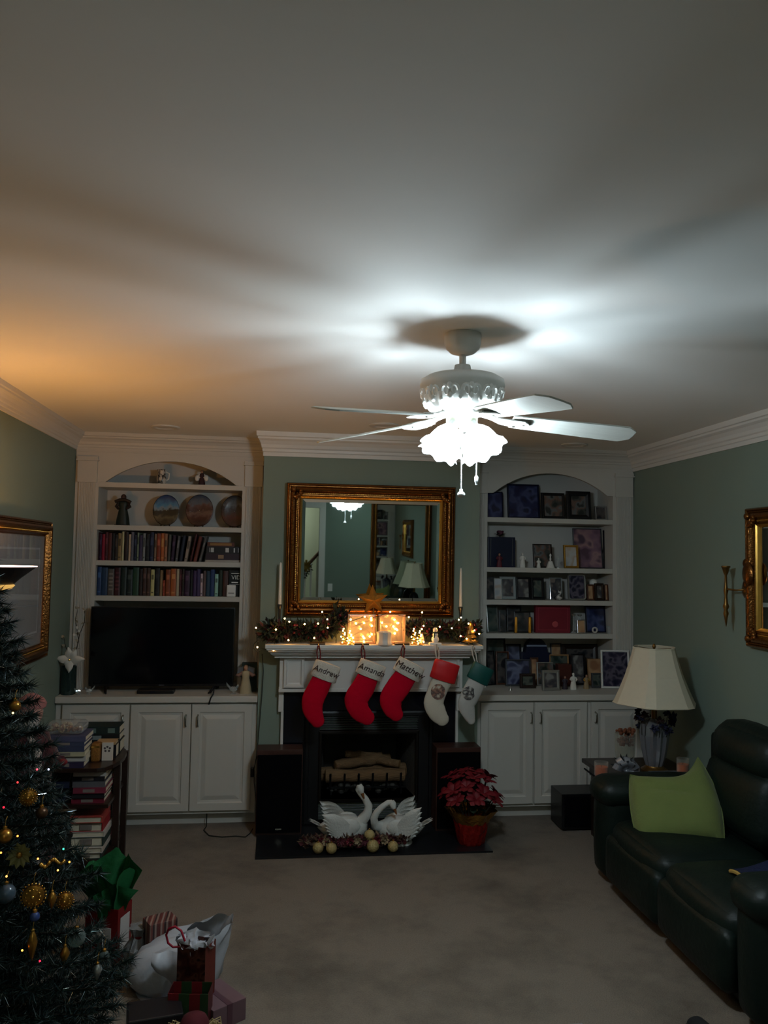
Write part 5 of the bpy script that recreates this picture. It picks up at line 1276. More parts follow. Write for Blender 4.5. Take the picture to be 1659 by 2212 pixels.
# shoe-like dark object at the bottom edge
q = at(1505, 2204, Z=.03)
r = thing('slipper', 'black slipper on the carpet at the bottom by the sofa', 'shoe', (q.x, q.y-.08, 0))
sy = q.y
MB().rbox((q.x, sy-.11, .010), (.042, .125, .010), .009).build('sole', BLK, r, smooth=True)
m = MB(); m.grid(lambda u, v: (q.x-.042*math.cos(PI*u)*(1-.35*max(0, v-.6)), sy+.01-.14*(1-v), .018+.042*math.sin(PI*u)*(1-.45*v)), 12, 8); m.build('upper', mat('black_suede', (20, 21, 22), rough=.9), r, smooth=True)
q = at(1190, 2209, Z=.02)
tag(MB().box(q.x-.10, q.x+.13, q.y-.3, q.y, 0, .012).build('paper_sheet', mat('plastic_grey', (120, 120, 122), rough=.3), bev=.004), 'thin grey plastic tray edge on the carpet at the bottom', 'tray')

# end table
ET = .50
et = thing('end_table', 'dark wood end table between sofa and cabinet', 'table', (3.86, -.92, 0))
MB().box(3.56, 4.16, -1.235, -.60, ET-.028, ET).build('tabletop', DKWOOD, et, bev=.006)
MB().box(3.60, 4.12, -1.20, -.64, ET-.10, ET-.028).build('apron', DKWOOD, et)
for x in (3.61, 4.07):
    for y in (-1.19, -.69): MB().box(x, x+.045, y, y+.045, 0, ET-.10).build('leg', DKWOOD, et, bev=.004)
table_lamp(3.90, -.985, ET, .945, 1.298, .268, .137, 'table lamp with wide cream panelled shade on end table', g='panelled lamps')
# flowers at the lamp neck
r = thing('silk_flowers', 'dark blue and brown silk flowers tucked under the lamp shade', 'flowers', (3.90, -1.08, .8))
BLUF = mat('dark_blue_petal', (24, 26, 52), rough=.8); BRF = mat('brown_petal', (60, 38, 34), rough=.8)
for k in range(16):
    m = MB(); a = k*2.4; bp = Vector((3.90+.11*math.cos(a), -1.0+.10*math.sin(a), .83+.05*math.sin(k*1.7)))
    for j in range(14): leafquad(m, bp, rv(), rv(), .034, .012)
    m.sph(bp, .011, 8, 6)
    m.build('flower', BLUF if k % 3 else BRF, r)
m = MB()
for k in range(16): a = k*2.4; m.tube([(3.90+.092*math.cos(a), -.985+.092*math.sin(a), .74), (3.90+.11*math.cos(a), -1.0+.10*math.sin(a), .83+.05*math.sin(k*1.7))], .002, 4)
m.build('stems', WIRE, r)
# candle jars
def jar(px, py, y, hh, rr, label, z0=ET, col=(204, 92, 34)):
    c = at(px, py, Y=y); r = thing('candle_jar', label, 'candle', (c.x, y, z0), 'orange candle jars on the end table')
    GJ = glassmat('jar_glass', (245, 245, 240), clear=.94)
    MB().lathe([(rr*.9, 0), (rr, .006), (rr, hh), (rr*.96, hh), (rr*.96, .008), (.001, .008)], 22, (c.x, y, z0), cap=False).build('jar', GJ, r, smooth=True)
    MB().lathe([(rr*.93, .009), (rr*.93, hh*.72), (.001, hh*.71)], 20, (c.x, y, z0)).build('wax', mat('orange_wax_%d' % col[0], col, rough=.5), r, smooth=True)
    MB().tube([(c.x, y, z0+hh*.7), (c.x, y, z0+hh*.7+.012)], .0015, 5).build('wick', BLK, r)
    return c
jar(1299, 1660, -1.12, .105, .043, 'orange candle jar at the left corner of the end table')
jar(1475, 1660, -1.16, .13, .038, 'orange candle jar nearest the sofa back', col=(216, 104, 44))
# tall glass jar with potpourri
c = at(1350, 1645, Y=-.95); x, y = c.x, -.95
r = thing('glass_canister', 'tall clear glass canister topped with brown potpourri', 'canister', (x, y, ET))
MB().lathe([(.05, 0), (.052, .01), (.062, .12), (.066, .24), (.062, .24), (.058, .12), (.048, .012), (.001, .012)], 24, (x, y, ET), cap=False).build('glass', glassmat('jar_glass', (245, 245, 240), clear=.94), r, smooth=True)
m = MB(); rn = random.Random(4)
for i in range(60): m.sph((x+rn.uniform(-.045, .045), y+rn.uniform(-.045, .045), ET+rn.uniform(.17, .27)), rn.uniform(.008, .016), 6, 4)
o = m.build('potpourri', mat('brown_potpourri', (110, 62, 40), rough=.9, var=.4), r); o['kind'] = 'stuff'
# silver bow decoration
c = at(1352, 1668, Y=-1.14); x, y = c.x, -1.14
r = thing('ribbon_bow', 'large shiny silver bow with dark foliage on the end table', 'bow', (x, y, ET))
RIB = mat('silver_ribbon', (178, 180, 188), rough=.22, metal=.6, var=.1)
for k in range(9):
    a = 2*PI*k/9; L = .085; d = Vector((math.cos(a), .5*math.sin(a)-.15, abs(math.sin(a))*.75+.12)).normalized(); s = d.cross(Vector((.2, 1, .3))).normalized()
    m = MB(); cc = Vector((x, y, ET+.055))
    m.grid(lambda u, v, d=d, s=s: cc+d*L*math.sin(PI*v)+Vector((0, -.02, 0))*math.sin(2*PI*v)+s*(u-.5)*.036, 3, 12); m.build('loop', RIB, r, smooth=True)
for sx in (-1, 1):
    m = MB(); m.grid(lambda u, v, sx=sx: (x+sx*.11*v+(u-.5)*.02, y-.02-.03*v+.006*math.sin(v*9), ET+.055*(1-v)+.004+(u-.5)*.03*(1-v)), 3, 8); m.build('tail', RIB, r, smooth=True)
MB().sph((x, y-.01, ET+.055), .016, 10, 8).build('knot', RIB, r, smooth=True)
for k in range(10):
    m = MB(); a = k*.63; leafquad(m, Vector((x, y+.02, ET+.06)), Vector((math.cos(a), .2, abs(math.sin(a))+.3)), rv(), .095, .016); m.build('leaf', mat('near_black_leaf', (14, 18, 22), rough=.5), r)
MB().lathe([(.03, 0), (.028, .03), (.008, .05)], 12, (x, y+.012, ET)).build('pick_base', WIRE, r)
# magazines
a = at(1425, 1690, Y=-1.15)
flatbook(3.80, 4.02, -1.22, -1.06, ET, ET+.014, (150, 120, 80), 'tan magazine at the bottom of the end table pile', 'magazines on the end table', pagecol=(190, 160, 110))
flatbook(3.82, 4.0, -1.215, -1.07, ET+.014, ET+.030, (120, 122, 130), 'grey magazine on top of the end table pile', 'magazines on the end table')
# black box on the floor
b = thing('subwoofer', 'black boxy subwoofer on the carpet below right cabinet', 'speaker', (3.60, -.62, 0))
MB().box(3.43, 3.80, -.575, -.345, .012, .25).build('cabinet', BLK, b, bev=.006)
MB().box(3.45, 3.78, -.583, -.575, .03, .235).build('grille', GRILLE, b, bev=.004)
for x in (3.46, 3.77):
    for y in (-.55, -.37): MB().lathe([(.014, 0), (.014, .012)], 10, (x, y, 0)).build('foot', BLKM, b)
# thin dark stick and a metal crutch-like loop by the table
p0 = at(1262, 1660, Y=-1.262); p1 = at(1302, 1690, Y=-1.262)
tag(MB().tube([p0, p1, p1+(p1-p0)*2.0], [.005, .006, .006], 6).build('walking_stick', mat('black_lacquer', (20, 20, 22), rough=.3), smooth=True), 'thin black walking stick leaning between end table and sofa', 'stick')
# right wall: sconce and gilt mirror
c = at(1568, 1275, X=W-.085)
r = thing('wall_sconce', 'dark brass candle sconce on the right wall', 'sconce', (W-.02, -1.37, 1.7))
ys_ = c.y; yp = ys_-.095
MB(T(W-.001, yp, 1.70, ry=-PI/2)).lathe([(.052, 0), (.055, .008), (.04, .016), (.026, .024), (.012, .028)], 22).build('backplate', BRASS, r, smooth=True)
MB().tube([(W-.02, yp, 1.70), (W-.06, yp+.03, 1.695), (W-.085, ys_, 1.70)], .006, 8).build('arm', BRASS, r, smooth=True)
MB().lathe([(.001, 1.475), (.006, 1.50), (.010, 1.53), (.016, 1.555), (.010, 1.575), (.019, 1.595), (.012, 1.615), (.008, 1.66), (.014, 1.69), (.009, 1.72), (.007, 1.78), (.016, 1.80), (.022, 1.825), (.027, 1.83), (.025, 1.838), (.010, 1.838)], 16, (W-.085, ys_, 0)).build('stem', BRASS, r, smooth=True)
r = thing('wall_mirror', 'tall ornate gilt frame at the right edge on the right wall', 'mirror', (W-.03, -2.2, 1.37))
Mw = T(W-.004, -1.60, 1.375, rz=-PI/2)     # local +X runs toward the camera, -Y faces the room
gilt_frame('frame', r, Mw, 0, 1.20, 0, .80, .115, .06)
for zc in (.42,):
    m = MB(Mw); m.sph((.055, -.058, zc), (.05, .02, .07), 12, 8).sph((.03, -.05, zc+.06), (.03, .02, .03), 10, 6).sph((.03, -.05, zc-.06), (.03, .02, .03), 10, 6).build('side_ornament', GOLD, r, smooth=True)
MB(Mw).box(.112, 1.088, -.016, -.012, .112, .688).build('mirror_glass', MIRR, r); MB(Mw).box(.02, 1.18, -.011, -.001, .02, .78).build('backing_board', WOOD, r)
# left wall picture under glass
r = thing('wall_picture', 'gilt framed dark print under glass on the left wall', 'picture', (.03, -1.25, 1.19))
Ml = T(.004, -1.95, 1.195, rz=PI/2)     # local +X runs away from the camera
gilt_frame('frame', r, Ml, 0, 1.275, 0, .845, .10, .05, orn=False)
MB(Ml).rect_rings(.095, 1.18, .095, .75, [(0, -.010), (.075, -.010)], 0).build('mat_board', mat('navy_mat', (16, 18, 34), rough=.8), r)
MB(Ml).rect_rings(.165, 1.11, .165, .68, [(0, -.0115), (.012, -.0115)], 0).build('white_fillet', mat('pale_fillet', (150, 148, 156), rough=.6), r)
MB(Ml).box(.17, 1.105, -.0105, -.009, .17, .675).build('print', photomat('dark_print', [(12, 10, 26), (22, 18, 34), (44, 40, 50), (16, 14, 30)], 3, rough=.5), r)
MB(Ml).box(.09, 1.185, -.016, -.014, .09, .755).build('glass', glassmat('picture_glass', (245, 248, 250), clear=.93, rough=.02), r)
MB(Ml).box(.02, 1.255, -.008, -.001, .02, .825).build('backing_board', WOOD, r)
# ================================================================ hearth things
# swans
FEA = mat('swan_white', (200, 200, 194), rough=.35, var=.05, bump=.3, bscale=90)
BEAK = mat('swan_beak', (110, 66, 30), rough=.4); MASK = mat('swan_mask', (20, 18, 18), rough=.4)
HZ = .012
def swan(x, y, face, sc, label, neckpts, headdir, lift=.72):
    """face=+1: chest to the right"""
    r = thing('swan_figurine', label, 'figurine', (x, y, HZ), 'pair of porcelain swans on the hearth')
    def P(a, b, c): return (x+face*a*sc, y+b*sc, HZ+c*sc)
    bp = [P(-.17, 0, .10), P(-.13, 0, .095), P(-.06, 0, .09), P(.02, 0, .088), P(.08, 0, .095), P(.115, 0, .11), P(.13, 0, .13)]
    m = MB(); m.tube(bp, [.006*sc, .04*sc, .078*sc, .086*sc, .075*sc, .052*sc, .02*sc], 16)
    nk = [P(*q) for q in neckpts]
    m.tube(nk, [.040*sc, .031*sc, .025*sc, .021*sc, .019*sc, .018*sc, .019*sc][:len(nk)], 12)
    m.build('body', FEA, r, smooth=True)
    h = Vector(nk[-1]); d = Vector((face*headdir[0], headdir[1], headdir[2])).normalized()
    hd = MB(); hd.tube([h-d*.012*sc, h+d*.008*sc, h+d*.028*sc, h+d*.042*sc], [.018*sc, .024*sc, .020*sc, .011*sc], 12); hd = hd.build('head', FEA, r, smooth=True)
    MB().tube([h+d*.036*sc, h+d*.052*sc, h+d*.078*sc], [.012*sc, .010*sc, .004*sc], 8).build('beak', BEAK, hd, smooth=True)
    MB().tube([h+d*.030*sc, h+d*.038*sc], [.0165*sc, .0135*sc], 10).build('mask', MASK, hd, smooth=True)
    for s in (-1, 1):
        for k in range(7):
            t = k/6; m = MB()
            base = Vector(P(.05-.03*t, s*.07, .075+.05*t)); L = (.15+.05*t)*sc; dr = Vector((-face*(1-.25*t), s*.20, -.04+lift*t)).normalized(); up = Vector((0, s, .15)).normalized(); sd = dr.cross(up).normalized()
            m.grid(lambda u, v, base=base, L=L, dr=dr, up=up, sd=sd: base+dr*L*v+sd*(u-.5)*2*.036*sc*math.sin(PI*min(1, .18+.82*v)**1.3)+up*sc*(.014*math.sin(PI*v)+.014*(1-(2*u-1)**2)*v+.003*k), 6, 8)
            m.build('feather', FEA, r, smooth=True)
        m = MB(); m.sph(P(.02, s*.066, .115), (.075*sc, .022*sc, .055*sc), 14, 8); m.build('wing', FEA, r, smooth=True)
    for k in range(3):
        m = MB(); dr = Vector((-face, (k-1)*.3, .5)).normalized(); base = Vector(P(-.13, 0, .10)); sd = Vector((0, 1, 0))
        m.grid(lambda u, v, dr=dr, base=base: base+dr*.11*sc*v+sd*(u-.5)*.05*sc*math.sin(PI*min(1, .2+.8*v)), 3, 5); m.build('tail_feather', FEA, r, smooth=True)
    MB().lathe([(.09*sc, 0), (.085*sc, .012*sc), (.06*sc, .02*sc)], 18, (x, y, HZ)).build('base', FEA, r, smooth=True)
q = at(750, 1815, Z=HZ)
swan(at(744, 1800, Y=-.70).x, -.70, 1, 1.02, 'white porcelain swan with raised curved neck, left of the pair', [(.10, 0, .12), (.145, -.01, .18), (.15, -.015, .23), (.125, -.02, .275), (.095, -.02, .31), (.078, -.025, .335), (.088, -.03, .352)], (.35, -.2, -.85), .42)
swan(at(862, 1800, Y=-.72).x, -.72, -1, .98, 'white porcelain swan with lowered head and lifted wings, right of the pair', [(.10, 0, .10), (.165, -.03, .12), (.175, -.04, .17), (.155, -.05, .215), (.12, -.055, .25), (.085, -.06, .275), (.06, -.065, .275)], (-.35, -.3, -.85))
# candle ring / floral arrangement
c0 = at(768, 1822, Y=-.83); ax = c0.x
r = thing('floral_swag', 'dried rose and leaf swag lying before the swans', 'flower arrangement', (ax, -.84, HZ))
sp = [Vector((ax-.29+.58*t, -.815-.025*math.sin(PI*t), HZ+.03)) for t in [i/10 for i in range(11)]]
MB().tube(sp, .008, 6).build('stem', STEM, r)
for nm, col, cnt in (('brown_leaves', (70, 50, 40), 380), ('burgundy_leaves', (70, 20, 26), 260), ('tan_leaves', (112, 92, 70), 160)):
    m = MB(); mt_ = mat('swag_'+nm, col, rough=.8, var=.3, scale=40)
    for i in range(cnt):
        p = random.choice(sp)+Vector((random.uniform(-.04, .04), random.uniform(-.035, .035), random.uniform(-.01, .035))); p.z = max(p.z, HZ+.012); d = rv(); d.z = abs(d.z)*.6
        leafquad(m, p, d, rv(), random.uniform(.03, .06), random.uniform(.008, .016))
    o = m.build(nm, mt_, r); o['kind'] = 'stuff'
for k in range(9):
    p = random.Random(k+20); q = sp[1+k]+Vector((p.uniform(-.02, .02), -.03, .035)); m = MB()
    for j in range(8): leafquad(m, q, Vector((math.cos(j*.8), -.7, math.sin(j*.8))), Vector((0, 1, 0)), .035, .016)
    m.build('rose', mat('swag_rose_%d' % (k % 3), [(112, 34, 44), (150, 130, 100), (84, 30, 40)][k % 3], rough=.8), r)
BALL = mat('champagne_glitter', (176, 156, 104), rough=.35, metal=.3, var=.2, scale=60, bump=.5, bscale=200)
for i, (px, py, lb) in enumerate(((686, 1824, 'champagne glitter ball, leftmost before the swans'), (717, 1838, 'champagne glitter ball, second from left before the swans'), (798, 1808, 'champagne glitter ball resting up among the swag leaves'), (811, 1845, 'champagne glitter ball, largest and foremost on the hearth edge'), (851, 1834, 'champagne glitter ball, rightmost before the swans'))):
    rr = .034 if i != 3 else .039
    y = -.885 if i != 2 else -.86
    c = at(px, py, Y=y); z = HZ+rr if i != 2 else HZ+.095
    if i != 2:
        c = at(px, py, Z=HZ+rr); y = min(max(c.y, -.925+rr*.8), -.885); 
    r2 = thing('glitter_ball', lb, 'bauble', (c.x, y, z-rr), 'glitter balls on the hearth')
    MB().sph((c.x, y, z), rr, 16, 12).build('ball', BALL, r2, smooth=True); MB().lathe([(.006, rr-.002), (.006, rr+.006), (.002, rr+.008)], 8, (c.x, y, z)).build('cap', GOLDB, r2)
# poinsettia
c = at(1016, 1832, Z=HZ); x, y = c.x, max(c.y, -.80); y = -.76; x = at(1017, 1820, Y=-.76).x
r = thing('poinsettia', 'red poinsettia in a gold and red foil wrapped pot', 'plant', (x, y, HZ))
FOIL = mat('red_gold_foil', (150, 30, 24), rough=.25, metal=.55, var=.5, scale=18, bump=.7, bscale=40)
FOILG = mat('gold_foil', (190, 140, 70), rough=.2, metal=.85, var=.3, scale=20, bump=.7, bscale=40)
MB().lathe([(.085, 0), (.09, .01), (.105, .08), (.115, .15), (.105, .15), (.09, .12), (.001, .12)], 30, (x, y, HZ), fn=lambda rr, z, a: rr*(1+.035*math.sin(11*a+z*30))).build('pot_wrap', FOIL, r)
MB().lathe([(.108, .13), (.125, .16), (.16, .215), (.165, .22), (.155, .21), (.118, .16)], 36, (x, y, HZ), fn=lambda rr, z, a: rr*(1+.09*math.sin(9*a)*(z-.12)*9), cap=False).build('foil_collar', FOILG, r)
BRA = mat('poinsettia_red', (104, 8, 21), rough=.6, var=.25, scale=15); PGR = mat('poinsettia_green', (22, 38, 20), rough=.6, var=.3)
def leafmesh(name, L, wd, mt_):
    m = MB()
    def lf(u, v):
        q = (u-.5)*2; ww = wd*math.sin(PI*min(1, .08+v*.92))**.75*(1+.18*math.sin(v*9)); return (q*ww, L*v, .012*math.sin(PI*v)-.25*abs(q)*ww+.0)
    m.grid(lf, 4, 6); o = m.build(name, mt_, r, smooth=True)
    for vv in o.data.vertices: vv.co += Vector(r.location)   # mesh in leaf-local space
    return o
bract = leafmesh('bract', .075, .024, BRA); leafg = leafmesh('leaf', .09, .026, PGR)
rn = random.Random(11); first = True; heads = []
for k in range(13):
    a = k*2.4; q = math.sqrt((k+.5)/13); heads.append(Vector((.155*q*math.cos(a), .12*q*math.sin(a), .385+.055*(1-q*q)*1.0+rn.uniform(-.02, .02)-.05*q*max(0, -math.sin(a)))))
heads += [Vector((-.12, -.1, .30)), Vector((.13, -.09, .29)), Vector((.0, -.13, .31)), Vector((.16, .0, .30)), Vector((-.16, .02, .31))]
bpz = MB()
for hi, hd in enumerate(heads):
    out = Vector((hd.x*3, hd.y*3, .55)).normalized()
    bpz.tube([(x+hd.x*.25, y+hd.y*.25, HZ+.12), (x+hd.x, y+hd.y, HZ+hd.z)], .004, 5)
    for j in range(9):
        a = 2*PI*j/9+hi; e1 = out.orthogonal().normalized(); e2 = out.cross(e1)
        d = (e1*math.cos(a)+e2*math.sin(a)+out*(.18 if j % 2 else .4)).normalized(); up = (out-d*out.dot(d)).normalized(); sx = d.cross(up)
        M = Matrix(((sx.x, d.x, up.x, hd.x), (sx.y, d.y, up.y, hd.y), (sx.z, d.z, up.z, hd.z), (0, 0, 0, 1))) @ Matrix.Scale(rn.uniform(.8, 1.1), 4)
        if first: bract.matrix_local = M; first = False
        else: part(bract, r, M)
first = True
for k in range(20):
    a = k*2.4; d = Vector((math.cos(a), math.sin(a), rn.uniform(-.3, .3))).normalized(); up = (Vector((0, 0, 1))-d*d.z).normalized(); sx = d.cross(up)
    M = Matrix(((sx.x, d.x, up.x, .06*math.cos(a)), (sx.y, d.y, up.y, .06*math.sin(a)), (sx.z, d.z, up.z, rn.uniform(.22, .33)), (0, 0, 0, 1)))
    if first: leafg.matrix_local = M; first = False
    else: part(leafg, r, M)
bpz.build('stems', STEM, r)

# ================================================================ left corner: book stand
BS = thing('book_stand', 'dark round topped book stand crammed with flat piled books', 'bookshelf', (.36, -1.05, 0))
TZ = .665
def halfround(x0, x1, y0, y1): # table outline with rounded front right end
    pts = [(x0, y0), (x1-.12, y0)]
    for i in range(9):
        t = -PI/2+PI*i/8; pts.append((x1-.10+.10*math.cos(t)*1.0, (y0+y1)/2+(y1-y0)/2*math.sin(t)))
    pts += [(x0, y1)]; return pts
MB().prism(halfround(.06, .60, -1.33, -.80), TZ-.022, TZ, 'xy').build('top', DKWOOD, BS, bev=.004)
MB().box(.07, .56, -1.30, -.82, .44, .46).build('shelf', DKWOOD, BS); MB().box(.07, .56, -1.30, -.82, .14, .16).build('shelf', DKWOOD, BS)
for (x, y) in ((.08, -1.30), (.545, -1.09), (.08, -.85), (.545, -.85)): MB().box(x, x+.035, y, y+.035, 0, TZ-.022).build('leg', DKWOOD, BS, bev=.003)
def pile(x0, x1, y0, y1, z0, specs, grp, where, spine='-Y'):
    z = z0
    for i, (t, col, cn) in enumerate(specs):
        j = random.Random(int(z*1000)+i); dx = j.uniform(-.008, .008); dy = j.uniform(-.012, .012)
        flatbook(x0+dx, x1+dx, y0+dy, y1+dy, z+.0004, z+t, col, '%s book, %s up %s' % (cn, ORD[i], where), grp, spine=spine, band=((122, 112, 104), [(.3, .66)]) if i % 2 == 0 else None); z += t
    return z
RD, WT, GY, DK, BLU_, GR_ = (130, 24, 30), (186, 178, 168), (90, 88, 90), (30, 28, 32), (34, 40, 62), (40, 58, 54)
pile(.36, .535, -1.28, -1.06, .46, [(.03, (112, 30, 46), 'red'), (.028, DK, 'black'), (.03, (120, 44, 60), 'rose red'), (.03, GY, 'grey'), (.028, DK, 'black'), (.024, WT, 'white')], 'books piled in the stand', 'in the front pile on the stand\'s middle shelf')
pile(.38, .538, -1.04, -.86, .46, [(.036, BLU_, 'dark blue'), (.034, WT, 'pale'), (.03, (150, 40, 44), 'red'), (.036, GY, 'grey'), (.024, WT, 'cream')], 'books piled in the stand', 'in the back pile on the stand\'s middle shelf', '+X')
pile(.36, .535, -1.28, -1.06, .16, [(.034, GR_, 'green grey'), (.03, WT, 'pale grey'), (.05, GR_, 'dark green'), (.03, WT, 'white'), (.05, (150, 30, 34), 'bright red'), (.034, (160, 60, 50), 'brick red')], 'books piled in the stand', 'in the front pile on the stand\'s bottom shelf', '+X')
pile(.38, .538, -1.04, -.86, .16, [(.04, DK, 'black'), (.03, (110, 28, 50), 'crimson'), (.03, (90, 24, 44), 'plum red'), (.05, (40, 50, 44), 'dark green'), (.04, (46, 54, 46), 'olive'), (.03, DK, 'dark grey')], 'books piled in the stand', 'in the back pile on the stand\'s bottom shelf', '+X')
pile(.13, .34, -1.25, -1.05, .46, [(.04, BLU_, 'navy'), (.04, DK, 'black'), (.04, BLU_, 'blue'), (.04, DK, 'charcoal')], 'books piled in the stand', 'in the left pile on the stand\'s middle shelf')
# pile on top
zt_ = pile(.20, .425, -1.31, -1.10, TZ, [(.032, (40, 34, 60), 'purple'), (.03, WT, 'cream'), (.026, (176, 170, 140), 'ivory'), (.03, (54, 60, 84), 'slate blue'), (.022, (60, 66, 88), 'blue grey'), (.03, (72, 74, 98), 'lavender blue')], 'books piled on top of the stand', 'in the pile on top of the book stand')
r = thing('craft_bag', 'clear bag of brown craft pieces lying on the top books', 'bag', (.27, -1.2, zt_))
m = MB(); rn = random.Random(8)
for i in range(26): m.sph((.22+rn.uniform(0, .16), -1.25+rn.uniform(0, .11), zt_+.014+rn.uniform(0, .03)), rn.uniform(.010, .018), 7, 5)
o = m.build('pieces', photomat('craft_pieces', [(150, 110, 80), (120, 76, 60), (190, 170, 130), (96, 60, 56)], 30), r); o['kind'] = 'stuff'
MB().rbox((.30, -1.195, zt_+.032), (.105, .085, .031), .028).build('plastic_bag', glassmat('thin_plastic', (240, 240, 238), clear=.82, rough=.15), r, smooth=True)
GA = 'dark books stacked at the back of the book stand top'
flatbook(.30, .555, -.98, -.83, TZ, TZ+.07, (26, 34, 36), 'thick dark teal book at the back of the stand top', GA); flatbook(.29, .55, -.98, -.83, TZ+.07, TZ+.11, (20, 26, 28), 'black green book in the middle at the back of stand top', GA, band=((120, 130, 130), [(.3, .6)])); flatbook(.28, .55, -.985, -.83, TZ+.11, TZ+.155, (22, 38, 36), 'dark green book on top at the back of stand top', GA, band=((90, 110, 104), [(.15, .5), (.75, .9)]))
r = thing('gold_box', 'glittering gold box between the books on the stand', 'box', (.455, -1.14, TZ)); MB().rbox((.458, -1.16, TZ+.052), (.024, .03, .052), .008).build('box', mat('gold_glitter', (150, 100, 44), rough=.35, metal=.5, var=.5, scale=80, bump=.6, bscale=160), r, smooth=True); MB().box(.436, .480, -1.1925, -1.19, TZ+.08, TZ+.09).build('label_strip', GOLDB, r)
r = thing('playing_card_box', 'small white card box with dark print beside the gold box', 'box', (.52, -1.17, TZ)); MB().box(.488, .548, -1.16, -1.14, TZ, TZ+.10).build('box', mat('card_white', (196, 188, 176), rough=.6), r, bev=.002)
for (dx, dz) in ((-.014, .07), (0, .078), (.014, .07), (-.01, .055), (.01, .055)): MB().lathe([(.006, 0), (.005, .001)], 8).v if False else MB(T(.518+dx, -1.1605, TZ+dz, rx=PI/2)).lathe([(.0065, 0), (.005, .0012), (.001, .0014)], 8, cap=False).build('print_dot', mat('grey_print', (80, 70, 72)), r)
flatbook(.43, .555, -1.10, -1.0, TZ, TZ+.075, (14, 14, 22), 'black box book behind the white card box', GA); flatbook(.44, .55, -1.10, -1.0, TZ+.075, TZ+.09, (170, 140, 100), 'tan notebook on the black box book', GA)
# robed red figure standing behind the tree
ROB = mat('dark_red_velvet', (60, 10, 20), rough=.85, var=.25, sheen=.3)
sx_, sy_ = .215, -1.62
r = thing('robed_figure', 'standing figure in dark red robe with white fur trim behind the tree', 'figurine', (sx_, sy_, 0))
MB().lathe([(.15, 0), (.155, .02), (.14, .4), (.115, .65), (.125, .82), (.10, .92), (.04, .96)], 22, (sx_, sy_, 0), fn=lambda rr, z, a: rr*(1+.04*math.cos(8*a)*max(0, 1-z/.7))).build('robe', ROB, r, smooth=True)
MB().tube([(sx_+.02, sy_-.075, .93), (sx_+.075, sy_-.10, .84), (sx_+.085, sy_-.105, .72), (sx_+.075, sy_-.112, .6), (sx_+.095, sy_-.115, .45), (sx_+.10, sy_-.12, .2), (sx_+.10, sy_-.125, .03)], [.02, .02, .02, .019, .02, .02, .02], 10).build('fur_trim', mat('white_fur', (196, 184, 176), rough=.95, var=.15, bump=.8, bscale=90), r, smooth=True)
hd = MB().sph((sx_+.01, sy_-.02, 1.03), (.062, .065, .075), 16, 10).build('head', mat('bisque_face', (170, 124, 110), rough=.5), r, smooth=True)
MB().sph((sx_+.012, sy_-.055, .99), (.055, .04, .06), 14, 9).build('beard', mat('grey_beard', (176, 168, 160), rough=.9, bump=.6, bscale=70), hd, smooth=True)
MB().sph((sx_+.008, sy_-.083, 1.032), (.010, .012, .012), 8, 6).build('nose', mat('bisque_face', (170, 124, 110)), hd, smooth=True)
MB().sph((sx_-.018, sy_-.075, 1.045), .007, 6, 5).sph((sx_+.036, sy_-.073, 1.045), .007, 6, 5).build('eyes', BLK, hd)
MB().lathe([(.072, 1.055), (.076, 1.075), (.06, 1.10), (.02, 1.125), (.001, 1.13)], 16, (sx_+.01, sy_-.01, 0)).build('cap', mat('pink_cap', (150, 96, 92), rough=.8), hd, smooth=True)
for s, e_ in ((1, (.19, -.10, .80)), (-1, (-.12, -.14, .66))):
    MB().tube([(sx_+s*.09, sy_, .86), (sx_+s*.14, sy_-.05, .79), (sx_+e_[0], sy_+e_[1], e_[2])], [.042, .042, .030], 10).build('sleeve', ROB, r, smooth=True)
    MB().sph((sx_+e_[0]+s*.012, sy_+e_[1]-.006, e_[2]), (.022, .018, .016), 10, 7).build('mitten', mat('red_mitten', (110, 24, 28), rough=.9), r, smooth=True)

# ================================================================ christmas tree
CTX, CTY, CTZ, CTK = .37, -2.95, 1.93, .335
tr = thing('christmas_tree', 'tinselled artificial christmas tree with gold ornaments at the left edge', 'christmas tree', (CTX, CTY, 0))
MB().tube([(CTX, CTY, 0), (CTX, CTY, CTZ)], [.03, .008], 8).build('trunk', STEM, tr)
for k in range(4):
    a = k*PI/2+.4; MB().tube([(CTX, CTY, .12), (CTX+.14*math.cos(a), CTY+.14*math.sin(a), .04), (CTX+.2*math.cos(a), CTY+.2*math.sin(a), .008)], .012, 6).build('stand_leg', BLKM, tr)
NEED = mat('pine_needles', (14, 34, 26), rough=.6, var=.5, scale=30); NEEDB = mat('pine_needles_blue', (26, 46, 48), rough=.55, var=.5, scale=30)
TINS = mat('silver_tinsel', (170, 190, 200), rough=.16, metal=.95, var=.1)
rn = random.Random(21)
bm_ = MB(); n1 = MB(); n2 = MB(); tn = MB(); tips = []
def needle(m, p, d, L, wd):
    s = d.cross(Vector((rn.uniform(-1, 1), rn.uniform(-1, 1), rn.uniform(-1, 1)))).normalized()*wd
    m.add([p-s, p+s, p+d*L], [(0, 1, 2)])
NB = 460
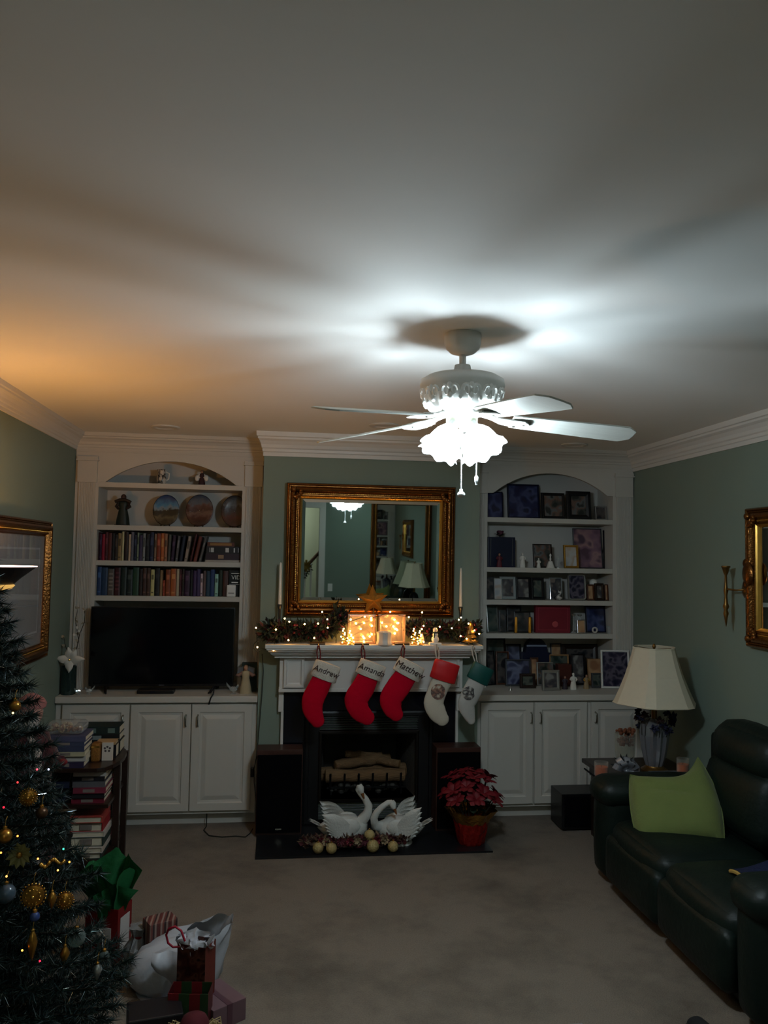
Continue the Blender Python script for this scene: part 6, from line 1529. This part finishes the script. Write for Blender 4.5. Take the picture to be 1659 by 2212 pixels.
for i in range(NB):
    t = (i+.5)/NB; z = .14+(CTZ-.16)*t**1.5; a = i*2.39996
    Rm = (CTZ-z)*CTK+.03; L = Rm*rn.uniform(.82, 1.05)
    d = Vector((math.cos(a), math.sin(a), 0))
    if d.x < 0: L = min(L, (CTX-.03)/max(.05, -d.x))
    p0 = Vector((CTX, CTY, z+.02)); pts = []
    for k in range(7):
        u = k/6; pts.append(p0+d*L*u+Vector((0, 0, -.10*L*u+.16*L*u*u)))
    bm_.tube([pts[0], pts[3], pts[6]], [.004, .003, .0015], 4)
    tips.append(pts[6])
    nn = int(420*L/.5)+50
    for j in range(nn):
        u = rn.uniform(.12, 1)**.75; k = min(5, int(u*6)); p = pts[k].lerp(pts[k+1], u*6-k)
        dd = (d*rn.uniform(.3, 1)+Vector((rn.gauss(0, .6), rn.gauss(0, .6), rn.gauss(0, .6)))).normalized()
        Ln = rn.uniform(.03, .055)
        if p.x+dd.x*Ln < .012: continue
        needle(n1 if rn.random() < .65 else n2, p, dd, Ln, .0022)
    for j in range(int(nn*.11)):
        u = rn.uniform(.4, 1.02); k = min(5, int(u*6)); p = pts[k].lerp(pts[k+1], min(1, u*6-k))
        dd = (d*rn.uniform(.0, 1)+Vector((rn.gauss(0, .7), rn.gauss(0, .7), rn.gauss(-.3, .6)))).normalized()
        if p.x+dd.x*.05 < .012: continue
        needle(tn, p, dd, rn.uniform(.02, .06), .0014)
bm_.build('branches', STEM, tr)['kind'] = 'stuff'
n1.build('needles', NEED, tr)['kind'] = 'stuff'; n2.build('blue_needles', NEEDB, tr)['kind'] = 'stuff'; tn.build('tinsel', TINS, tr)['kind'] = 'stuff'
# coloured glints on the tree: reflections put in as small glowing beads
for (px, py, col, st_) in ((8, 1744, (255, 30, 50), 3.), (2, 1842, (255, 150, 60), 4), (150, 1862, (255, 150, 60), 3), (82, 1855, (255, 150, 70), 4), (38, 1806, (255, 140, 60), 4), (86, 2076, (255, 40, 70), 3), (48, 2053, (255, 170, 60), 5), (137, 1834, (80, 255, 200), 1.5), (105, 1662, (200, 210, 255), 3), (28, 1540, (255, 210, 120), 5), (38, 1690, (255, 60, 60), 2), (80, 1662, (255, 80, 100), 2.), (14, 1893, (255, 170, 80), 4), (125, 1880, (255, 180, 90), 3)):
    d = (px-0)/250.; c = at(px, py, Y=CTY-.12-.25*(1-d))
    MB().sph(c, .0032, 8, 6).build('glowing_glint', emitmat('tree_glint_%d_%d_%d' % col, col, st_), tr, smooth=True)
# ornaments: each its own thing
GOR = mat('gold_ornament', (170, 122, 52), rough=.28, metal=.85, var=.25, scale=40); GGL = glassmat('glass_bauble', (190, 205, 200), clear=.86)
def oy(px, py):
    # depth of the tree surface facing the camera at this pixel
    best = None
    for k in range(40):
        Y = CTY-.75+.02*k; q = at(px, py, Y=Y); Rm = max(0, (CTZ-q.z)*CTK+.02)
        if math.hypot(q.x-CTX, q.y-CTY) <= Rm: return Y-.015
    return CTY-.05
def hanger(r, p, z): MB().tube([(p.x, p.y, z), (p.x, p.y+.006, z+.02), (p.x, p.y+.02, z+.026)], .001, 4).build('hook', GOLDB, r)
for (px, py, rr, lb) in ((72, 1935, .040, 'large round gold filigree sunburst ornament on the tree'), (61, 1722, .030, 'gold filigree ball ornament high on the tree'), (140, 1945, .030, 'oval gold filigree ornament right of the sunburst ornament')):
    p = at(px, py, Y=oy(px, py)); r = thing('filigree_ornament', lb, 'ornament', tuple(p), 'gold filigree ornaments')
    M = T(p.x, p.y, p.z, rx=PI/2, rz=.1)
    MB(M).lathe([(rr*.82, -.006), (rr*.86, 0), (rr*.82, .006), (rr*.3, .012), (.001, .013)], 24).build('disc', GOR, r, smooth=True)
    b = MB(M)
    for k in range(22): a = 2*PI*k/22; b.sph((rr*.95*math.cos(a), rr*.95*math.sin(a), 0), rr*.10, 6, 4)
    for k in range(12): a = 2*PI*k/12; b.sph((rr*.55*math.cos(a), rr*.55*math.sin(a), .009), rr*.11, 6, 4)
    b.sph((0, 0, .014), rr*.16, 8, 5); b.build('beads', GOLDB, r, smooth=True)
    hanger(r, p, p.z+rr)
for (px, py, rr, mt_, lb) in ((10, 1806, .024, GOR, 'gold ball ornament at the left edge of the tree'), (165, 2025, .030, GGL, 'clear glass ball ornament low on the tree right side'), (225, 2065, .018, GGL, 'small clear glass ball on a lower right branch'), (32, 1525, .020, GOR, 'gold ball ornament near the top of the tree'), (75, 1980, .016, mat('blue_glass', (40, 60, 110), rough=.1, coat=.5), 'small blue ball ornament under the sunburst ornament'), (90, 1756, .020, mat('dull_bronze', (80, 56, 36), rough=.35, metal=.6), 'dull bronze ball ornament below the gold filigree ball'), (13, 1930, .03, mat('ice_blue_glass', (62, 76, 88), rough=.25, coat=.4), 'ice blue ball ornament left of the sunburst ornament')):
    p = at(px, py, Y=oy(px, py)); r = thing('ball_ornament', lb, 'ornament', tuple(p), 'ball ornaments on the tree')
    MB().sph(p, rr, 16, 12).build('ball', mt_, r, smooth=True); MB().lathe([(.007, rr-.003), (.007, rr+.006), (.003, rr+.008)], 10, tuple(p)).build('cap', GOLDB, r); hanger(r, p, p.z+rr+.006)
for (px, py, hh, lb) in ((70, 2035, .10, 'long gold glass icicle ornament on the tree'), (140, 2060, .07, 'gold and clear drop ornament low on the tree'), (112, 1940, .06, 'silver teardrop ornament between the gold ornaments'), (210, 2095, .06, 'clear icicle ornament at the lowest right branch')):
    p = at(px, py, Y=oy(px, py)); r = thing('drop_ornament', lb, 'ornament', tuple(p), 'drop ornaments on the tree')
    MB().lathe([(.001, -hh*.6), (.006, -hh*.45), (.012, -hh*.2), (.016, 0), (.010, hh*.22), (.004, hh*.34)], 12, tuple(p)).build('drop', GOR if 'gold' in lb else SILVER, r, smooth=True); MB().sph((p.x, p.y, p.z+hh*.36), .006, 8, 6).build('cap', GOLDB, r); hanger(r, p, p.z+hh*.4)
p = at(43, 1845, Y=oy(43, 1845)); r = thing('rosette_ornament', 'pale olive leafy rosette ornament on the tree', 'ornament', tuple(p))
for k in range(11):
    m = MB(); a = 2*PI*k/11; leafquad(m, p, Vector((math.cos(a), -.35, math.sin(a))), Vector((0, 1, .2)), .045, .016); m.build('petal', mat('olive_satin', (120, 118, 70), rough=.5), r)
MB().sph(p+Vector((0, -.01, 0)), .010, 8, 6).build('centre', GOR, r)
p = at(105, 1868, Y=oy(105, 1868)-.02); r = thing('bead_garland', 'gold beaded swag draped across the tree front', 'garland', tuple(p))
rn2 = random.Random(2); mm = []
for i in range(26):
    t = i/25; px, py = 88+50*t, 1868-10*t+6*math.sin(t*9); q = at(px, py, Y=oy(px, py)-.015)
    mm.append(q); MB().sph(q, .0045+.003*rn2.random(), 7, 5).build('bead', GOLDB, r, smooth=True)
MB().tube(mm, .001, 4).build('string', GOLDB, r)

# ================================================================ presents
# red gift bag with green tissue
def giftbag(x, y, w_, d_, h, rz, front, side, label, hand=None, z0=0):
    r = thing('gift_bag', label, 'gift bag', (x, y, z0)); M = T(x, y, z0, rz=rz); t = .002
    MB(M).box(-w_/2, w_/2, -d_/2, -d_/2+t, 0, h).build('front_panel', front, r)
    MB(M).box(-w_/2, w_/2, d_/2-t, d_/2, 0, h).build('back_panel', front, r)
    MB(M).box(-w_/2, -w_/2+t, -d_/2+t, d_/2-t, 0, h).build('side_panel', side, r); MB(M).box(w_/2-t, w_/2, -d_/2+t, d_/2-t, 0, h).build('side_panel', side, r)
    MB(M).box(-w_/2+t, w_/2-t, -d_/2+t, d_/2-t, 0, .003).build('bottom_panel', front, r)
    return r, M
def tissue(M, r, mt_, n, hz, wd, dp, H_, seed, name='tissue_paper'):
    g = random.Random(seed)
    for k in range(n):
        a = 2*PI*k/n+g.uniform(-.3, .3); bx_, by_ = wd*.28*math.cos(a), dp*.28*math.sin(a); hh = H_*g.uniform(.7, 1.1); ph = g.uniform(0, 6)
        m = MB(M); m.grid(lambda u, v: (bx_+(u-.5)*wd*.75*(.5+v*.8)*math.cos(a+PI/2)+math.cos(a)*wd*.25*v+.008*math.sin(9*u+ph), by_+(u-.5)*dp*.8*(.5+v*.8)*math.sin(a+PI/2)+math.sin(a)*dp*.25*v+.010*math.sin(7*v+8*u+ph), hz-.05+hh*v*(1-.55*abs(u-.45)*v)), 8, 8); m.build(name, mt_, r, smooth=True)
REDP = mat('glossy_red_paper', (112, 8, 16), rough=.3, var=.1); GRT = mat('green_tissue', (8, 84, 40), rough=.75, var=.15, scale=20, bump=.5, bscale=30)
q = at(238, 2064, Z=0)
bx_, by_ = at(232, 2060, Y=-2.05).x, -2.05
r, M = giftbag(bx_, by_, .165, .12, .235, -.35, REDP, REDP, 'glossy red gift bag stuffed with green tissue paper')
tissue(M, r, GRT, 9, .225, .19, .17, .26, 3)
MB(M).box(-.05, .05, -.0625, -.0605, .09, .15).build('white_label', mat('label_white', (186, 180, 176), rough=.6), r); MB(M).box(.0827, .084, -.04, .04, .03, .19).build('white_label', mat('label_white', (186, 180, 176)), r)
for s in (-1, 1): MB(M).tube([(-.04, s*.061, .225), (-.035, s*.07, .28), (0, s*.075, .30), (.035, s*.07, .28), (.04, s*.061, .225)], .003, 6).build('handle', GRT, r, smooth=True)
c = at(272, 1906, Y=-2.10)
tag(MB(T(c.x-.0, -2.16, .0, rz=.5)).rbox((0, 0, .055), (.05, .035, .055), .006).build('white_parcel', mat('silver_white_paper', (150, 150, 152), rough=.4), smooth=True), 'small white wrapped parcel behind the red gift bag', 'gift') if False else None
# plaid parcel behind
PLA = stripes('plaid_paper', [(92, 42, 38), (134, 112, 102), (104, 54, 48), (52, 34, 34), (128, 108, 98), (84, 38, 36)], 'X', 22)
c = at(345, 2030, Z=.10); x, y = at(345, 2040, Y=-2.22).x, -2.22
r = thing('wrapped_gift', 'brown plaid wrapped present behind the white plastic bag', 'gift', (x, y, 0))
MB(T(x, y, 0, rz=.5)).rbox((0, 0, .115), (.065, .05, .115), .004).build('box', PLA, r); MB(T(x, y, 0, rz=.5)).box(-.067, .067, -.0525, -.0505, .10, .115).build('ribbon', mat('dull_red_ribbon', (110, 30, 30), rough=.4), r)
# crinkled clear bag (grey) beside it
c = at(300, 2045, Y=-2.2)
r = thing('cellophane_bag', 'crumpled grey cellophane parcel between red bag and plastic bag', 'gift', (c.x, -2.2, 0))
m = MB(); gg = random.Random(9)
m.lathe([(.05, 0), (.065, .03), (.06, .10), (.03, .15), (.045, .19)], 18, (c.x, -2.2, 0), fn=lambda rr, z, a: rr*(1+.14*math.sin(5*a+z*40)+.05*math.sin(11*a))); m.build('wrap', mat('cellophane_grey', (120, 120, 120), rough=.25, var=.3, bump=.6, bscale=40), r)
MB().lathe([(.032, .145), (.034, .155)], 12, (c.x, -2.2, 0)).build('tie', REDP, r)
# white plastic shopping bag
PLB = mat('white_plastic_bag', (176, 178, 184), rough=.42, var=.06, scale=10, bump=.5, bscale=14, trans=.0)
c = at(375, 2060, Y=-2.45); x, y = at(376, 2080, Y=-2.40).x, -2.36
r = thing('plastic_bag', 'slumped white plastic shopping bag behind the red gift bags', 'bag', (x, y, 0))
m = MB(); n = 44; R = []
prof = [(.15, .0, 0, 0), (.18, .04, 0, 0), (.185, .10, 0, 0), (.175, .16, .02, 0), (.16, .20, .045, .0), (.14, .235, .085, .0), (.11, .255, .125, .0)]
for i, (rr, z, ox, oyy) in enumerate(prof):
    ring = []
    for j in range(n):
        a = 2*PI*j/n; k = 1+.05*math.sin(5*a+i*.7)+.035*math.sin(9*a-i*1.1)+.02*math.sin(17*a+i)
        zz = z*.92+(.045*math.cos(a-.3)*(i/6)**1.5)+.010*math.sin(7*a+i)*(1 if i else 0)
        ring.append((x+ox+rr*1.08*k*math.cos(a), y+oyy+rr*.62*k*math.sin(a), max(0, zz)))
    R.append(ring)
m.rings(R, cap=False); m.build('body', PLB, r, smooth=True)
MB().lathe([(.001, .001), (.16, .002)], 24, (x, y, 0), cap=False).build('bottom', PLB, r)
hx = x-.06
m = MB(); m.grid(lambda u, v: (hx-.02+.11*u, y-.125-.03*math.sin(PI*v)-.012*math.sin(u*8), .205-.16*v*(.35+.65*u)), 8, 8); m.build('handle_flap', PLB, r, smooth=True)
# striped gift bag (red green) with second patterned bag inside
STR = stripes('red_green_stripe', [(112, 18, 24), (30, 58, 28), (122, 20, 26), (34, 62, 30)], 'X', 6.2)
sx2 = at(412, 2130, Y=-2.72).x
r, M = giftbag(sx2, -2.72, .155, .09, .175, -.12, STR, mat('dark_red_side', (70, 14, 18), rough=.4), 'striped red and green gift bag standing in front')
r, M2 = giftbag(at(424, 2080, Y=-2.60).x, -2.60, .125, .085, .295, -.42, photomat('brown_snowflake_paper', [(52, 20, 18), (70, 30, 26), (96, 56, 44), (44, 18, 18)], 26), mat('brick_side', (96, 34, 26), rough=.5, var=.3, scale=30), 'taller brown snowflake gift bag with white tissue and red cord handle')
tissue(M2, r, mat('white_tissue', (200, 200, 206), rough=.7, bump=.4, bscale=30), 6, .295, .125, .085, .085, 6)
hb = MB(M2); hb.tube([(-.05, -.043, .285), (-.075, -.055, .285), (-.095, -.06, .30), (-.105, -.06, .33), (-.095, -.058, .355), (-.07, -.053, .365), (-.045, -.048, .35), (-.03, -.043, .31)], .0045, 8); hb.build('cord_handle', mat('crimson_cord', (150, 14, 40), rough=.5), r, smooth=True)
# pink gift box leaning at right
x, y = at(456, 2160, Y=-2.62).x, -2.60
r = thing('wrapped_gift', 'dusky pink wrapped box right of the striped gift bag', 'gift', (x, y, 0))
MB(T(x+.02, y, 0, rz=.62)).box(-.075, .075, -.10, .10, 0, .085).build('box', mat('dusky_pink_paper', (104, 78, 84), rough=.5, var=.1), r, bev=.003); MB(T(x+.02, y, 0, rz=.62)).box(-.012, .012, -.1012, -.1003, 0, .0855).box(-.012, .012, -.101, .101, .0852, .0862).build('ribbon', mat('mauve_ribbon', (84, 54, 64), rough=.3), r)
# dark box under logo corner and doll with knit cap at bottom edge
x, y = at(330, 2190, Y=-2.85).x, -2.80
tag(MB(T(x, y, 0, rz=.2)).rbox((0, 0, .075), (.10, .07, .075), .005).build('dark_parcel', mat('black_gift_paper', (22, 20, 24), rough=.4, var=.3)), 'black wrapped parcel left of the striped gift bag', 'gift')
x, y = at(420, 2212, Y=-2.98).x, -2.98; zt2 = at(420, 2188, Y=-2.98).z
r = thing('rag_doll', 'rag doll with straw hair and maroon cap at the bottom edge', 'doll', (x, y, 0))
hz2 = zt2-.07
MB().lathe([(.06, 0), (.065, .02), (.045, hz2*.55), (.03, hz2-.035)], 16, (x, y, 0)).build('dress', mat('maroon_cloth', (74, 12, 22), rough=.9), r, smooth=True)
hd = MB().sph((x, y, hz2), (.05, .05, .052), 16, 10).build('head', mat('cloth_face', (180, 150, 124), rough=.9), r, smooth=True)
MB().lathe([(.053, hz2+.012), (.054, hz2+.03), (.042, hz2+.056), (.016, hz2+.069), (.001, hz2+.071)], 18, (x, y, 0)).build('cap', mat('maroon_cloth', (74, 12, 22)), hd, smooth=True)
m = MB(); gg = random.Random(4)
for s in (-1, 1):
    for k in range(36):
        a = gg.uniform(-1, 1); p = Vector((x+s*.047, y+.02*a, hz2+gg.uniform(0, .03))); m.tube([p, p+Vector((s*gg.uniform(.01, .045), gg.uniform(-.02, .02), gg.uniform(-.01, .02))), p+Vector((s*gg.uniform(.03, .06), gg.uniform(-.02, .02), -gg.uniform(.03, .07)))], .0022, 4)
o = m.build('straw_hair', mat('straw_yarn', (170, 148, 104), rough=.9), hd); o['kind'] = 'stuff'
# ================================================================ rear of the room, seen in the mirror
sw = at  # switch plate on the rear wall
r = thing('switch_plate', 'white light switch plate on the rear wall, seen in the mirror', 'switch', (2.24, REAR+.004, 1.10))
MB().box(2.205, 2.275, REAR+.0005, REAR+.006, 1.04, 1.155).build('plate', WHITE, r, bev=.002); MB().box(2.234, 2.246, REAR+.006, REAR+.014, 1.088, 1.108).build('toggle', WHITE, r)
r = thing('wall_mirror', 'tall gilt mirror on the rear wall above the console lamp', 'mirror', (3.31, REAR+.02, .85))
Mr = T(3.78, REAR+.004, .85, rz=PI)
gilt_frame('frame', r, Mr, 0, .94, 0, 1.62, .10, .05, orn=False)
MB(Mr).box(.098, .842, -.014, -.010, .098, 1.522).build('mirror_glass', MIRR, r); MB(Mr).box(.02, .92, -.010, -.001, .02, 1.60).build('backing_board', WOOD, r)
r = thing('console_table', 'dark console table under the rear wall mirror', 'table', (3.4, REAR+.3, 0))
MB().box(2.85, 3.95, REAR+.13, REAR+.50, .70, .73).build('tabletop', DKWOOD, r, bev=.004); MB().box(2.89, 3.91, REAR+.16, REAR+.47, .60, .70).build('apron', DKWOOD, r)
for x in (2.88, 3.88):
    for y in (REAR+.15, REAR+.44): MB().box(x, x+.04, y, y+.04, 0, .60).build('leg', DKWOOD, r)
table_lamp(3.48, REAR+.32, .73, 1.15, 1.50, .235, .12, 'cream panelled lamp on the rear console table, seen in the mirror', base='bronze', g='panelled lamps')
# staircase railing in the hall
r = thing('stair_railing', 'white stair balusters with garlanded rail seen in the mirror', 'railing', (1.6, REAR-1.0, 0))
ry_ = REAR-.9
def rz_(x): return .95+(x-1.55)*1.15
for k in range(12):
    x = .98+k*.10; b0 = max(0, rz_(x)-.95); MB().box(x-.014, x+.014, ry_-.014, ry_+.014, b0, max(.1, rz_(x)-.03)).build('baluster', WHITE, r)
MB().tube([(.93, ry_, rz_(.93)), (2.15, ry_, rz_(2.15))], .028, 10).build('handrail', WOOD, r, smooth=True)
MB().prism([(.9, 0), (2.3, 0), (2.3, rz_(2.3)-.95), (1.45, 0)], ry_-.9, ry_-.03, 'xz').build('stair_stringer', WHITE, r)
g_ = thing('garland', 'green garland with gold bow wound along the stair rail', 'garland', (1.7, ry_, 1.1))
m = MB()
for i in range(700):
    x = random.uniform(1.35, 1.92); v = rv(); p = Vector((x, ry_, rz_(x)-.03))+v*random.uniform(.03, .08); leafquad(m, p, v+rv()*.5, rv(), .06, .012)
o = m.build('foliage', LEAF, g_); o['kind'] = 'stuff'
for k in range(8):
    m = MB(); a = 2*PI*k/8; cc = Vector((1.90, ry_+.07, rz_(1.90)+.02)); m.grid(lambda u, v: cc+Vector((math.cos(a)*.08*math.sin(PI*v), .03*math.sin(2*PI*v), math.sin(a)*.10*math.sin(PI*v)))+Vector((0, .02, 0))*(u-.5)+Vector((-math.sin(a), 0, math.cos(a)))*(u-.5)*.035, 3, 8); m.build('bow_loop', mat('gold_ribbon', (150, 124, 60), rough=.4, metal=.4), g_, smooth=True)
# unseen ceiling lamp put in to brighten the hall's reflection
r = thing('hall_fill_light', 'added unseen ceiling light in the hall behind the room', 'ceiling light', (1.4, REAR-1.4, H-.08))
MB().lathe([(.16, H-.001), (.17, H-.012), (.165, H-.02)], 28, (1.4, REAR-1.4, 0)).build('base', WHITE, r, smooth=True)
MB().lathe([(.15, H-.02), (.14, H-.05), (.09, H-.075), (.01, H-.083)], 28, (1.4, REAR-1.4, 0)).build('diffuser', emitmat('hall_fill_diffuser', (240, 244, 225), HALL_FILL), r, smooth=True)

# added ceiling light, out of view, brightening the rear wall in the mirror
r = thing('recessed_light', 'added unseen round ceiling light close to the rear wall', 'ceiling light', (2.75, REAR+.75, H-.012))
MB().lathe([(.060, H), (.095, H), (.098, H-.006), (.088, H-.012), (.066, H-.008), (.060, H-.002)], 28, (2.75, REAR+.75, 0), cap=False).build('trim_ring', TRIM, r, smooth=True)
MB().lathe([(.001, H-.002), (.060, H-.002), (.060, H-.001), (.001, H-.001)], 24, (2.75, REAR+.75, 0)).build('lens', emitmat('added_downlight', (210, 242, 236), 150.0), r)
